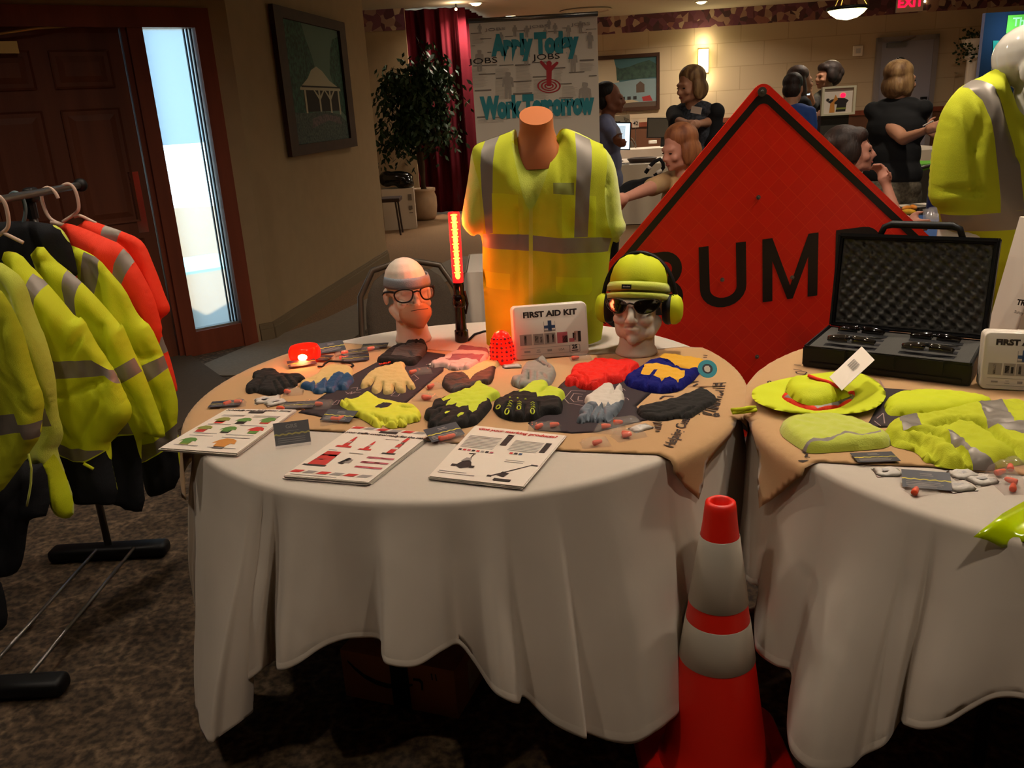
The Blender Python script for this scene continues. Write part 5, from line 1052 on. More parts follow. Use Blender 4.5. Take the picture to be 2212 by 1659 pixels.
# red mesh lamp by the kit
rc_ = G(1086, 782, TOP + .006); t = thing('mesh_beacon', 'red dotted dome lamp leaning against the left side of the first aid kit', 'warning light', rc_)
zt_ = D(1085, 713, rc_.y).z - rc_.z; rr = abs(D(1112, 750, rc_.y).x - D(1058, 750, rc_.y).x) / 2
b = B(); pr_ = [(rr * .9, 0), (rr, zt_ * .15), (rr * 1.0, zt_ * .45), (rr * .85, zt_ * .72), (rr * .55, zt_ * .92), (rr * .15, zt_)]; b.lathe(pr_, rc_, 28, 1, .7); b.build('dome', 'red_lens', t, smooth=True)
b = B(); 
for i in range(6):
    for j in range(7):
        a_ = -math.pi + .35 + j * .4; z_ = zt_ * (.12 + i * .13); k = math.sqrt(max(.05, 1 - (max(0, z_ / zt_ - .3) / .75) ** 2)); c_ = rc_ + Vector((rr * k * math.cos(a_), rr * .7 * k * math.sin(a_), z_)); b.ell(c_, .0035 if (i + j) % 3 else .005, n=6)
b.build('dots', 'banner_red', t, smooth=True)
l = lamp('mesh_beacon_light', rc_ + Vector((-.035, .02, zt_ + .035)), .85, (1, .12, .04), .02, 'POINT'); l.parent = t; l.matrix_parent_inverse = LOC[t.name].inverted()
# light thrown on the vest from the lamp behind it

# first aid kits
def kit(lab, pl, pr, zt, h, full=True, lean=.16):
    p0 = G(*pl, zt); p1 = G(*pr, zt); u = (p1 - p0); w = u.length; u.normalize(); v = Vector((-u.y, u.x, 0)); up = (Vector((0, 0, 1)) + v * lean).normalized()
    t = thing('first_aid_kit', lab, 'first aid kit', (p0 + p1) / 2, 0, 'white first aid kits'); fr = frame((p0 + p1) / 2 + up * (h / 2), u, up); n = fr.to_3x3() @ Vector((0, 0, 1)); d = .055
    def rbox(name, w_, h_, z0, z1, r, m_, inset=0):
        b = B(); o = []
        for cx_, cy_, a0 in ((w_ / 2 - r, h_ / 2 - r, 0), (-w_ / 2 + r, h_ / 2 - r, 90), (-w_ / 2 + r, -h_ / 2 + r, 180), (w_ / 2 - r, -h_ / 2 + r, 270)):
            for k in range(6): a = R(a0 + k * 18); o.append((cx_ + r * math.cos(a), cy_ + r * math.sin(a)))
        s = .96; rings = [(s, z0), (1, z0 + .004), (1, z1 - .004), (.985, z1 - .001), (.97, z1)]
        vs = []; k = len(o)
        for sc, z_ in rings: vs += [fr @ Vector((x * (1 - (1 - sc) * min(1, .1 / max(w_, .01)) * 2), y * (1 - (1 - sc) * 1.2), z_)) for x, y in o]
        fs = [(i * k + j, i * k + (j + 1) % k, (i + 1) * k + (j + 1) % k, (i + 1) * k + j) for i in range(len(rings) - 1) for j in range(k)] + [tuple(range(k))[::-1], tuple(range((len(rings) - 1) * k, len(rings) * k))]
        b.add(vs, fs); return b.build(name, m_, t, smooth='auto')
    rbox('case_lid', w, h, -d * .45, 0, .014, 'plastic_white'); rbox('case_back', w * 1.01, h * 1.01, -d, -d * .5, .014, 'plastic_white')
    mx = lambda x, y: frame(fr @ Vector((x * w, y * h, .001)), u, up)
    text('title', 'FIRST AID KIT', .0235 * w / .228, mx(0.0, .33), 'ink', t, .0011, sx=1.14)
    def bar(m_, *r, name='label_print'):
        b = B()
        for x0, y0, x1, y1 in r: b.add(fq(fr, x0 * w, x1 * w, y0 * h, y1 * h, .0009), [(0, 1, 2, 3)])
        b.build(name, m_, t)
    bar('ink_blue', (-.035, -.0, .015, .205), (-.085, .06, .06, .115), name='cross_emblem'); bar('ink_grey', (-.085, -.0, .06, .03), (-.09, -.005, -.085, .19), (.06, .0, .064, .19), name='emblem_frame')
    bar('ink_grey', (-.42, -.235, -.26, -.03), (-.24, -.235, -.10, -.03), (-.09, -.235, .06, -.03), name='photo_strip'); bar('ink', (-.36, -.22, -.33, -.05), (-.22, -.2, -.17, -.07), (-.15, -.2, -.12, -.09), (-.06, -.21, -.03, -.06), (.01, -.21, .04, -.06), (.15, -.23, .22, -.1), (.29, -.2, .33, -.06), (.36, -.235, .40, -.035), name='photo_strip_dark')
    bar('ink_pink', (.08, -.235, .22, -.03), (.24, -.23, .31, -.16), name='photo_strip_pink'); bar('leather_pale', (.31, -.235, .36, -.03), name='photo_strip_skin')
    bar('ink_grey', (-.42, -.295, .24, -.29), (-.42, -.42, .24, -.415), name='rule_lines'); bar('ink_grey', (-.37, -.37, -.29, -.34), (-.20, -.34, -.16, -.33), (-.21, -.38, -.15, -.37), (-.06, -.375, .0, -.335), name='rating_print')
    text('usa_print', 'USA', .010, mx(.13, -.355), 'ink_grey', t, 0); text('count_print', '25', .017, mx(.31, -.325), 'ink', t, .0008)
    bar('ink', (.245, -.29, .375, -.285), (.245, -.425, .375, -.42), (.24, -.42, .245, -.29), (.375, -.42, .38, -.29), (.265, -.40, .355, -.385), name='count_box')
    return t
p0 = G(1113, 779, TOP); hk = D(1100, 662, p0.y + .02).z - TOP
kit('white first aid kit leaning before the torso form on the glove table', (1113, 779), (1273, 766), TOP + .007, .168)
kit('white first aid kit at the right edge, standing by the black case', (2115, 840), (2300, 850), TOP + .007, .150, lean=.1)

# foam heads
def head_prims(mx, s=1.0, neck=True, base=.10, mask=False):
    e = lambda c, r, rot=(0, 0, 0): ('e', mx @ (Vector(c) * s), tuple(q * s for q in r), rot)
    cp = lambda a, ra, c, rc: ('c', mx @ (Vector(a) * s), ra * s, mx @ (Vector(c) * s), rc * s)
    rz = mx.to_euler()
    E = lambda c, r: ('e', mx @ (Vector(c) * s), tuple(q * s for q in r), (rz.x, rz.y, rz.z))
    p = [E((0, .022, .150), (.074, .094, .084)), E((0, -.022, .10), (.060, .066, .080)), E((0, -.036, .040), (.044, .048, .036)), cp((0, -.074, .018), .017, (0, -.066, .024), .02),
         cp((-.036, -.074, .128), .0125, (0, -.086, .126), .011), cp((.036, -.074, .128), .0125, (0, -.086, .126), .011), cp((0, -.086, .118), .008, (0, -.106, .079), .0125), E((-.012, -.094, .074), (.009, .010, .008)), E((.012, -.094, .074), (.009, .010, .008)),
         E((-.037, -.062, .078), (.024, .022, .020)), E((.037, -.062, .078), (.024, .022, .020)), cp((-.020, -.080, .050), .0065, (0, -.090, .051), .0075), cp((.020, -.080, .050), .0065, (0, -.090, .051), .0075), cp((-.016, -.080, .040), .007, (.016, -.080, .040), .007),
         E((-.076, .018, .105), (.009, .020, .030)), E((.076, .018, .105), (.009, .020, .030)), cp((-.040, -.02, .035), .022, (-.052, .012, .06), .022), cp((.040, -.02, .035), .022, (.052, .012, .06), .022)]
    if neck: p += [cp((0, .014, .055), .050, (0, .028, -.03), .050)]
    return p
def foam_head(lab, px, py, top, yaw, nod, s):
    c = G(px, py, TOP + .004); t = thing('foam_head', lab, 'mannequin head', c, 0, 'foam display heads')
    zc = D(px, top, c.y).z - c.z; H = .238 * s; base = zc - H * .985
    mx = Matrix.Translation(c + Vector((0, 0, base))) @ Matrix.Rotation(yaw, 4, 'Z') @ Matrix.Rotation(nod, 4, 'X')
    pr = head_prims(mx, s)
    b = []
    ob = blob('head', pr, 'foam_white', t, .0032, 16)
    k = B(); nn = [(.061, 0), (.064, .004), (.062, .012), (.056, base * .55), (.052, base * .9), (.05, base + .04)]
    k.lathe([(r * s, z_) for r, z_ in nn], c + Vector((0, .012, 0)), 40); k.build('neck_stand', 'foam_white', t, smooth=True)
    return t, mx, s
h1, m1, s1 = foam_head('white foam head wearing glasses, a dust mask and a grey brow band', 893, 737, 556, R(22), R(-4), 1.0)
h2, m2, s2 = foam_head('white foam head with dark glasses, yellow beanie and ear defenders', 1376, 764, 572, R(-20), R(-6), 1.04)
def glasses(name, lab, mx, s, fm, lm, clear):
    t = thing(name, lab, 'glasses', mx @ (Vector((0, -.09, .12)) * s))
    V = lambda x, y, z_: mx @ (Vector((x, y, z_)) * s)
    for sg in (-1, 1):
        o = [(.010, .130), (.030, .139), (.060, .141), (.078, .136), (.080, .124), (.070, .108), (.046, .098), (.026, .100), (.014, .112)] if not clear else [(.012, .128), (.018, .136), (.045, .139), (.066, .132), (.071, .118), (.064, .100), (.045, .093), (.024, .097), (.014, .112)]
        cur = lambda x: -.108 + .55 * max(0, x - .01) ** 1.25 * 1.0 + (x ** 2) * 3.2
        ring = [V(sg * x, cur(x), z_) for x, z_ in smooth_poly(o, 2)]
        b = B(); b.tube(ring, .0028 * s if clear else .002 * s, 8, closed=True); b.build('rim', fm, t, smooth=True)
        b = B(); c_ = sum(ring, Vector()) / len(ring) + (mx.to_3x3() @ Vector((0, -.004, 0))); b.add(ring + [c_], [(i, (i + 1) % len(ring), len(ring)) for i in range(len(ring))]); b.build('lens', lm, t, smooth=True)
        b = B(); b.tube([V(sg * .069, cur(.069), .130), V(sg * .078, -.05, .130), V(sg * .084, .0, .124), V(sg * .084, .03, .112)], [.004, .0045, .003, .0025], 8); b.build('temple_arm', fm, t, smooth=True)
    b = B(); b.tube([V(-.013, -.107, .126), V(0, -.113, .130), V(.013, -.107, .126)], .003, 8); b.build('bridge', fm, t, smooth=True)
glasses('safety_glasses', 'black framed clear safety glasses on the left foam head', m1, s1, 'black_plastic', 'glass_clear', True)
glasses('sunglasses', 'dark wraparound sunglasses on the right foam head', m2, s2, 'black_gloss', 'dark_lens', False)
# dust mask, folded duck-bill shape
t = thing('dust_mask', 'tan folded dust mask covering the lower face of the left foam head', 'mask', m1 @ Vector((0, -.1, .06)))
rows = []
for i in range(13):
    a = -1 + i / 6; row = []
    for j in range(9):
        v_ = j / 8; w = .058 * math.sin(math.pi * (.18 + .72 * v_)) ** .7; x = a * w; y = -.128 + .060 * abs(a) ** 2.2 + .030 * abs(v_ - .55) ** 1.3 + (.004 * math.cos(a * 9) if j in (0, 8) else 0); z_ = .088 - v_ * .085; row.append(m1 @ Vector((x, y, z_)))
    rows.append(row)
grid_mesh('mask_shell', rows, 'dust_mask', t, solid=.0016)
b = B(); b.tube([m1 @ Vector(p) for p in ((-.030, -.118, .0665), (0, -.133, .070), (.030, -.118, .0665))], .0011, 6); b.build('seam', 'black_plastic', t, smooth=True)
# grey sweat band
t = thing('brow_band', 'grey sponge sweat band around the brow of the left foam head', 'head band', m1 @ Vector((0, -.09, .155)))
rows = []
for i in range(37):
    a = R(-190 + 200 * i / 36); row = []
    for z_, k in ((.140, 1.0), (.150, 1.01), (.165, 1.0), (.176, .975)):
        fl = math.sqrt(max(.02, 1 - ((z_ - .135) / .1) ** 2)); row.append(m1 @ Vector((.0795 * k * fl ** .5 * math.cos(a), .010 + .1035 * k * fl ** .7 * math.sin(a), z_ + .006 * math.sin(a * 1))))
    rows.append(row)
rows = rows[2:37]
grid_mesh('band', rows, 'grey_band', t, solid=.004)

# beanie and ear defenders on the right head
t = thing('knit_beanie', 'bright yellow fleece beanie with a small black label on the right foam head', 'hat', m2 @ Vector((0, 0, .2)))
mb = m2 @ Matrix.Translation((0, .012, .128)) @ Matrix.Rotation(R(-12), 4, 'X')
rows = []
prof = [(.086, .006), (.089, .014), (.088, .028), (.086, .040), (.0835, .046), (.084, .052), (.083, .072), (.077, .095), (.062, .116), (.04, .130), (.012, .136)]
for r, z_ in prof: rows.append([mb @ Vector((r * s2 * (1 + .012 * math.sin(i * .9 + z_ * 60)) * math.cos(i * math.pi / 24), r * s2 * 1.2 * math.sin(i * math.pi / 24), z_ * s2 + .003 * math.sin(i * .7))) for i in range(48)])
grid_mesh('beanie_crown', rows[4:], 'hivis', t, closed=True, solid=.003)
rows = []
for k in range(9):
    a_ = k / 8 * math.pi * 1.9; rows.append([mb @ Vector(((.0875 + .006 * math.cos(a_)) * s2 * math.cos(i * math.pi / 24), (.0875 + .006 * math.cos(a_)) * s2 * 1.2 * math.sin(i * math.pi / 24), (.026 + .024 * math.sin(a_)) * s2 + .004 * math.sin(i * math.pi / 24))) for i in range(48)])
grid_mesh('turned_brim', rows, 'hivis_pale', t, closed=True, solid=.003)
lb = B(); c_ = [mb @ Vector((-.014 * s2 + .030 * x, -.1155 * s2, (.030 + .013 * y) * s2)) for x, y in ((-.5, -.5), (.5, -.5), (.5, .5), (-.5, .5))]; lb.add(c_, [(0, 1, 2, 3)]); lb.build('woven_label', 'black_cloth', t)
text('label_text', 'thinsulate', .0055, frame(sum(c_, Vector()) / 4 + (mb.to_3x3() @ Vector((0, -.001, 0))), c_[1] - c_[0], c_[3] - c_[0]), 'paper2', t)
t = thing('ear_defenders', 'black headband ear defenders with yellow cups over the beanie', 'ear defenders', m2 @ Vector((0, 0, .12)))
me_ = m2 @ Matrix.Translation((0, .022, 0))
b = B(); rows = []
for i in range(33):
    a = R(-8 + 196 * i / 32); rr = .118 * s2; c_ = Vector((rr * .94 * math.cos(a), .01, (.118 + .148 * math.sin(a)) * s2)); n = Vector((math.cos(a), 0, math.sin(a)))
    rows.append([me_ @ (c_ + n * q[0] + Vector((0, q[1], 0))) for q in ((.004, -.014), (.006, 0), (.004, .014), (-.004, .014), (-.006, 0), (-.004, -.014))])
grid_mesh('headband', rows, 'black_plastic', t, closed=True)
for sg in (-1, 1):
    pr_c = [(.030, 0), (.036, .004), (.038, .012), (.034, .020)]
    mc = me_ @ Matrix.Translation((sg * .080 * s2, 0, .098 * s2)) @ Matrix.Rotation(sg * R(90), 4, 'Y')
    def lat(prof, nm, m_, sx=1.0, sy=1.25):
        rows = [[mc @ Vector((r * sy * math.cos(i * math.pi / 16), r * sx * math.sin(i * math.pi / 16), z_)) for i in range(32)] for r, z_ in prof]; grid_mesh(nm, rows, m_, t, closed=True)
    lat([(.004, -.004), (.03, -.006), (.037, .002), (.039, .012), (.036, .022), (.030, .026), (.002, .026)], 'ear_cushion', 'black_plastic')
    lat([(.036, .020), (.038, .026), (.037, .036), (.030, .048), (.018, .054), (.001, .055)], 'cup_shell', 'hivis')
    b = B(); b.tube([mc @ Vector((-.05, .012, .02)), mc @ Vector((-.03, .014, .045)), mc @ Vector((0, .012, .050))], .0015, 6); b.tube([mc @ Vector((-.05, -.012, .02)), mc @ Vector((-.03, -.014, .045)), mc @ Vector((0, -.012, .050))], .0015, 6); b.build('wire_yoke', 'black_plastic', t, smooth=True)
# ------------------------------------------------------------------ things on the hat table
E5c = lambda p: C(1700, 480, 4.32, p); E6c = lambda p: C(1600, 740, 3.606, p)
# open case of glasses
fl = Vector((.843, 2.325, TOP + .008)); u = Vector((.349, -.252, 0)).normalized(); v = Vector((-u.y, u.x, 0)); Wc, Dc, Hc = .435, .265, .062; up = Vector((0, 0, 1))
t = thing('carry_case', 'open black carry case with egg-crate foam in its lid on the hat table', 'case', fl + u * Wc / 2 + v * Dc / 2)
fr = frame(fl, u, v)
def fbox(b, x0, x1, y0, y1, z0, z1, bev=.006):
    bm = bmesh.new(); bmesh.ops.create_cube(bm, size=1)
    for q in bm.verts: q.co = Vector(((x0 + x1) / 2 + q.co.x * (x1 - x0), (y0 + y1) / 2 + q.co.y * (y1 - y0), (z0 + z1) / 2 + q.co.z * (z1 - z0)))
    if bev: bmesh.ops.bevel(bm, geom=bm.edges[:], offset=bev, segments=2, affect='EDGES')
    bm.verts.index_update(); vs = [fr @ q.co for q in bm.verts]; fs = [[q.index for q in f.verts] for f in bm.faces]; bm.free(); return b.add(vs, fs)
b = B(); fbox(b, 0, Wc, 0, .008, 0, Hc); fbox(b, 0, Wc, Dc - .008, Dc, 0, Hc - .004); fbox(b, 0, .008, 0, Dc, 0, Hc); fbox(b, Wc - .008, Wc, 0, Dc, 0, Hc); fbox(b, 0, Wc, 0, Dc, 0, .012)
for x in (.05, .18, .30): fbox(b, x, x + .07, -.006, .002, .02, Hc + .002, .003)
fbox(b, .02, Wc - .02, -.004, .002, .006, .018, .002); b.build('case_tray', 'black_plastic', t, smooth='auto')
b = B(); fbox(b, .008, Wc - .008, .008, Dc - .008, .012, Hc - .006, .003); b.build('foam_insert', 'grey_foam', t)
b = B()
for x0, x1 in ((.045, .185), (.245, .385)):
    for i in range(4): fbox(b, x0, x1, .045 + i * .048, .070 + i * .048, Hc - .0062, Hc - .0052, 0)
b.build('foam_slots', 'black_cloth', t)
lean = (up * math.cos(R(9)) + v * math.sin(R(9))); hg = fl + v * Dc + up * (Hc - .004); LH = .285
fr = frame(hg, u, lean); NL = -(fr.to_3x3() @ Vector((0, 0, 1)))        # towards the back
b = B(); th_ = .034
def edge(b, x0, x1, y0, y1): fbox(b, x0, x1, y0, y1, -.002, th_, .008)
# local z of this frame points to the viewer; lid shell sits behind
sgn = 1 if (fr.to_3x3() @ Vector((0, 0, 1))).dot(v) < 0 else -1
Z0, Z1 = (-th_, .004) if sgn > 0 else (-.004, th_)
for x0, x1, y0, y1 in ((0, .014, 0, LH), (Wc - .014, Wc, 0, LH), (0, Wc, 0, .010), (0, Wc, LH - .016, LH)): fbox(b, x0, x1, y0, y1, Z0, Z1, .006)
fbox(b, 0, Wc, 0, LH, Z0 - .003, Z0 + .005, .003); b.build('case_lid', 'black_plastic', t, smooth='auto')
b = B(); hx0, hx1 = Wc * .27, Wc * .78
b.tube([fr @ Vector(p) for p in ((hx0, LH - .004, -.012), (hx0 + .01, LH + .022, -.012), (hx0 + .03, LH + .030, -.012), (hx1 - .03, LH + .030, -.012), (hx1 - .01, LH + .022, -.012), (hx1, LH - .004, -.012))], [.009, .009, .011, .011, .009, .009], 10); b.build('handle', 'black_plastic', t, smooth=True)
rows = []; nx, ny = 120, 80
for j in range(ny + 1):
    row = []
    for i in range(nx + 1):
        x = .016 + (Wc - .032) * i / nx; y = .012 + (LH - .030) * j / ny; px_ = .0385
        h = .011 * (math.sin(2 * math.pi * (x + y * .35) / px_) * math.sin(2 * math.pi * (y - x * .0) / px_)); ed = min(1, i / 3, j / 3, (nx - i) / 3, (ny - j) / 3)
        row.append(fr @ Vector((x, y, sgn * (-.012 + (h) * ed))))
    rows.append(row)
grid_mesh('egg_crate_foam', rows, 'grey_foam', t)
frc = frame(fl, u, v)
def shades(cx, cy, lab, m_):
    tt_ = thing('safety_glasses', lab, 'glasses', frc @ Vector((cx, cy, Hc)), 0, 'dark glasses in the open case')
    for sg in (-1, 1):
        rows = []
        for i in range(9):
            a = i / 8; row = []
            for j in range(6):
                s = j / 5; x = cx + sg * (.006 + .058 * a); y = cy - .012 - .016 * math.cos(a * 1.4) + .022 * s * (1 - .3 * a); z_ = Hc - .002 + .030 * math.sin(math.pi * (.12 + .76 * s)) * (1 - .35 * a ** 2); row.append(frc @ Vector((x, y, z_)))
            rows.append(row)
        grid_mesh('lens', rows, m_, tt_, solid=.0015)
        b = B(); b.tube([frc @ Vector((cx + sg * .064, cy - .004, Hc + .012)), frc @ Vector((cx + sg * .060, cy + .018, Hc + .008)), frc @ Vector((cx + sg * .01, cy + .022, Hc + .004))], .003, 6); b.build('temple_arm', 'black_gloss', tt_, smooth=True)
    b = B(); b.tube([frc @ Vector((cx - .01, cy - .026, Hc + .020)), frc @ Vector((cx, cy - .028, Hc + .024)), frc @ Vector((cx + .01, cy - .026, Hc + .020))], .003, 6); b.build('bridge', 'black_gloss', tt_, smooth=True)
mat('lens_silver', '#5c564c', .05, metal=.8)
shades(.115, .075, 'silver mirrored glasses, front left pair in the case', 'lens_silver'); shades(.115, .19, 'dark glasses, rear left pair in the case', 'dark_lens'); shades(.315, .19, 'black glasses, rear right pair in the case', 'dark_lens'); shades(.315, .075, 'smoke grey glasses, front right pair in the case', 'lens_silver')

# wide brimmed hat
def g2(p): return tr(E6c(p), ZT)
hc = G(*E6c([(600, 440)])[0], ZT); t = thing('sun_hat', 'lime wide brimmed hat with an orange and grey band, crown squashed', 'hat', hc)
brim = E6c([(80, 450), (100, 400), (180, 360), (345, 315), (520, 290), (700, 280), (880, 285), (1000, 320), (1090, 380), (1135, 450), (1100, 520), (1020, 570), (900, 600), (600, 610), (310, 598), (150, 540), (95, 500)])
puff('hat_brim', tr(brim, ZT), lambda u_, v_, n: Vector((u_, v_, ZT + .006 + n + .012 * ((u_ - hc.x) ** 2 + (v_ - hc.y) ** 2) / .03)), 'hivis', .004, .01, .002, [], ('hat_brim', t), .012, fnoise(14, .004, 4))
band0 = E6c([(305, 395), (350, 385), (430, 410), (560, 440), (700, 425), (830, 380), (895, 350), (892, 400), (840, 450), (720, 505), (600, 528), (540, 520), (430, 480), (340, 440)])
puff('orange_band', tr(band0, ZT + .022), on_table(ZT + .010), 'hivis_orange', .018, .02, 0, [('grey_tape', tr(E6c([(335, 410), (380, 405), (540, 470), (640, 475), (760, 440), (890, 380), (885, 400), (760, 470), (600, 505), (440, 455)]), ZT + .026), 'reflective')], ('orange_band', t), .006, None)
crown = E6c([(350, 320), (360, 275), (410, 252), (520, 262), (640, 290), (760, 335), (830, 355), (885, 350), (830, 375), (700, 420), (600, 442), (500, 428), (420, 395), (375, 360)])
puff('hat_crown', tr(crown, ZT + .045), on_table(ZT + .026), 'hivis', .030, .05, .0, [], ('hat_crown', t), .008, fnoise(20, .006, 8), 1, [(tr(E6c([(520, 285), (640, 320), (780, 370)]), ZT), .01, .012)])
b = B(); b.tube([G(*p, ZT + .058) for p in E6c([(530, 258), (600, 285), (680, 305), (760, 345)])], .0045, 8); b.build('orange_cord', 'hivis_orange', t, smooth=True)
b = B(); b.tube([G(*E6c([p])[0], ZT + q) for p, q in (((110, 505), .008), (60, 0) and ((60, 508), .02), ((0, 520), .02), ((-70, 525), .012), ((-60, 545), .008), ((20, 540), .01), ((120, 525), .006))], .005, 8); b.build('chin_loop', 'hivis', t, smooth=True)
tgc = [G(*p, ZT + .07) for p in E6c([(690, 270), (935, 130), (1038, 195), (790, 345)])]; tgc = [q + Vector((0, 0, k)) for q, k in zip(tgc, (0, .035, .02, -.01))]
t2 = thing('price_tag', 'white barcode swing tag standing up from the brimmed hat', 'tag', tgc[0]); b = B(); b.poly(tgc, (0, .0, .0008)); b.build('tag_card', 'paper', t2)
fr = frame(tgc[0], tgc[3] - tgc[0], tgc[1] - tgc[0]); w_ = (tgc[3] - tgc[0]).length; l_ = (tgc[1] - tgc[0]).length; b = B(); bz = .0022 if fr.to_3x3().col[2].y < 0 else -.0022
for i in range(12):
    x = .25 + i * .04; nt = fr.to_3x3().col[2] * bz; dx_ = .012 if i % 3 else .024; b.add([tgc[0] + (tgc[3] - tgc[0]) * X_ + (tgc[1] - tgc[0]) * Y_ + nt for X_, Y_ in ((x, .45), (x + dx_, .45), (x + dx_, .66), (x, .66))], [(0, 1, 2, 3)])
b.build('barcode', 'ink', t2)
glove('pale lime fleece beanie with a thin grey seam, lying in front of the brimmed hat', E6c([(300, 620), (340, 575), (440, 545), (600, 532), (780, 545), (920, 580), (1010, 630), (1120, 690), (1180, 740), (1170, 790), (1080, 820), (800, 845), (560, 868), (500, 850), (440, 800), (380, 750), (320, 690)]),
    'hivis_pale', .045, subs=[('grey_seam', E6c([(458, 805), (470, 770), (540, 758), (700, 745), (810, 705), (950, 718), (1090, 690), (1095, 702), (950, 730), (812, 718), (705, 757), (545, 770), (480, 785), (468, 820)]), 'ink_grey')], creases=[(E6c([(545, 830), (800, 812), (1000, 795), (1170, 775)]), .006, .012)], h=.008, Dw=.035, group='beanies on the hat table', name='fleece_beanie', cat='hat', part='beanie_body', seed=20, amp=.004)
glove('flat lime beanie behind the folded mesh vest', E6c([(1115, 450), (1160, 400), (1250, 365), (1400, 348), (1600, 352), (1800, 385), (1960, 425), (1990, 470), (1850, 520), (1500, 560), (1180, 580), (1130, 540)]),
    'hivis', .038, h=.009, Dw=.035, group='beanies on the hat table', name='fleece_beanie', cat='hat', part='beanie_body', seed=21, amp=.004)
RT = 'reflective_tape'
glove('yellow mesh vest folded with silver tape, running off the right edge', E6c([(1100, 690), (1140, 620), (1220, 575), (1380, 548), (1500, 535), (1700, 480), (1840, 445), (1980, 432), (2110, 430), (2260, 450), (2420, 520), (2450, 800), (2330, 930), (2212, 940), (2010, 970), (1990, 1000), (1700, 990), (1520, 965), (1500, 930), (1430, 925), (1400, 860), (1330, 810), (1230, 790), (1180, 770)]),
    'hivis_mesh', .055, subs=[(RT, E6c([(1225, 570), (1365, 552), (1412, 660), (1268, 672)]), 'reflective'), (RT, E6c([(1840, 448), (2010, 432), (2130, 620), (2240, 615), (2300, 720), (2190, 725), (2000, 660), (1930, 640)]), 'reflective'), (RT, E6c([(1590, 680), (1700, 730), (1790, 830), (1990, 890), (2020, 915), (1850, 920), (1740, 810), (1650, 760)]), 'reflective'), (RT, E6c([(1750, 950), (1830, 925), (1960, 945), (1945, 992), (1760, 985)]), 'reflective')],
    creases=[(E6c(p), .010, .03) for p in ([(1500, 650), (1700, 600), (1880, 620)], [(1230, 700), (1400, 740), (1560, 860), (1600, 940)], [(1880, 620), (2050, 760), (2212, 850)], [(1300, 680), (1500, 690), (1640, 760), (1800, 900)])] + [(E6c(p), .004, .012) for p in ([(1440, 700), (1470, 760)], [(1500, 700), (1540, 760)], [(1180, 690), (1250, 760)])],
    h=.010, Dw=.04, group='beanies on the hat table', name='folded_vest', cat='vest', part='folded_mesh', seed=22, amp=.008)
for px, py, an, lb in ((1917, 1020, -.1, 'white wipe sachet nearest the table front, left of the dark card'), (2072, 1052, .1, 'white wipe sachet lying right of the tilted dark card'), (2122, 1038, .2, 'white wipe sachet touching the orange plug packets'), (2080, 1025, 0, 'pale wipe sachet half under the folded vest')):
    packet(px, py, an, .055, .045, 0, zt=TOP + .003, lab=lb, grp='wipe sachets on the hat table', seed=int(px))
card(1890, 988, -.05, 'dark card with a yellow line on the tan cloth below the pale beanie')
card(2000, 1046, -.35, 'dark card with a yellow line propped on an orange plug packet on the white cloth', .35, zt=TOP + .006)
packet(1990, 1062, .2, .06, .04, 1, zt=TOP + .003, lab='ear plug packet under the propped dark card', grp='ear plug packets on the hat table', seed=77)
for i, (px, py, lb) in enumerate(((2178, 1022, 'orange ear plug packet at the right edge, farther one'), (2180, 1052, 'orange ear plug packet at the right edge, nearer one'))): packet(px, py, .5 + i, .075, .055, 2, zt=TOP + .003, lab=lb, tall=.028, grp='ear plug packets on the hat table', seed=80 + i)
# glossy lime strap hanging over the rim
t = thing('reflective_strap', 'glossy lime reflective strap hanging over the rim at the right edge', 'strap', G(2190, 1120, TOP)); mat('strap_lime', '#c6e000', .2, coat=.5)
top_ = [(2230, 1078, .0, 1.40), (2212, 1085, .0, 0), (2190, 1100, 0, 0)]
rows = []; A_ = [G(2240, 1068, TOP + .012), G(2200, 1090, TOP + .013), G(2165, 1110, TOP + .014)]; B_ = [G(2270, 1150, TOP + .005), G(2240, 1160, TOP + .004), G(2215, 1170, TOP + .003)]
Yh = G(2150, 1140, TOP).y - .02
A_ += [D(2150, 1122, Yh), D(2120, 1145, Yh - .01), D(2103, 1160, Yh - .015)]; B_ += [D(2200, 1172, Yh - .02), D(2185, 1180, Yh - .02), D(2164, 1184, Yh - .02)]
grid_mesh('strap_band', [[a_.lerp(b_, k / 4) + Vector((0, 0, .004 * math.sin(math.pi * k / 4))) for k in range(5)] for a_, b_ in zip(A_, B_)], 'strap_lime', t, solid=.0015)
# tall white carton at the right edge
bc = D(2215, 760, 2.3); t = thing('tall_carton', 'tall white carton with black lettering at the right edge behind the first aid kit', 'box', (1.51, 2.33, TOP + .006)); cx0 = D(2184, 745, 2.3).x
b = B(); sl = .062; b.add([(cx0 + x + sl * z_ / .38, y, TOP + .006 + z_) for z_ in (0, .38) for x, y in ((0, 2.3), (.14, 2.3), (.14, 2.44), (0, 2.44))], [(3, 2, 1, 0), (4, 5, 6, 7), (0, 1, 5, 4), (1, 2, 6, 5), (2, 3, 7, 6), (3, 0, 4, 7)]); b.build('carton_body', 'paper', t)
q0 = D(2182, 650, 2.296); fr = frame(q0 + Vector((.02, 0, -.005)), Vector((1, 0, -.2)), Vector((0, 0, 1)))
text('carton_lettering', 'TREDS', .022, fr, 'ink', t, .0008, sx=.9, align='LEFT')
text('carton_lettering', 'Safety Plus', .012, frame(q0 + Vector((.016, 0, -.032)), Vector((1, 0, -.28)), Vector((0, 0, 1))), 'ink_grey', t, .0, align='LEFT')
b = B()
for k, (x_, z_, r_) in enumerate(((.03, .32, .018), (.028, .27, .014), (.022, .36, .012), (.03, .235, .010))):
    b.poly([(cx0 + x_ + sl * z_ / .38 + r_ * math.cos(i * .52), 2.2985, TOP + z_ + r_ * .8 * math.sin(i * .52)) for i in range(12)])
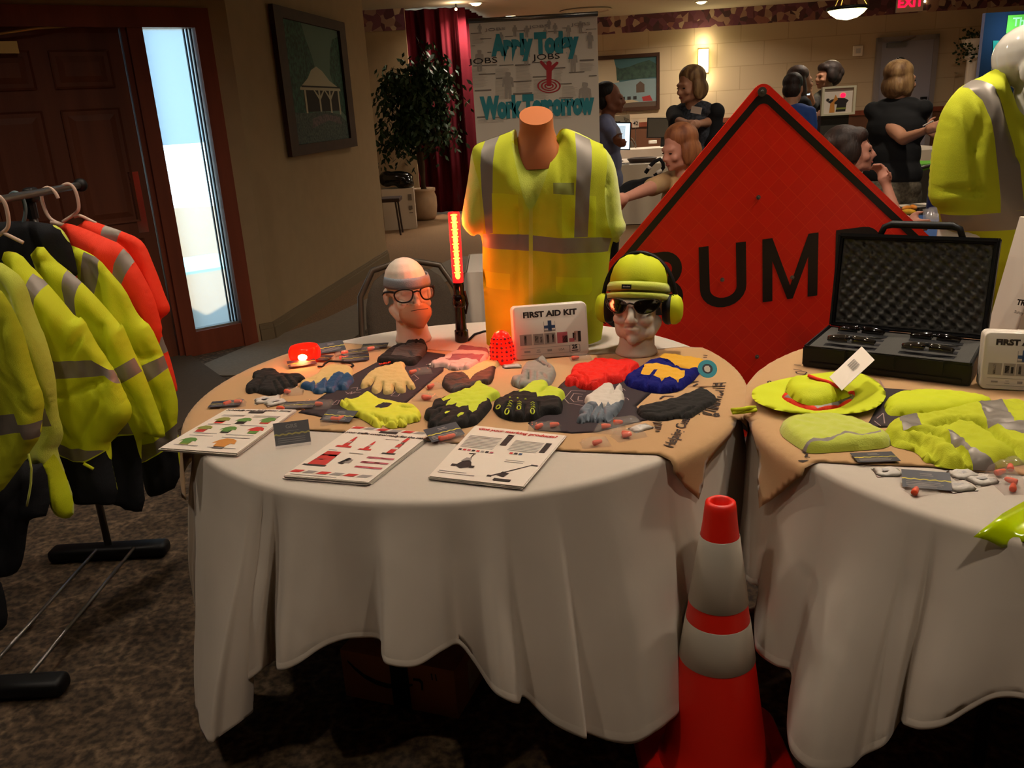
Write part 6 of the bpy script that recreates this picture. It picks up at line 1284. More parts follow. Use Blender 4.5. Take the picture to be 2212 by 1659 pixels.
b.build('flower_print', 'ink_pink', t)
# second torso and glossy white head
t = thing('display_mannequin', 'glossy white mannequin with a bald head standing behind the hat table at the right', 'mannequin', (1.55, 2.72, 0))
Yt = 2.62
hcen = D(2262, 135, Yt + .04); mx = Matrix.Translation(hcen + Vector((.0, 0, -.14))) @ Matrix.Rotation(R(50), 4, 'Z') @ Matrix.Rotation(R(-8), 4, 'X')
blob('head', head_prims(mx, 1.12), 'gloss_white', t, .005, 14)
b = B(); b.tube([hcen + Vector((.01, .03, -.10)), hcen + Vector((.02, .04, -.25))], [.055, .07], 20); b.tube([(1.6, 2.72, .02), (1.6, 2.72, 1.0)], .02); b.lathe([(.17, .0), (.17, .012), (.03, .03)], (1.6, 2.72, 0)); b.lathe([(.13, 0), (.17, .15), (.16, .4), (.12, .52), (.06, .58)], (1.60, 2.74, .78), 32, 1.1, .6); b.build('body', 'gloss_white', t, smooth=True)
f7 = lambda p: C(1960, 0, 2.963, p)
t = thing('safety_jacket', 'yellow long sleeved safety top with silver bands on the glossy mannequin at the right', 'jacket', (1.5, Yt, 1.2))
jk_ = f7([(600, 430), (540, 455), (500, 485), (400, 522), (340, 575), (280, 645), (240, 720), (210, 830), (180, 960), (165, 1100), (152, 1305), (215, 1340), (225, 1400), (250, 1480), (370, 1500), (400, 1600), (420, 1900), (440, 2180), (1300, 2160), (1330, 1700), (1250, 900), (1100, 560), (900, 470), (760, 440), (700, 700), (650, 560)])
puff('jacket', tu(jk_, Yt + .08), lambda u_, v_, n: Vector((u_, Yt + .09 - n, v_)), 'hivis_mesh', .11, .15, .10,
     [('reflective_band', tu(f7([(415, 528), (510, 480), (580, 540), (640, 700), (690, 950), (720, 1335), (580, 1360), (560, 1100), (540, 900), (500, 640), (460, 560)]), Yt), 'reflective'), ('reflective_band', tu(f7([(218, 1400), (400, 1380), (580, 1358), (800, 1325), (800, 1445), (560, 1480), (370, 1500), (235, 1490)]), Yt), 'reflective'), ('reflective_band', tu(f7([(850, 1320), (1300, 1240), (1310, 1370), (850, 1440)]), Yt), 'reflective')], ('jacket_body', t), .012,
     lambda u_, v_: .013 * noise.noise(Vector((u_ * 12, v_ * 4, 9))), 1, [(tu(f7(p), Yt), .012, .02) for p in ([(385, 540), (400, 700), (430, 950), (445, 1230)], [(480, 600), (490, 720), (440, 960)], [(215, 1230), (330, 1225), (445, 1235)], [(290, 700), (245, 980), (215, 1180)], [(600, 600), (660, 760), (700, 1000)])])

# ------------------------------------------------------------------ cone in front
cc = Vector((.432, 1.63, 0)); t = thing('traffic_cone', 'red traffic cone with two silver white collars standing in front of the tables', 'cone', cc)
HC = D(1548, 1084, cc.y - .03).z - .012
def rad(z_): return .030 + (.124 - .030) * (1 - (z_ - .03) / (HC - .03))
b = B(); o = []
for k in range(4):
    for j in range(6): a = R(k * 90 + j * 18); o.append((.125 * (1 if k in (0, 3) else -1) + .055 * math.cos(a), .125 * (1 if k in (0, 1) else -1) + .055 * math.sin(a)))
rows = [[cc + Vector((x * s, y * s, z_)) for x, y in o] for s, z_ in ((1, .0), (1.0, .022), (.97, .03), (.8, .034))]; kk = len(o)
vs = [p for r in rows for p in r]; fs = [(i * kk + j, i * kk + (j + 1) % kk, (i + 1) * kk + (j + 1) % kk, (i + 1) * kk + j) for i in range(3) for j in range(kk)] + [tuple(range(kk))[::-1], tuple(range(3 * kk, 4 * kk))]
b.add(vs, fs); b.build('base_plate', 'cone_red', t, smooth='auto')
zs = [D(1548, y, cc.y - .09).z for y in (1378 + 0, 1335, 1180)]
za = D(1550, 1470, cc.y - .09).z; zb = D(1550, 1375, cc.y - .075).z; zc_ = D(1550, 1335, cc.y - .07).z; zd = D(1550, 1180, cc.y - .05).z
b = B(); b.lathe([(rad(.03) + .012, .03), (rad(.05), .045)] + [(rad(.05 + (HC - .05) * i / 12), .05 + (HC - .05) * i / 12) for i in range(1, 12)] + [(rad(HC) + .004, HC - .018), (rad(HC) + .002, HC - .004), (rad(HC) - .004, HC), (rad(HC) - .010, HC - .003), (rad(HC) - .012, HC - .05)], cc, 48, cap=False); b.build('cone_body', 'cone_red', t, smooth=True)
for z0, z1 in ((za, zb), (zc_, zd)):
    b = B(); b.lathe([(rad(z0) + .0005, z0), (rad(z0) + .0016, z0 + .001), (rad(z1) + .0016, z1 - .001), (rad(z1) + .0005, z1)], cc, 48, cap=False); b.build('reflective_collar', 'cone_white', t, smooth=True)

# ------------------------------------------------------------------ BUMP sign
C0 = Vector((.95, 3.06, .866)); yaw, lean, spin = R(2.14), R(-2.95), R(3.46); s_ = 1.0
uu = Vector((math.cos(yaw), math.sin(yaw), 0)); nb = Vector((-math.sin(yaw), math.cos(yaw), 0)); vv = Vector((0, 0, math.cos(lean))) + nb * math.sin(lean)
u2 = uu * math.cos(spin) + vv * math.sin(spin); v2 = -uu * math.sin(spin) + vv * math.cos(spin); fr = frame(C0, u2, v2); hf = s_ / math.sqrt(2)
t = thing('road_sign', 'large red orange diamond road sign reading BUMP standing between the two tables', 'road sign', (C0.x, C0.y, 0))
def dia(h, r, n=6):
    o = []; 
    for k in range(4):
        a0 = R(90 * k); c_ = (h - r * math.sqrt(2)) ; cx_, cy_ = c_ * math.cos(a0), c_ * math.sin(a0)
        for j in range(n + 1): a = a0 - R(45) + R(90) * j / n; o.append((cx_ + r * math.cos(a), cy_ + r * math.sin(a)))
    return o
b = B(); o = dia(hf, .038); b.poly([fr @ Vector((x, y, -.004)) for x, y in o], fr.to_3x3() @ Vector((0, 0, .004))); b.build('sign_panel', 'sign_red', t)
def ringpoly(o1, o2, z_, nm, m_):
    n = len(o1); b = B(); b.add([fr @ Vector((x, y, z_)) for x, y in o1] + [fr @ Vector((x, y, z_)) for x, y in o2], [(i, (i + 1) % n, n + (i + 1) % n, n + i) for i in range(n)]); return b.build(nm, m_, t)
ringpoly(dia(hf - .033, .035), dia(hf - .068, .028), .0012, 'black_border', 'sign_black')
b = B()
def px2s(x, y):
    d = ray(x, y); n = fr.to_3x3() @ Vector((0, 0, 1)); o_ = Vector((0, 0, EYE)); q = o_ + d * ((C0 - o_).dot(n) / d.dot(n)); l = fr.inverted() @ q; return l.x, l.y
def stroke(b, pts, w, z_=.0014):
    for p, q in zip(pts[:-1], pts[1:]):
        p = Vector(p); q = Vector(q); d = (q - p).normalized(); n = Vector((-d.y, d.x)) * w / 2; b.add([fr @ Vector((a.x, a.y, z_)) for a in (p - n, q - n, q + n, p + n)], [(0, 1, 2, 3)])
t8 = lambda p: C(1300, 160, 2.242, p)
def S8(p): return [px2s(*q) for q in t8(p)]
def fill(p, z_=.0014): b.poly([fr @ Vector((x, y, z_)) for x, y in S8(p)])
# letters traced on the sign's own plane
def ribbon(out, inn, closed=False):
    O = [fr @ Vector((x, y, .0014)) for x, y in out]; I = [fr @ Vector((x, y, .0014)) for x, y in inn]; n = len(O); b.add(O + I, [(i, i + 1, n + i + 1, n + i) for i in range(n - 1)] + ([(n - 1, 0, n, 2 * n - 1)] if closed else []))
def arc_(cx_, cy_, rx, ry, a0, a1, n=12): return [(cx_ + rx * math.cos(R(a0 + (a1 - a0) * i / n)), cy_ + ry * math.sin(R(a0 + (a1 - a0) * i / n))) for i in range(n + 1)]
base = px2s(1510, 670)[1]; cap = px2s(1510, 534)[1]; Hh = cap - base; sw = Hh * .155
xU0 = px2s(1511, 600)[0]; xU1 = px2s(1612, 600)[0]; xM0 = px2s(1647, 600)[0]; xM1 = px2s(1766, 600)[0]; xB0 = px2s(1378, 600)[0]; xB1 = px2s(1474, 600)[0]; xP0 = px2s(1803, 600)[0]; xP1 = px2s(1900, 600)[0]
def rect(x0, y0, x1, y1): b.poly([fr @ Vector((x, y, .0014)) for x, y in ((x0, y0), (x1, y0), (x1, y1), (x0, y1))])
w = xU1 - xU0; ry = Hh * .32; rect(xU0, base + ry, xU0 + sw, cap); rect(xU1 - sw, base + ry, xU1, cap)
ribbon(arc_((xU0 + xU1) / 2, base + ry, w / 2, ry, 180, 360), arc_((xU0 + xU1) / 2, base + ry, w / 2 - sw, ry - sw, 180, 360))
rect(xM0, base, xM0 + sw, cap); rect(xM1 - sw, base, xM1, cap); xm = (xM0 + xM1) / 2
b.poly([fr @ Vector((x, y, .0014)) for x, y in ((xM0 + sw, cap), (xM0 + sw, cap - Hh * .36), (xm - sw * .28, base), (xm, base), (xm, base + Hh * .22))])
b.poly([fr @ Vector((x, y, .0014)) for x, y in ((xM1 - sw, cap), (xm, base + Hh * .22), (xm, base), (xm + sw * .28, base), (xM1 - sw, cap - Hh * .36))])
for x0, x1, low in ((xB0, xB1, True), (xP0, xP1, False)):
    rect(x0, base, x0 + sw, cap); ym = base + Hh * .5
    for yb, yt in ([(ym - sw * .35, cap)] if low else [(ym - sw * .5, cap)]) + ([(base, ym + sw * .35)] if low else []):
        r_ = (yt - yb) / 2; xc = x1 - r_; rect(x0 + sw, yt - sw, xc, yt); rect(x0 + sw, yb, xc, yb + sw); ribbon(arc_(xc, (yt + yb) / 2, r_, r_, -90, 90), arc_(xc, (yt + yb) / 2, r_ - sw, r_ - sw, -90, 90))
b.build('bump_lettering', 'sign_black', t)
for (px, py) in ((1646, 198), (1638, 426), (1560, 604), (1711, 599), (1635, 770)):
    x, y = px2s(px, py); k = B(); r_ = .016 if py < 250 else .008; k.lathe([(r_, .001), (r_, .003), (r_ * .4, .0035), (r_ * .3, .008), (.0005, .009)], (0, 0, 0), 16); k.v = [fr @ (p + Vector((x, y, 0))) for p in k.v]; k.build('bolt', 'steel', t, smooth='auto')
b = B(); bt = fr @ Vector((0, -hf + .03, -.02))
b.tube([C0 + Vector((0, .03, .45)), C0 + Vector((0, .04, -.65))], .016); 
for a in (30, 150, 210, 330): b.tube([C0 + Vector((0, .05, -.62)), Vector((C0.x + .42 * math.cos(R(a)), C0.y + .06 + .42 * math.sin(R(a)), .015))], .014)
b.build('sign_stand', 'steel', t, smooth=True)

# ------------------------------------------------------------------ chairs
def chair(cx, cy, yaw, lab, zs=.0, grp='brown stacking banquet chairs'):
    t = thing('banquet_chair', lab, 'chair', (cx, cy, 0), yaw, grp); mw = LOC[t.name]; X = lambda p: mw @ Vector(p)
    o = [(-.20, 0), (-.225, .12), (-.215, .28), (-.15, .39), (0, .425), (.15, .39), (.215, .28), (.225, .12), (.20, 0)]
    b = B(); b.tube([X((x, .20 + .12 * (z_ / .43), .48 + z_)) for x, z_ in o], .014, 10); b.build('back_frame', 'chair_frame', t, smooth=True)
    o2 = [(x * .90, z_ * .92 + .01) for x, z_ in o]
    puff('backrest', o2, lambda u_, v_, n: X((u_, .20 + .12 * (v_ / .43) - n, .48 + v_)), 'chair_fabric', .022, .03, .018, [], ('backrest', t), .02, None, 1)
    b = B(); b.x = mw; b.box((0, -.02, .455), (.43, .42, .06), bev=.02); b.x = Matrix(); b.build('seat', 'chair_fabric', t, smooth='auto')
    for x, y in ((-.2, -.2), (.2, -.2), (-.2, .2), (.2, .2)):
        b = B(); b.tube([X((x, y, .44)), X((x * 1.05, y * 1.15, 0))], .011, 8); b.build('leg', 'chair_frame', t, smooth=True)
    return t
chair(-.40, 3.45, R(180 + 8) - R(180), 'brown padded chair pushed up behind the left foam head')
# ------------------------------------------------------------------ roll-up banner
YB = 5.6; t = thing('rollup_banner', 'roll-up banner reading Apply Today Work Tomorrow behind the torso form', 'banner', (.25, YB, 0))
a, c_ = D(1015, 46, YB), D(1290, 29, YB); ztop = (a.z + c_.z) / 2; xl, xr = D(1016, 100, YB).x, c_.x; Wb = xr - xl; sc = (xr - xl)
b = B(); b.box(((xl + xr) / 2, YB + .004, ztop / 2 + .04), (Wb, .004, ztop - .08)); b.build('banner_sheet', 'banner_bg', t)
b = B(); b.tube([(xl - .005, YB + .004, ztop), (xr + .005, YB + .004, ztop)], .014, 12); b.build('top_rail', 'steel', t, smooth=True)
b = B(); b.box(((xl + xr) / 2, YB, .04), (Wb + .04, .2, .08), bev=.02); b.tube([((xl + xr) / 2, YB + .06, .05), ((xl + xr) / 2, YB + .02, ztop)], .01); b.build('base_cassette', 'steel', t, smooth='auto')
fb = lambda p: [(D(x, y, YB).x, D(x, y, YB).z) for x, y in C(960, 0, 5.821, p)]
def flat(name, m_, polys, off=.0):
    b = B()
    for p in polys: b.add([(x, YB - .0006 - off, z_) for x, z_ in fb(p)], [tuple(range(len(p)))])
    b.build(name, m_, t)
def fig(x, y, h, arms=False):
    w = h * .19; hw = h * .09
    return [[(x - hw, y), (x + hw * .0, y - 0), (x + hw, y + h * .02), (x + hw * 1.1, y + h * .1), (x + hw * .7, y + h * .17), (x - hw * .7, y + h * .17), (x - hw * 1.1, y + h * .1)],
            [(x - w, y + h * .22), (x - hw, y + h * .17), (x + hw, y + h * .17), (x + w, y + h * .22), (x + w * 1.15, y + h * .55), (x + w * .8, y + h * .56), (x + w * .62, y + h * .3), (x + w * .7, y + h * .98), (x + w * .15, y + h), (x, y + h * .6), (x - w * .1, y + h), (x - w * .6, y + h * .98), (x - w * .62, y + h * .3), (x - w * .85, y + h * .56), (x - w * 1.15, y + h * .55)]]
F_ = []
for x, y, h in ((443, 300, 125), (885, 315, 145), (1035, 322, 150), (1315, 245, 120), (1392, 290, 135), (1710, 265, 150), (1560, 318, 150), (1265, 355, 130), (710, 405, 150), (440, 628, 265), (1028, 590, 225), (1618, 640, 265), (1830, 402, 210), (800, 905, 335), (1768, 1035, 380)): F_ += fig(x, y, h)
flat('grey_figures', 'fig_grey', F_, .0003)
ln = []
for x0, y0, x1, w in ((330, 425, 470, 8), (450, 490, 590, 6), (640, 440, 720, 6), (760, 462, 860, 6), (910, 390, 1010, 6), (1300, 400, 1480, 6), (1480, 355, 1540, 6), (1700, 412, 1790, 6), (1780, 370, 1910, 5), (430, 940, 640, 10), (650, 990, 730, 10), (870, 1030, 1095, 10), (1110, 972, 1280, 10), (1350, 862, 1520, 10), (1565, 915, 1760, 9), (1700, 765, 1880, 14), (1455, 1060, 1600, 10), (380, 1145, 590, 12), (865, 1187, 1105, 16), (1815, 958, 1915, 9), (890, 825, 1080, 14), (690, 825, 870, 8), (410, 1480, 520, 14), (600, 1480, 760, 8), (1100, 790, 1290, 8), (1440, 1235, 1620, 6), (1340, 1420, 1460, 6), (340, 580, 385, 6), (540, 662, 590, 8), (360, 832, 660, 8)):
    dy = -(x1 - x0) * .05; ln.append([(x0, y0 - w), (x1, y0 - w + dy), (x1, y0 + w * .3 + dy), (x0, y0 + w * .3)])
flat('newsprint_rules', 'fig_line', ln, .0002)
ln = []; rnd = random.Random(3)
for cx_, y0, y1, w in ((340, 870, 1110, 210), (640, 870, 1260, 180), (900, 840, 1170, 200), (1120, 1000, 1250, 200), (1380, 880, 1040, 110), (1480, 1090, 1230, 200), (1700, 800, 900, 190), (420, 1500, 1560, 380), (1350, 1430, 1500, 280), (350, 440, 560, 160), (1430, 420, 480, 150)):
    y = y0
    while y < y1: l = w * rnd.uniform(.7, 1); ln.append([(cx_, y), (cx_ + l, y - l * .05), (cx_ + l, y - l * .05 + 2.5), (cx_, y + 2.5)]); y += 15
flat('newsprint_lines', 'fig_grey', ln, .0001)
def btext(nm, s, x0, y0, x1, y1, size, m_, bold, sx=1.0, shear=0):
    p = Vector((D(960 + x0 / 5.821, y0 / 5.821, YB).x, YB - .0018, D(960 + x0 / 5.821, y0 / 5.821, YB).z)); q = Vector((D(960 + x1 / 5.821, y1 / 5.821, YB).x, YB - .0018, D(960 + x1 / 5.821, y1 / 5.821, YB).z))
    o = text(nm, s, size, frame((p + q) / 2, q - p, (0, 0, 1)), m_, t, bold, shear, world=False)
    # fit the width
    me = o.data; fr_ = frame((p + q) / 2, q - p, (0, 0, 1)); inv = fr_.inverted(); xs = [(inv @ v.co).x for v in me.vertices]; k = (q - p).length / (max(xs) - min(xs)) ; mid = (max(xs) + min(xs)) / 2
    me.transform(LOC[t.name].inverted() @ fr_ @ Matrix.Diagonal((k, 1, 1, 1)) @ Matrix.Translation((-mid, 0, 0)) @ inv)
btext('headline', 'Apply Today', 585, 585, 1690, 535, .150, 'teal', .0125); btext('headline', 'Work Tomorrow', 450, 1375, 1885, 1305, .165, 'teal', .0135)
btext('jobs_print', 'JOBS', 1105, 725, 1450, 705, .046, 'ink', 0); btext('jobs_print', 'JOBS', 300, 780, 665, 755, .046, 'ink', 0); btext('jobs_print', 'JOBS', 505, 378, 765, 360, .022, 'ink_grey', 0); btext('jobs_print', 'JOBS', 1060, 340, 1300, 325, .022, 'ink_grey', 0); btext('jobs_print', 'JOBS', 1590, 312, 1830, 296, .022, 'ink_grey', 0)
man = [[(1200, 770), (1222, 760), (1290, 825), (1280, 795), (1300, 765), (1330, 762), (1350, 790), (1345, 825), (1410, 775), (1432, 780), (1432, 800), (1350, 890), (1345, 1060), (1340, 1080), (1290, 1080), (1285, 1060), (1282, 885), (1205, 795)]]
el = lambda cx_, cy_, rx, ry: [(cx_ + rx * math.cos(i * math.pi / 16), cy_ + ry * math.sin(i * math.pi / 16)) for i in range(32)]
flat('red_figure', 'banner_red', man, .0012)
def ringf(cx_, cy_, rx, ry, kx):
    b = B(); o = fb(el(cx_, cy_, rx, ry)); i_ = fb(el(cx_, cy_, rx - kx, ry - kx * .62)); n = 32; b.add([(x, YB - .0014, z_) for x, z_ in o + i_], [(i, (i + 1) % n, n + (i + 1) % n, n + i) for i in range(n)]); b.build('target_ring', 'banner_red', t)
for rx in (148, 102, 60): ringf(1315, 1080, rx, rx * .6, 20)

# ------------------------------------------------------------------ maroon curtain
def curtain(name, lab, x0, x1, y0, y1, ztop):
    rows = []; n = 260; L = math.hypot(x1 - x0, y1 - y0); nx, ny = -(y1 - y0) / L, (x1 - x0) / L
    for k in range(5):
        z_ = .03 + (ztop - .03) * k / 4; row = []
        for i in range(n + 1):
            s = i / n; w = .055 * math.sin(s * L * 24) + .02 * math.sin(s * L * 61 + k * .3); row.append(Vector((x0 + (x1 - x0) * s + nx * w, y0 + (y1 - y0) * s + ny * w, z_)))
        rows.append(row)
    return tag(grid_mesh(name, rows, 'curtain', solid=.004), lab, 'curtain', 'stage curtains')
curtain('stage_curtain', 'dark maroon stage curtain behind the potted tree', -1.42, -.48, 13.45, 13.35, CEIL - .02)
curtain('stage_curtain', 'red lit return of the maroon curtain beside the banner', -.46, .10, 13.3, 16.6, CEIL - .02)
p = D(985, 20, 13.1); t = thing('spot_lamp', 'tiny bright spot lamp at the top edge of the red curtain', 'spot light', p); b = B(); b.ell(p, .02, n=10); b.build('bulb', 'lamp_on', t, smooth=True); b = B(); b.tube([p + Vector((0, .02, .02)), p + Vector((0, .05, CEIL - p.z))], .01); b.build('bracket', 'black_plastic', t)
l = lamp('curtain_spot', p + Vector((.0, -.12, -.03)), 5, (1, .75, .5), .03, 'POINT'); l.parent = t; l.matrix_parent_inverse = LOC[t.name].inverted()

# ------------------------------------------------------------------ potted ficus
pc = Vector((-1.15, 12.78, 0)); t = thing('potted_tree', 'leafy ficus tree in a pale round pot before the maroon curtain', 'potted plant', pc)
b = B(); b.lathe([(.13, 0), (.17, .05), (.19, .2), (.19, .33), (.165, .40), (.18, .42), (.18, .46), (.16, .46), (.15, .42)], pc, 32); b.build('pot', 'pot', t, smooth=True)
b = B(); rnd = random.Random(5)
b.tube([pc + Vector(q) for q in ((0, 0, .4), (.03, 0, .8), (-.01, .02, 1.2), (.02, 0, 1.7), (.0, 0, 2.1))], [.035, .03, .026, .02, .01], 10); b.tube([pc + Vector(q) for q in ((.03, .03, .4), (-.04, .03, .9), (.04, .0, 1.4), (-.1, .0, 1.9))], [.025, .022, .018, .01], 8)
tips = []
for i in range(46):
    z0 = rnd.uniform(1.1, 2.05); a = rnd.uniform(0, 6.28); r_ = rnd.uniform(.2, .55) * (1 - .35 * abs(z0 - 1.7)); p0 = pc + Vector((0, 0, z0)); p1 = p0 + Vector((r_ * math.cos(a), r_ * math.sin(a) * .5, rnd.uniform(.05, .3))); p2 = p1 + Vector((.12 * math.cos(a), .08 * math.sin(a), -rnd.uniform(.1, .35))); b.tube([p0, p1, p2], [.007, .005, .002], 5, cap=False); tips += [p0.lerp(p1, .5), p1, p1.lerp(p2, .5), p2]
b.build('trunk', 'bark', t, smooth=True)
b = B()
for p in tips:
    for k in range(18):
        c_ = p + Vector((rnd.gauss(0, .09), rnd.gauss(0, .07), rnd.gauss(-.03, .10))); a = rnd.uniform(0, 6.28); l_ = rnd.uniform(.08, .13); d = Vector((math.cos(a), math.sin(a), -rnd.uniform(.5, 1.6))).normalized(); s = d.cross(Vector((rnd.uniform(-1, 1), rnd.uniform(-1, 1), .3))).normalized() * l_ * .24
        b.add([c_, c_ + d * l_ * .5 + s, c_ + d * l_, c_ + d * l_ * .5 - s], [(0, 1, 2, 3)])
b.build('foliage', 'leaf', t)

# boxes and folded things at the alcove
q = G(885, 495, 0); t = thing('storage_carton', 'white carton with black lettering under a black bag beside the tree pot', 'box', (q.x - .1, q.y + .2, 0)); 
zt_ = D(860, 408, q.y).z; b = B(); b.box((q.x - .13, q.y + .16, zt_ / 2), (.44, .30, zt_), R(4)); b.build('carton_body', 'paper2', t)
text('carton_lettering', 'SOLE', .09, frame(Vector((q.x - .22, q.y + .004, zt_ - .06)), (1, 0.07, 0), (0, 0, 1)), 'ink', t, .003)
b = B(); 
for k, (x_, z0, w, h) in enumerate(((.06, -.12, .05, .08), (.06, -.26, .05, .05), (.06, -.33, .05, .01))): b.box((q.x + x_ - .02, q.y + .008, zt_ + z0), (w, .002, h), R(4))
b.build('side_print', 'fig_line', t)
t = blob('plastic_bag', [('e', (q.x - .13, q.y + .16, zt_ + .13), (.23, .16, .10)), ('e', (q.x - .02, q.y + .12, zt_ + .06), (.13, .12, .10)), ('e', (q.x - .26, q.y + .14, zt_ + .13), (.12, .12, .11))], 'black_gloss', None, .02, 2); tag(t, 'shiny black plastic bag lying on the white carton by the tree', 'bag')
q = G(868, 505, 0); t = thing('folding_stool', 'dark wooden folding stool in front of the white carton', 'stool', (q.x - .15, q.y, 0)); zt_ = D(850, 430, q.y).z; mat('dark_wood', '#33221c', .5)
b = B(); b.box((q.x - .2, q.y, zt_), (.46, .34, .05), bev=.01); b.build('seat', 'dark_wood', t)
for dx in (-.4, .0):
    for dy in (-.13, .13): b = B(); b.tube([(q.x - .0 + dx, q.y + dy, .0), (q.x - .03 + dx * .9, q.y + dy, zt_)], .013); b.build('leg', 'dark_wood', t)

# ------------------------------------------------------------------ paintings
def on_w2(px, py, off=0):
    d = ray(px, py); o = Vector((0, 0, EYE)); p0 = wq(.6, 0) + n2_ * off; return o + d * ((p0 - o).dot(n2_) / d.dot(n2_))
P4 = [on_w2(*p, .0) for p in ((622, 337), (765, 318), (735, 45), (580, 14))]
u_ = w2w; z0, z1 = (P4[0].z + P4[1].z) / 2, (P4[2].z + P4[3].z) / 2; o0 = P4[0].copy(); o0.z = z0; wd = (P4[1] - P4[0]).dot(u_); ht = z1 - z0
fr = frame(o0 + n2_ * .002, u_, (0, 0, 1)); sg = 1 if (fr.to_3x3() @ Vector((0, 0, 1))).dot(n2_) > 0 else -1
t = thing('framed_painting', 'painting of a white gazebo under willows in a brown frame on the angled wall', 'painting', fr @ Vector((wd / 2, ht / 2, 0)))
def q2(x, y, z_=.0): return fr @ Vector((x * wd, y * ht, sg * z_))
def framebars(t, q, fx, fy, dep, m_):
    b = B(); n = [(0, 0, 1, fy), (0, 1 - fy, 1, 1), (0, fy, fx, 1 - fy), (1 - fx, fy, 1, 1 - fy)]
    for x0, y0, x1, y1 in n:
        vs = [q(x0, y0, 0), q(x1, y0, 0), q(x1, y1, 0), q(x0, y1, 0), q(x0, y0, dep), q(x1, y0, dep), q(x1, y1, dep), q(x0, y1, dep)]; b.add(vs, [(0, 1, 2, 3), (4, 5, 6, 7), (0, 1, 5, 4), (1, 2, 6, 5), (2, 3, 7, 6), (3, 0, 4, 7)])
    return b.build('picture_frame', m_, t)
framebars(t, q2, .10, .075, .035, 'frame_brown')
mat('paint_sky', '#5f7a6c', .8); mat('paint_tree', '#1d3a30', .8, var=.5, vscale=30, col2='#3d6a58'); mat('paint_white', '#b7b095', .8); mat('paint_dark', '#221d18', .8); mat('paint_flower', '#5c6a60', .8, vscale=60, col2='#2c3a38'); mat('paint_pink', '#7c6a6c', .8, vscale=40, col2='#4a4a4a')
def pic(t, q, m_, pts, lv, nm='painted_area'):
    b = B(); b.add([q(x, y, lv) for x, y in pts], [tuple(range(len(pts)))]); b.build(nm, m_, t)
def rr_(x0, y0, x1, y1): return [(x0, y0), (x1, y0), (x1, y1), (x0, y1)]
pic(t, q2, 'paint_sky', rr_(.1, .07, .9, .93), .010)
pic(t, q2, 'paint_tree', [(.10, .25), (.36, .25), (.42, .45), (.50, .55), (.46, .70), (.40, .82), (.36, .93), (.10, .93)], .011); pic(t, q2, 'paint_tree', [(.90, .25), (.82, .3), (.76, .45), (.70, .6), (.74, .75), (.80, .85), (.90, .88)], .011)
pic(t, q2, 'paint_dark', rr_(.28, .30, .82, .47), .012); pic(t, q2, 'paint_white', [(.24, .47), (.36, .54), (.42, .60), (.50, .63), (.58, .60), (.68, .53), (.84, .47), (.84, .455), (.24, .455)], .013)
for x in (.30, .50, .66, .80): pic(t, q2, 'paint_white', rr_(x - .012, .27, x + .012, .46), .0135)
for x in (.50, .66): pic(t, q2, 'paint_white', [(x - .08, .455), (x - .06, .455), (x + .005, .40), (x - .005, .38)], .0138); pic(t, q2, 'paint_white', [(x + .08, .455), (x + .06, .455), (x - .005, .40), (x + .005, .38)], .0138)
pic(t, q2, 'paint_dark', rr_(.26, .475, .82, .487), .0138)
pic(t, q2, 'paint_flower', [(.10, .07), (.90, .07), (.90, .20), (.78, .27), (.55, .30), (.30, .29), (.10, .30)], .014); pic(t, q2, 'paint_pink', [(.34, .18), (.60, .23), (.80, .19), (.78, .25), (.55, .28), (.36, .25)], .0145)
# harbour painting on the far wall
ox = wb(1275, 112, .02); x1_ = wb(1425, 236, .02); zz1 = wb(1425, 113, .02).z; zz0 = x1_.z; u0 = wu(ox) ; u1 = wu(x1_)
q3 = lambda x, y, z_=0: WB0 + wbu * (u0 + (u1 - u0) * x) + wbn * (.005 + z_) + Vector((0, 0, zz0 + (zz1 - zz0) * y))
t = thing('framed_painting', 'painting of an adobe yard with a red bench on the far block wall', 'painting', q3(.5, .5))
framebars(t, q3, .045, .065, .05, 'frame_brown'); mat('paint_teal', '#33575a', .8); mat('paint_green', '#1e3228', .8, vscale=14, col2='#31493a'); mat('paint_wall', '#6d7f80', .8); mat('paint_red', '#8c2320', .8); mat('paint_brown', '#4a3a2c', .8); mat('paint_cream', '#a08f72', .8)
pic(t, q3, 'paint_teal', rr_(.04, .06, .96, .94), .02); pic(t, q3, 'paint_cream', [(.04, .5), (.42, .5), (.34, .94), (.04, .94)], .022)
pic(t, q3, 'paint_green', [(.38, .55), (.96, .58), (.96, .80), (.85, .88), (.7, .84), (.55, .78), (.42, .76), (.37, .8)], .024); pic(t, q3, 'paint_wall', [(.04, .14), (.96, .14), (.96, .55), (.7, .56), (.4, .52), (.04, .5)], .026)
pic(t, q3, 'paint_brown', [(.66, .32), (.78, .32), (.78, .46), (.72, .52), (.66, .46)], .028); pic(t, q3, 'paint_red', [(.76, .16), (.90, .16), (.86, .26), (.74, .24)], .028); pic(t, q3, 'paint_brown', rr_(.04, .06, .96, .15), .028); pic(t, q3, 'paint_cream', [(.04, .18), (.60, .2), (.70, .16), (.5, .14), (.04, .14)], .029)
for i in range(4): pic(t, q3, 'paint_dark', rr_(.36 + i * .085, .20, .41 + i * .085, .26), .03)
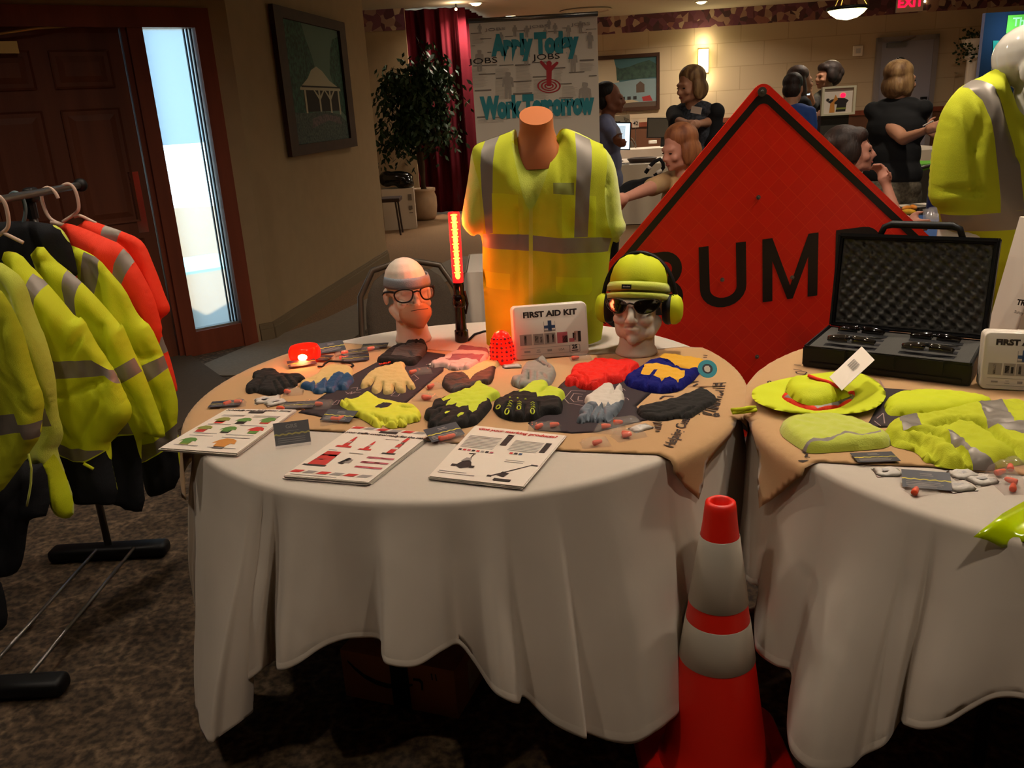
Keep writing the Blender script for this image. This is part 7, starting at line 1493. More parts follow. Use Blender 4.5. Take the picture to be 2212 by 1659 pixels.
# ------------------------------------------------------------------ wall things far away
c_ = wb(1519, 132, .09); za_ = wb(1519, 106, .09).z; zb_ = wb(1519, 160, .09).z; wsc = (wb(1531, 132, .09) - wb(1509, 132, .09)).length
t = thing('wall_sconce', 'lit rectangular wall sconce on the far block wall', 'wall lamp', c_)
b = B(); b.box(c_, (wsc, .10, za_ - zb_ - .03), WBR); b.build('shade', 'lamp_soft', t); b = B(); b.box(c_ + Vector((0, 0, (za_ - zb_) / 2)), (wsc + .02, .12, .02), WBR); b.box(c_ - Vector((0, 0, (za_ - zb_) / 2)), (wsc + .02, .12, .02), WBR)
for s in (-1, 1): b.box(c_ + wbu * s * (wsc / 2 + .005) + wbn * .05, (.012, .012, za_ - zb_), WBR)
b.build('frame', 'brass', t)
for dz in (.42, -.42): l = lamp('sconce_light', c_ + wbn * .06 + Vector((0, 0, dz * .75)), 7, (1, .85, .5), .05, 'POINT'); l.parent = t; l.matrix_parent_inverse = LOC[t.name].inverted()
c_ = wb(1853, 110, .03); t = thing('wall_thermostat', 'small beige control box on the far wall left of the exit door', 'wall box', c_); b = B(); b.box(c_, (.16, .05, .17), WBR, bev=.01); b.build('cover', 'plastic_white', t); b = B(); b.box(c_ + wbn * .028, (.08, .004, .08), WBR); b.build('dial_face', 'packet_grey', t)
c_ = wb(1965, 8, .06); t = thing('exit_sign', 'lit exit sign over the far door with pink red letters', 'exit sign', c_); b = B(); b.box(c_, (.42, .08, .26), WBR); b.build('sign_box', 'plastic_white', t)
text('exit_lettering', 'EXIT', .20, frame(c_ + wbn * .044 + Vector((0, 0, .01)), wbu, (0, 0, 1)), 'exit_red', t, .006)
c_ = wb(1998, 3, .03); b = B(); b.ell(c_, .02, n=10); tag(b.build('indicator_light', 'lamp_on', smooth=True), 'tiny white point light right of the exit sign', 'light')
# pendant bowl
pc = D(1830, 22, 9.5); rb = abs(D(1872, 14, 9.5).x - D(1788, 14, 9.5).x) / 2
t = thing('pendant_lamp', 'lit bowl pendant lamp hanging from the ceiling at the top edge', 'pendant lamp', pc)
b = B(); b.lathe([(.01, -.095), (rb * .5, -.075), (rb * .8, -.035), (rb * .95, 0), (rb * .9, .01)], pc, 32); b.build('glass_bowl', 'lamp_soft', t, smooth=True)
b = B(); b.lathe([(rb * .93, .0), (rb * 1.02, .004), (rb * 1.02, .035), (rb * .93, .03)], pc, 32, cap=False)
b.build('rim_ring', 'black_plastic', t, smooth=True); b = B()
for a in (90, 210, 330): b.tube([pc + Vector((rb * math.cos(R(a)), rb * math.sin(R(a)), .02)), pc + Vector((0, 0, .35))], .006)
b.tube([pc + Vector((0, 0, .35)), Vector((pc.x, pc.y, CEIL))], .01); b.build('hanger_rods', 'brass', t, smooth=True)
l = lamp('pendant_light', pc + Vector((0, 0, -.16)), 30, (1, .84, .55), .12, 'POINT'); l.parent = t; l.matrix_parent_inverse = LOC[t.name].inverted()
p = G(1265, 21, CEIL); b = B(); b.lathe([(.42, 0), (.44, -.02), (.38, -.03), (.36, -.012), (.3, -.02), (.26, -.008), (.05, -.015)], (p.x, p.y, CEIL), 32); tag(b.build('ceiling_vent', 'ceiling_paint', smooth='auto'), 'round ceiling air vent above the banner', 'vent')

# ------------------------------------------------------------------ far furniture
def cloth_table(name, lab, x0, x1, y0, y1, z_=.75, grp='white covered tables across the hall', m_='white_cloth'):
    t = thing(name, lab, 'table', ((x0 + x1) / 2, (y0 + y1) / 2, 0), 0, grp); b = B(); b.box(((x0 + x1) / 2, (y0 + y1) / 2, z_ - .015), (x1 - x0, y1 - y0, .03)); b.build('tabletop', m_, t)
    rows = []; n = 160; per = []
    for i in range(n):
        s = i / n * 4; k = int(s); f = s - k; C_ = [(x0, y0), (x1, y0), (x1, y1), (x0, y1)]; a, c = C_[k], C_[(k + 1) % 4]; w = .022 * math.sin(i * 1.1); nx, ny = [(0, -1), (1, 0), (0, 1), (-1, 0)][k]; per.append((a[0] + (c[0] - a[0]) * f, a[1] + (c[1] - a[1]) * f, nx, ny, w))
    for zz, k in ((z_ + .002, 0), (z_ - .05, .3), (z_ - .35, .8), (.01, 1)): rows.append([Vector((x + nx * (.008 + (w + .02) * k), y + ny * (.008 + (w + .02) * k), zz)) for x, y, nx, ny, w in per])
    o = grid_mesh('cloth_skirt', rows, m_, t, closed=True); return t
A_ = G(1370, 316, .75); A_ = A_ * (14.4 / A_.y); B_ = G(1370, 356, .75)
cloth_table('banquet_table', 'farther white covered table under the dark monitor', A_.x - 1.0, A_.x + 1.5, A_.y, A_.y + .6); cloth_table('banquet_table', 'nearer white covered table with papers and a dark basket', B_.x - 1.2, B_.x + .9, B_.y, B_.y + 1.3)
cloth_table('banquet_table', 'white covered table seen beside the standing blonde woman', 3.6, 5.6, 10.6, 11.5)
cloth_table('banquet_table', 'white covered table behind the brown chair', D(1985, 335, 7.4).x, 5.1, 7.3, 8.0)
tb_ = G(2000, 500, .75); cloth_table('banquet_table', 'table with a blue cloth behind the road sign', tb_.x - .2, tb_.x + 1.0, tb_.y - .2, tb_.y + .62, grp='covered tables near the sign', m_='blue_cloth')
cloth_table('banquet_table', 'white covered table behind the foam head with glasses', D(1003, 480, 4.3).x, D(1003, 480, 4.3).x + .55, 4.2, 4.75, grp='covered tables near the sign')
def paper(px, py, z_, w, d, m_, lab, nm='paper_sheet', cat='paper', an=0, h=.006, grp='papers on the far tables'):
    p = G(px, py, z_ + .003); b = B(); b.box(p + Vector((0, 0, h / 2)), (w, d, h), an); tag(b.build(nm, m_), lab, cat, grp)
paper(1420, 345, .75, .3, .2, 'ink_grey', 'grey papers on the nearer white table, right one'); paper(1350, 351, .75, .35, .3, 'paper2', 'pale papers at the left of the nearer white table'); paper(1336, 356, .75, .25, .12, 'ink_grey', 'grey booklet at the left end of the nearer white table')
p = G(1387, 350, .755); b = B(); b.lathe([(.16, .0), (.2, .05), (.15, .06), (.05, .03)], p, 20, 1, .6); tag(b.build('dark_basket', 'dark_wood', smooth='auto'), 'shallow dark basket on the nearer white table', 'basket')
p = G(1412, 311, .755); b = B(); b.box(p + Vector((0, .1, .03)), (.14, .1, .06), bev=.01); tag(b.build('desk_phone', 'paper'), 'white device in front of the dark monitor', 'device')
def monitor(lab, px0, py0, px1, py1, Y, on, rz=0, m_='screen_off'):
    a = D(px0, py1, Y); c = D(px1, py0, Y); cx_ = (a.x + c.x) / 2; w = c.x - a.x; h = c.z - a.z; cz = (a.z + c.z) / 2; t = thing('computer_monitor', lab, 'monitor', (cx_, Y, a.z - .1), rz); mw = Matrix.Translation((cx_, Y, cz)) @ Matrix.Rotation(rz, 4, 'Z') @ Matrix.Rotation(R(3), 4, 'Y')
    b = B(); b.x = mw; b.box((0, .02, 0), (w, .04, h), bev=.006); b.build('housing', 'black_plastic', t); b = B(); b.x = mw; b.box((0, -.002, 0), (w - .03, .004, h - .03)); b.build('screen', 'screen_on' if on else m_, t)
    b = B(); b.x = mw; b.box((0, .05, -h / 2 - .06), (.06, .03, .22)); b.box((0, .03, -h / 2 - .17), (.24, .18, .015)); b.build('stand', 'black_plastic', t); return t, mw, w, h
monitor('lit white monitor beside the man in the blue shirt', 1302, 262, 1362, 326, B_.y + .3, True, R(-8)); monitor('dark blank monitor left of the woman in the black cardigan', 1398, 252, 1470, 300, A_.y + .35, False)
c_ = D(1333, 262, B_.y + .6); b = B(); b.box(c_, (.34, .01, .14), 0, 0, R(-3)); t = thing('name_sign', 'pale sign with part of a word and curved bars above the lit monitor', 'sign', c_); b.build('sign_board', 'paper2', t); b = B(); b.tube([c_ + Vector((0, .02, -.05)), Vector((c_.x, c_.y + .02, .755))], .008); b.box((c_.x, c_.y + .02, .765), (.14, .1, .015)); b.build('sign_post', 'steel', t); text('sign_word', 'adyne', .07, frame(c_ + Vector((-.04, -.008, -.01)), (1, 0, .05), (0, 0, 1)), 'ink', t, .001)
b = B()
for i in range(4): b.tube([c_ + Vector((.09 + i * .018, -.008, .05 - i * .01)), c_ + Vector((.105 + i * .018, -.008, 0)), c_ + Vector((.1 + i * .018, -.008, -.05))], .003, 5)
b.build('curved_bars', 'ink', t)
c_ = D(1373, 267, 14.6); t = thing('table_number', 'small white card with the number 42 standing on the far table', 'sign', c_); b = B(); b.box(c_, (.11, .008, .125)); b.build('card', 'paper', t); text('number', '42', .085, frame(c_ + Vector((0, -.006, 0)), (1, 0, 0), (0, 0, 1)), 'ink', t, .002); b = B(); b.tube([c_ + Vector((0, .01, -.06)), Vector((c_.x, c_.y + .01, .76))], .006); b.build('wire_stand', 'steel', t)
chair(D(1400, 320, 12.6).x + .1, 15.45, 0, 'brown chair back far away left of the dark monitor')
chair(D(2026, 400, 6.7).x, 6.6, R(-12), 'brown banquet chair behind the glossy mannequin sleeve')
# shoulder bag beside the seated woman
def at(px, py, Y): return D(px, py, Y)
t = thing('shoulder_bag', 'black shoulder bag with looping strap beside the seated strawberry blonde woman', 'bag', at(1380, 410, 5.0))
blob('bag_body', [('e', at(1375, 408, 5.05), (.10, .09, .055)), ('e', at(1345, 420, 5.05), (.07, .08, .04)), ('e', at(1405, 400, 5.05), (.09, .08, .05))], 'black_cloth', t, .014, 2)
b = B(); b.tube([at(*p, 5.0) for p in C(1280, 240, 7.9, [(900, 1060), (980, 940), (1060, 860), (1150, 820), (1200, 880), (1210, 960), (1150, 1040), (1050, 1110)])], .011, 8); b.build('strap', 'black_cloth', t, smooth=True)
b = B(); b.tube([at(*p, 4.985) for p in C(1280, 240, 7.9, [(955, 985), (985, 940)])], .013, 8); b.tube([at(*p, 4.985) for p in C(1280, 240, 7.9, [(1100, 1060), (1180, 1010)])], .013, 8); b.build('pale_buckle', 'plastic_white', t, smooth=True)
# framed firefighter picture on a small stand
Yp = 6.3; P = [D(*p, Yp) for p in C(1660, 0, 4.007, [(452, 1005), (748, 988), (740, 735), (450, 758)])]
x0, x1 = (P[0].x + P[3].x) / 2, (P[1].x + P[2].x) / 2; z0, z1 = (P[0].z + P[1].z) / 2, (P[2].z + P[3].z) / 2; qf = lambda x, y, z_=0: Vector((x0 + (x1 - x0) * x, Yp - z_, z0 + (z1 - z0) * y))
t = thing('framed_picture', 'cream framed picture of two figures, one with a red helmet, behind the road sign', 'picture', qf(.5, 0)); framebars(t, qf, .07, .07, .025, 'frame_cream'); pic(t, qf, 'paper', rr_(.06, .06, .94, .94), .006)
pic(t, qf, 'ink_orange', [(.26, .1), (.42, .1), (.40, .45), (.50, .55), (.42, .72), (.36, .5), (.28, .42)], .008, 'printed_figure'); pic(t, qf, 'ink', [(.45, .12), (.74, .12), (.76, .4), (.82, .5), (.7, .58), (.5, .6), (.3, .55), (.2, .48), (.3, .4), (.48, .38)], .007, 'printed_figure'); pic(t, qf, 'ink_olive', [(.46, .2), (.75, .2), (.75, .26), (.46, .26)], .009, 'printed_figure'); pic(t, qf, 'exit_red', [(.64 + .08 * math.cos(i * .5), .68 + .08 * math.sin(i * .5)) for i in range(12)], .009, 'printed_helmet'); pic(t, qf, 'ink', [(.2 + .05 * math.cos(i * .6), .55 + .05 * math.sin(i * .6)) for i in range(10)], .009, 'printed_figure')
M['exit_red'].node_tree.nodes['Principled BSDF']
b = B(); b.box((( x0 + x1) / 2, Yp + .06, (z0 + .75) / 2 + .0), (x1 - x0 - .04, .06, z0 - .75)); b.build('display_plinth', 'screen_off', t)
cloth_table('banquet_table', 'dark table under the framed picture', x0 - .25, x1 + .3, Yp - .2, Yp + .5, grp='dark covered tables', m_='screen_off')
# green bowl, blue box, orange snacks, clear cups
p = G(2005, 292, .80); 
p = D(1998, 300, 7.5); t = thing('green_bowl', 'bright green bowl on the white table by the standing woman', 'bowl', (p.x, 7.5, .755)); b = B(); b.lathe([(.10, 0), (.16, .05), (.19, .12), (.17, .12), (.05, .02)], (p.x, 7.52, .755), 28); b.build('bowl_shell', 'green_bowl', t, smooth=True)
p = D(2014, 283, 7.85); b = B(); b.box((p.x + .04, 7.85, .80), (.3, .12, .09), bev=.008); tag(b.build('blue_box', 'ink_blue'), 'blue box behind the green bowl', 'box')
mat('carrot', '#e08a2a', .5)
for i, (px, py, lb) in enumerate(((1958, 457, 'orange snack piece, left one on the blue cloth'), (1972, 455, 'orange snack piece, right one on the blue cloth'), (1962, 465, 'yellow orange snack piece nearest the sign edge'))):
    p = G(px, py, .76); b = B(); b.ell(p + Vector((0, 0, .02)), (.045, .02, .018), (0, 0, .5 + i)); tag(b.build('snack_piece', 'carrot' if i < 2 else 'suede_gold', smooth=True), lb, 'snack', 'snacks on the blue cloth')
p = G(1985, 447, .76); b = B(); b.box(p + Vector((0, .05, .004)), (.22, .15, .006), .1); tag(b.build('napkin_stack', 'paper'), 'white papers at the back of the blue cloth', 'papers')
for i, (px, py) in enumerate(((2003, 478), (2016, 474), (2010, 488), (2024, 490))):
    p = G(px, py, .757); b = B(); b.lathe([(.022, 0), (.03, .07), (.032, .07), (.024, .004)], p, 16); tag(b.build('plastic_cup', 'clear_bag', smooth=True), 'clear plastic cup in the small cluster on the blue cloth', 'cup', 'clear plastic cups in a cluster')
p = G(2012, 467, .76); b = B(); b.tube([p, p + Vector((0, 0, .22))], [.035, .035], 20); tag(b.build('dark_canister', 'navy', smooth='auto'), 'dark blue canister behind the plastic cups', 'canister')
# navy display board and white column with ivy
Yd = 8.0; a = D(2130, 28, Yd); c_ = D(2116, 200, Yd); t = thing('display_board', 'navy fabric display board with green and teal panels at the top right', 'display board', (a.x + .6, Yd, 0))
b = B(); b.box((a.x + .75, Yd + .03, (a.z + .0) / 2), (1.5, .05, a.z)); b.build('board', 'navy', t)
mat('lime_panel', '#8fbf4a', .6); e0 = D(2179, 33, Yd - .01); e1 = D(2300, 75, Yd - .01); b = B(); b.add([(e0.x, Yd - .002, D(2177, 72, Yd).z), (e1.x, Yd - .002, D(2177, 72, Yd).z), (e1.x, Yd - .002, e0.z), (e0.x, Yd - .002, e0.z)], [(0, 1, 2, 3)]); b.build('green_panel', 'lime_panel', t)
k = [D(*p, Yd).copy() for p in ((2143, 145), (2185, 145), (2185, 88), (2145, 88))]; b = B(); b.add([(p.x, Yd - .002, p.z) for p in k], [(0, 1, 2, 3)]); b.build('teal_panel', 'teal', t); b = B(); k = [D(*p, Yd) for p in ((2140, 165), (2180, 162), (2180, 147), (2141, 148))]; b.add([(p.x, Yd - .002, p.z) for p in k], [(0, 1, 2, 3)]); b.build('tan_panel', 'tan_cloth', t)
text('panel_lettering', 'Th', .10, frame(D(2200, 48, Yd) + Vector((0, -.006, 0)), (1, 0, 0), (0, 0, 1)), 'paper', t, .002)
l = lamp('panel_light', D(2212, 60, Yd - .25), 5, (.35, 1, .75), .04, 'POINT'); l.parent = t; l.matrix_parent_inverse = LOC[t.name].inverted()
pc = wb(2100, 135, .45); rp_ = (wb(2122, 135, .45) - wb(2096, 135, .45)).length / 2; t = thing('plaster_column', 'white plaster column with an urn shaped capital and ivy against the far wall', 'column', (pc.x, pc.y, 0)); zcap = wb(2110, 122, .45).z
b = B(); b.lathe([(rp_ * 1.3, 0), (rp_ * 1.3, .1), (rp_, .14), (rp_ * .92, zcap - .05), (rp_ * 1.3, zcap - .02), (rp_ * 1.3, zcap + .02)], (pc.x, pc.y, 0), 24); b.build('shaft', 'plastic_white', t, smooth='auto'); b = B(); b.lathe([(.05, .02), (.08, .05), (.17, .2), (.2, .28), (.18, .28)], (pc.x, pc.y, zcap), 24); b.build('urn', 'plastic_white', t, smooth=True)
t2 = thing('ivy_plant', 'dark ivy trailing from the urn on the white column', 'plant', (pc.x, pc.y, zcap + .28)); b = B(); rnd = random.Random(9)
for i in range(220):
    a = rnd.uniform(2.2, 5.2); r_ = rnd.uniform(.05, .3); c = Vector((pc.x + r_ * math.cos(a), pc.y + r_ * math.sin(a) * .7, zcap + .3 + rnd.uniform(-.3, .15) - (r_ > .2) * .1)); d = Vector((rnd.gauss(0, 1), rnd.gauss(0, 1), rnd.gauss(0, 1))).normalized() * .05; s = d.cross(Vector((rnd.gauss(0, 1), rnd.gauss(0, 1), rnd.gauss(0, 1)))).normalized() * .03; b.add([c, c + d * .5 + s, c + d, c + d * .5 - s], [(0, 1, 2, 3)])
b.build('leaves', 'leaf', t2)
c_ = wb(1748, 192, .06)

# ------------------------------------------------------------------ people
mat('hair_dark', '#1c130e', .6, bump=.4, bscale=120, stretch=(1, 1, .15)); mat('hair_blonde', '#b08a58', .6, col2='#6d4a2a', vscale=30, stretch=(1, 1, .2), bump=.4, bscale=100); mat('hair_straw', '#a8683c', .6, col2='#6e3a1e', vscale=25, stretch=(1, 1, .2), bump=.4, bscale=100); mat('hair_brown', '#3a241c', .6, col2='#1e120e', vscale=25, stretch=(1, 1, .2), bump=.4, bscale=100); mat('hair_long', '#6a4a38', .6, col2='#3a2820', vscale=25, stretch=(1, 1, .2))
mat('shirt_blue', '#8f95bd', .8, bump=.1, bscale=80); mat('shirt_royal', '#2c4f9c', .8); mat('shirt_black', '#0a0a0c', .85); mat('cardigan', '#0d0d12', .85); mat('blouse', '#4a4e58', .8, col2='#23262c', vscale=50); mat('shirt_tan', '#b08c60', .85, bump=.2, bscale=60); mat('shirt_print', '#4f483e', .8, col2='#8a8070', vscale=40); mat('skirt_print', '#6e6452', .85, col2='#4a4234', vscale=60); mat('trousers', '#1a1618', .85); mat('lips', '#8c4038', .5); mat('eye', '#0e0a0a', .2); mat('shirt_pattern', '#3c3530', .85, col2='#191414', vscale=40)
def hand_prims(wrist, dirn, palm_n, s=1.0, curl=.6):
    d = Vector(dirn).normalized(); n = Vector(palm_n); n = (n - d * n.dot(d)).normalized(); sd = d.cross(n); w = Vector(wrist); pr = [('e', w + d * .045 * s, (.034 * s, .034 * s, .034 * s)), ('c', w, .024 * s, w + d * .07 * s, .026 * s), ('c', w + sd * .018 * s + d * .03 * s, .014 * s, w + sd * .022 * s + d * .075 * s, .012 * s), ('c', w - sd * .018 * s + d * .03 * s, .014 * s, w - sd * .022 * s + d * .075 * s, .012 * s)]
    for k, (o, l) in enumerate(((.028, .062), (.010, .072), (-.010, .068), (-.027, .052))):
        a = w + d * .078 * s + sd * o * s; m1_ = a + (d * math.cos(curl * .6) + n * math.sin(curl * .6)) * l * .5 * s; m2_ = m1_ + (d * math.cos(curl * 1.6) + n * math.sin(curl * 1.6)) * l * .5 * s; pr += [('c', a, .0095 * s, m1_, .0088 * s), ('c', m1_, .0088 * s, m2_, .0075 * s)]
    a = w + d * .03 * s + sd * .034 * s; m1_ = a + (d * .6 + sd * .6 + n * .4).normalized() * .032 * s; m2_ = m1_ + (d * .8 + sd * .1 + n * .6).normalized() * .028 * s; pr += [('c', a, .012 * s, m1_, .010 * s), ('c', m1_, .010 * s, m2_, .0085 * s)]
    return pr
def person(lab, top, Y, yaw, H, skin, hair, hairm, topm, botm, seated=False, armR=None, armL=None, nod=0, plump=1.0, sleeve=.5, vox=.012, skirt=False, headturn=0, extra=None, zfix=None, legs=True):
    """top = photograph point of the crown; arms = list of photo points with distance: elbow, wrist"""
    p = D(top[0], top[1], Y); zt_ = zfix or p.z; fx, fy = p.x, Y; k = H / 1.70
    rot = Matrix.Rotation(yaw, 4, 'Z'); base = Vector((fx, fy, 0)); zs = zt_ - H                      # feet level (0 when standing)
    if seated: zs = zt_ - (H - .40 * k)
    t = thing('person', lab, 'person', (fx, fy, 0)); X = lambda x, y, z_: base + rot @ Vector((x * k, y * k, 0)) + Vector((0, 0, zs + z_ * k)); off = 0
    if seated: X = lambda x, y, z_: base + rot @ Vector((x * k, y * k, 0)) + Vector((0, 0, zt_ + (z_ - 1.70) * k))
    pw = plump; sh = .150 * (1 + (pw - 1) * .5)
    shR, shL = X(-sh, .02, 1.39), X(sh, .02, 1.39)
    hm = Matrix.Translation(X(0, -.02, 1.462)) @ Matrix.Rotation(yaw + headturn, 4, 'Z') @ Matrix.Rotation(nod, 4, 'X')
    body = head_prims(hm, k * 1.0) + [('c', X(0, .012, 1.36), .058 * k, X(0, .0, 1.50), .052 * k)]
    tor = [('e', X(0, .02, 1.27), (.165 * pw * k, .115 * pw * k, .15 * k), (0, 0, yaw)), ('e', X(0, .02, 1.10), (.145 * pw * k, .11 * pw * k, .17 * k), (0, 0, yaw)), ('e', X(0, .025, .97), (.165 * pw * k, .125 * pw * k, .13 * k), (0, 0, yaw)), ('c', shR, .046 * k, shL, .046 * k), ('c', X(-.08, .02, 1.40), .06 * k, X(.08, .02, 1.40), .06 * k)]
    arms = []; slv = []
    def arm(sd, spec):
        s0 = shR if sd < 0 else shL
        if spec is None: el = X(sd * (sh + .06), .05, 1.10); wr = X(sd * (sh + .05), -.03, .86); hd = (wr - el)
        else: el, wr = [D(*q) for q in spec[:2]]; hd = wr - el
        out = [('c', s0, .048 * k * pw, el, .038 * k * pw), ('c', el, .037 * k * pw, wr, .024 * k)]; pal = X(0, -.2, 1.2) - X(0, 0, 1.2)
        out += hand_prims(wr, hd, spec[2] if spec and len(spec) > 2 else pal, k, .8)
        arms.extend(out); m = sleeve
        if m <= 1: slv.append(('c', s0, .054 * k * pw, s0.lerp(el, m), .050 * k * pw))
        else: slv.append(('c', s0, .054 * k * pw, el, .045 * k * pw)); slv.append(('c', el, .050 * k * pw, el.lerp(wr, m - 1), .038 * k))
    arm(-1, armR); arm(1, armL)
    leg = []; pant = []
    for sd in (-1, 1):
        hp = X(sd * .09, .03, .90)
        if seated: kn = X(sd * .12, -.42, .92); an = X(sd * .12, -.40, .50); an.z = .08
        else: kn = X(sd * .10, .0, .49); an = X(sd * .10, .03, .07)
        leg += [('c', hp, .085 * k * pw, kn, .055 * k), ('c', kn, .052 * k, an, .035 * k), ('c', an, .036 * k, an + rot @ Vector((0, -.13 * k, -.03)), .030 * k)]; pant += [('c', hp, .100 * k * pw, kn, .072 * k), ('c', kn, .070 * k, an.lerp(kn, .1), .055 * k)]
    blob('body', body + arms + tor + leg, skin, t, vox * .8, 5)
    lim = X(0, 0, .86 if not skirt else .84).z
    infl = lambda pr, d: [(q[0], q[1], tuple(r + d for r in q[2]), *q[3:]) if q[0] == 'e' else (q[0], q[1], q[2] + d, q[3], q[4] + d) for q in pr]
    blob('shirt', infl(tor, .010) + slv, topm, t, vox, 2)
    if skirt: pant = [('e', X(0, .03, .80), (.19 * pw * k, .15 * pw * k, .2 * k)), ('e', X(0, .03, .62), (.21 * pw * k, .18 * k, .2 * k)), ('e', X(0, .03, .45), (.2 * pw * k, .18 * k, .12 * k))] if not seated else pant
    blob('skirt' if skirt else 'trousers', [('e', X(0, .03, .88), (.175 * pw * k, .135 * pw * k, .12 * k), (0, 0, yaw))] + pant, botm, t, vox, 2)
    hh = lambda c, r: ('e', hm @ (Vector(c) * k), tuple(q * k for q in r), (0, 0, yaw + headturn))
    st_ = {'short': [hh((0, .038, .165), (.082, .090, .080)), hh((0, .06, .10), (.074, .060, .07))],
           'bob': [hh((0, .036, .168), (.092, .10, .082)), hh((0, .065, .08), (.095, .07, .085)), hh((-.072, .02, .09), (.028, .055, .08)), hh((.072, .02, .09), (.028, .055, .08))],
           'curly': [hh((0, .045, .172), (.105, .105, .085)), hh((0, .08, .10), (.09, .075, .08)), hh((-.075, .02, .12), (.035, .06, .07)), hh((.075, .02, .12), (.035, .06, .07)), hh((0, -.03, .190), (.07, .05, .045)), hh((.04, .12, .14), (.05, .04, .05)), hh((-.04, .12, .18), (.05, .04, .04))],
           'long': [hh((0, .036, .168), (.088, .098, .080)), hh((0, .07, .03), (.09, .055, .18)), hh((-.075, .03, .0), (.03, .045, .17)), hh((.075, .03, .0), (.03, .045, .17))]}[hair]
    blob('hair', st_, hairm, t, .009, 2)
    b = B()
    for s in (-1, 1): b.ell(hm @ (Vector((s * .030, -.0775, .107)) * k), (.011 * k, .006 * k, .0045 * k), n=8)
    b.build('eyes', 'eye', t, smooth=True); b = B(); b.ell(hm @ (Vector((0, -.090, .047)) * k), (.018 * k, .007 * k, .006 * k), (0, 0, yaw + headturn), n=10); b.build('lips', 'lips', t, smooth=True)
    return t, X, hm, k
R_ = R
person('man with short dark hair in a light blue shirt holding a clear cup', (1313, 176), 6.9, R_(80), 1.72, 'skin_dark', 'short', 'hair_dark', 'shirt_blue', 'trousers', armR=[(1318, 285, 6.75), (1330, 300, 6.6)], armL=[(1300, 290, 7.1), (1312, 330, 7.1)], sleeve=1.8)
c_ = D(1341, 287, 6.55); b = B(); b.lathe([(.028, -.05), (.036, .05), (.038, .05), (.03, -.046)], c_, 20); tag(b.build('plastic_cup', 'clear_bag', smooth=True), 'clear plastic cup held by the man in the blue shirt', 'cup')
pr, X, hm, k = person('blonde woman in a black cardigan with a name badge, standing below the sconce', (1497, 143), 6.3, R_(-45), 1.72, 'skin', 'bob', 'hair_blonde', 'blouse', 'trousers', armR=[(1462, 262, 6.15), (1488, 268, 5.95)], armL=[(1542, 262, 6.3), (1508, 268, 6.0)], sleeve=.2, nod=R(8), headturn=R_(-15))
blob('cardigan', [('c', X(-.15, .03, 1.38), .064, X(-.17, .06, 1.05), .06), ('c', X(.15, .03, 1.38), .064, X(.17, .06, 1.05), .06), ('e', X(-.12, .06, 1.15), (.09, .11, .3)), ('e', X(.12, .06, 1.15), (.09, .11, .3)), ('e', X(0, .10, 1.2), (.17, .09, .28)), ('c', X(.17, .03, 1.39), .065, D(1542, 262, 6.3), .055), ('c', X(-.17, .03, 1.39), .065, D(1462, 262, 6.15), .055)], 'cardigan', pr, .014, 2)
c_ = D(1504, 238, 6.05); b = B(); b.box(c_, (.075, .006, .045), R_(-35), 0, R_(12)); o = b.build('name_badge', 'paper', pr)
person('seated woman with strawberry blonde hair and tan shirt, left of the road sign', (1478, 268), 4.75, R_(-62), 1.66, 'skin_pink', 'bob', 'hair_straw', 'shirt_tan', 'trousers', True, armR=[(1400, 408, 4.45), (1350, 428, 4.1)], armL=[(1500, 440, 4.9), (1470, 470, 4.6)], sleeve=.85, nod=R(12))
person('person with short brown hair in a royal blue shirt behind the sign edge', (1712, 158), 7.0, R_(150), 1.66, 'skin', 'short', 'hair_brown', 'shirt_royal', 'trousers', sleeve=.8, nod=R(15), vox=.014)
person('long haired woman behind the blue shirted person', (1728, 142), 7.6, R_(100), 1.70, 'skin', 'long', 'hair_long', 'shirt_black', 'trousers', sleeve=.4, armR=[(1748, 245, 7.4), (1765, 250, 7.2)], vox=.014)
person('dark haired woman in a dark patterned top, left of the exit door', (1790, 134), 8.6, R_(-75), 1.74, 'skin', 'curly', 'hair_brown', 'shirt_pattern', 'trousers', sleeve=1.2, armR=[(1755, 230, 8.3), (1748, 200, 8.1)], vox=.014)
c_ = D(1746, 196, 8.0); b = B(); b.box(c_, (.02, .035, .07), .3, .2); tag(b.build('mobile_phone', 'screen_on'), 'small lit phone held up between the women at the back', 'phone')
pr, X, hm, k = person('blonde woman in black top and speckled skirt, seen from behind by the exit door', (1950, 130), 5.9, R_(140), 1.70, 'skin', 'bob', 'hair_blonde', 'shirt_black', 'skirt_print', armL=[(1952, 300, 5.7), (2000, 282, 5.5)], armR=[(1990, 255, 6.2), (2005, 275, 6.0)], sleeve=.45, plump=1.13, skirt=True, headturn=R_(-30))
b = B(); b.tube([D(1994, 272, 5.45), D(2016, 261, 5.4)], .005, 6); tag(b.build('pen', 'plastic_white'), 'white pen in the hand of the woman in black', 'pen')
b = B(); b.ell(hm @ Vector((.03, .0, .245)), (.03, .02, .014)); tag(b.build('hair_clip', 'black_gloss', smooth=True), 'black glasses pushed up in the blonde hair of the woman in black', 'glasses')
person('seated brunette laughing with a raised hand, right of the road sign', (1842, 273), 4.35, R_(72), 1.64, 'skin_pink', 'curly', 'hair_brown', 'shirt_print', 'trousers', True, armR=[(1938, 480, 4.0), (1916, 404, 4.05), Vector((-1, -.3, .2))], armL=[(1900, 450, 4.5), (1960, 475, 4.3)], sleeve=.7, nod=R(-6))
for px, py, Y, yw, lb in ((1478, 500, 4.85, R_(-62) , 'chair under the seated strawberry blonde woman'), (1835, 520, 4.45, R_(72), 'chair under the seated brunette')):
    p = D(px, 268, Y); chair(p.x - .0, Y, yw, 'brown ' + lb)

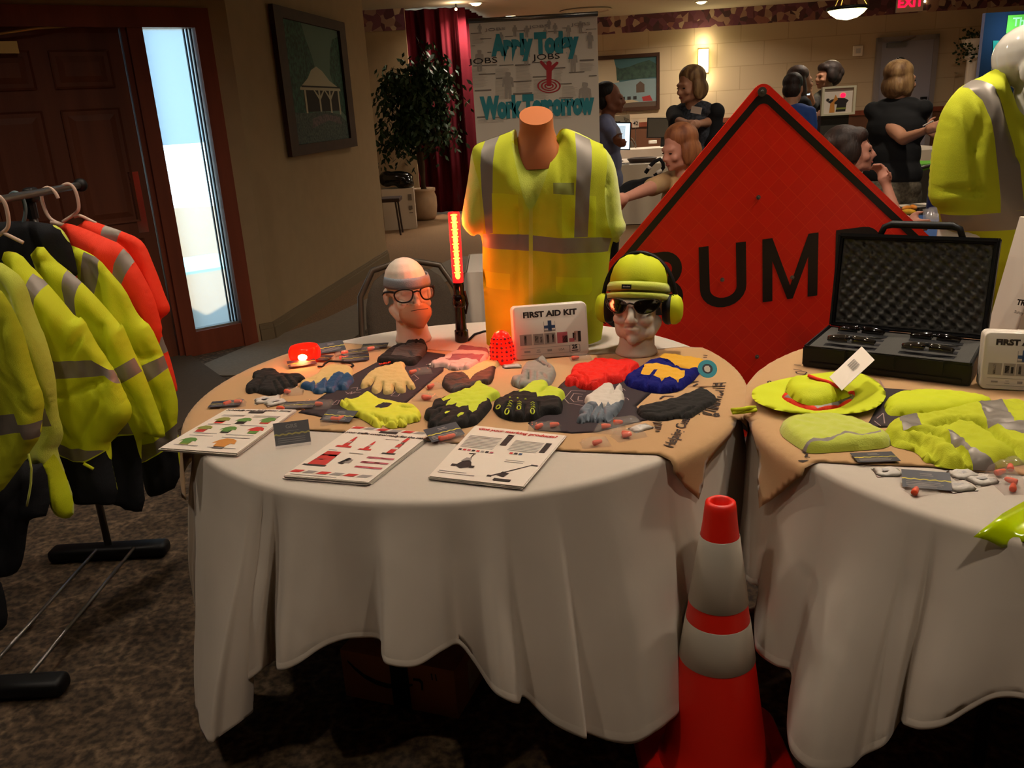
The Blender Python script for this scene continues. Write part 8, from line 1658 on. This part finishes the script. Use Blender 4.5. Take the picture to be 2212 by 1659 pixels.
# ------------------------------------------------------------------ bare ceiling lamps out of view; the two nearest the camera are added fill
for x, y, e in ((-.9, 3.5, 12), (.7, 2.9, 22), (1.9, 2.7, 20), (-1.9, 2.2, 9), (.9, .5, 10), (-1.0, .5, 7.5), (2.6, 5.0, 16), (3.4, 8.0, 20), (.9, 8.4, 9), (1.2, 12.0, 18), (4.2, 12.5, 24), (6.2, 8.5, 18), (6.6, 13.0, 20), (-1.5, 10.6, 3)):
    lamp('ceiling_and_fill_lamp', (x, y, CEIL - .05), e)
# prints, linings and trims belong to the part that carries them
OWN = {'sign_panel': ('black_border', 'bump_lettering', 'bolt'), 'banner_sheet': ('grey_figures', 'newsprint_rules', 'newsprint_lines', 'headline', 'jobs_print', 'red_figure', 'target_ring'),
       'card_stock': ('yellow_line', 'small_print', 'card_lettering'), 'paper_stack': ('printed_picture', 'heading'), 'cloth': ('printed_block', 'printed_lettering', 'script_lettering', 'logo_outline'),
       'case_lid': ('egg_crate_foam', 'handle', 'title', 'cross_emblem', 'emblem_frame', 'photo_strip', 'photo_strip_dark', 'photo_strip_pink', 'photo_strip_skin', 'rule_lines', 'rating_print', 'usa_print', 'count_print', 'count_box'),
       'case_tray': ('foam_insert', 'foam_slots'), 'carton_body': ('carton_lettering', 'flower_print', 'side_print'), 'box_body': ('tape', 'arrow_print', 'shipping_label'), 'board': ('green_panel', 'teal_panel', 'tan_panel', 'panel_lettering'),
       'sign_board': ('sign_word', 'curved_bars'), 'card': ('number',), 'sign_box': ('exit_lettering',), 'shirt': ('name_badge',), 'woven_label': ('label_text',), 'tag_card': ('barcode',), 'mask_shell': ('seam',), 'door_leaf': ('raised_panel', 'push_plate', 'panic_latch'), 'turned_brim': ('woven_label',), 'dome': ('dots',)}
for o in list(bpy.data.objects):
    if o.type != 'EMPTY': continue
    ch = list(o.children)
    for c in ch:
        own = OWN.get(c.name.split('.')[0])
        if own:
            for k in ch:
                if k.name.split('.')[0] in own and k is not c and not k.children: k.parent = c
for o in bpy.data.objects:
    if o.type == 'MESH' and o.parent is None and 'category' not in o and 'kind' not in o: o['kind'] = 'structure'
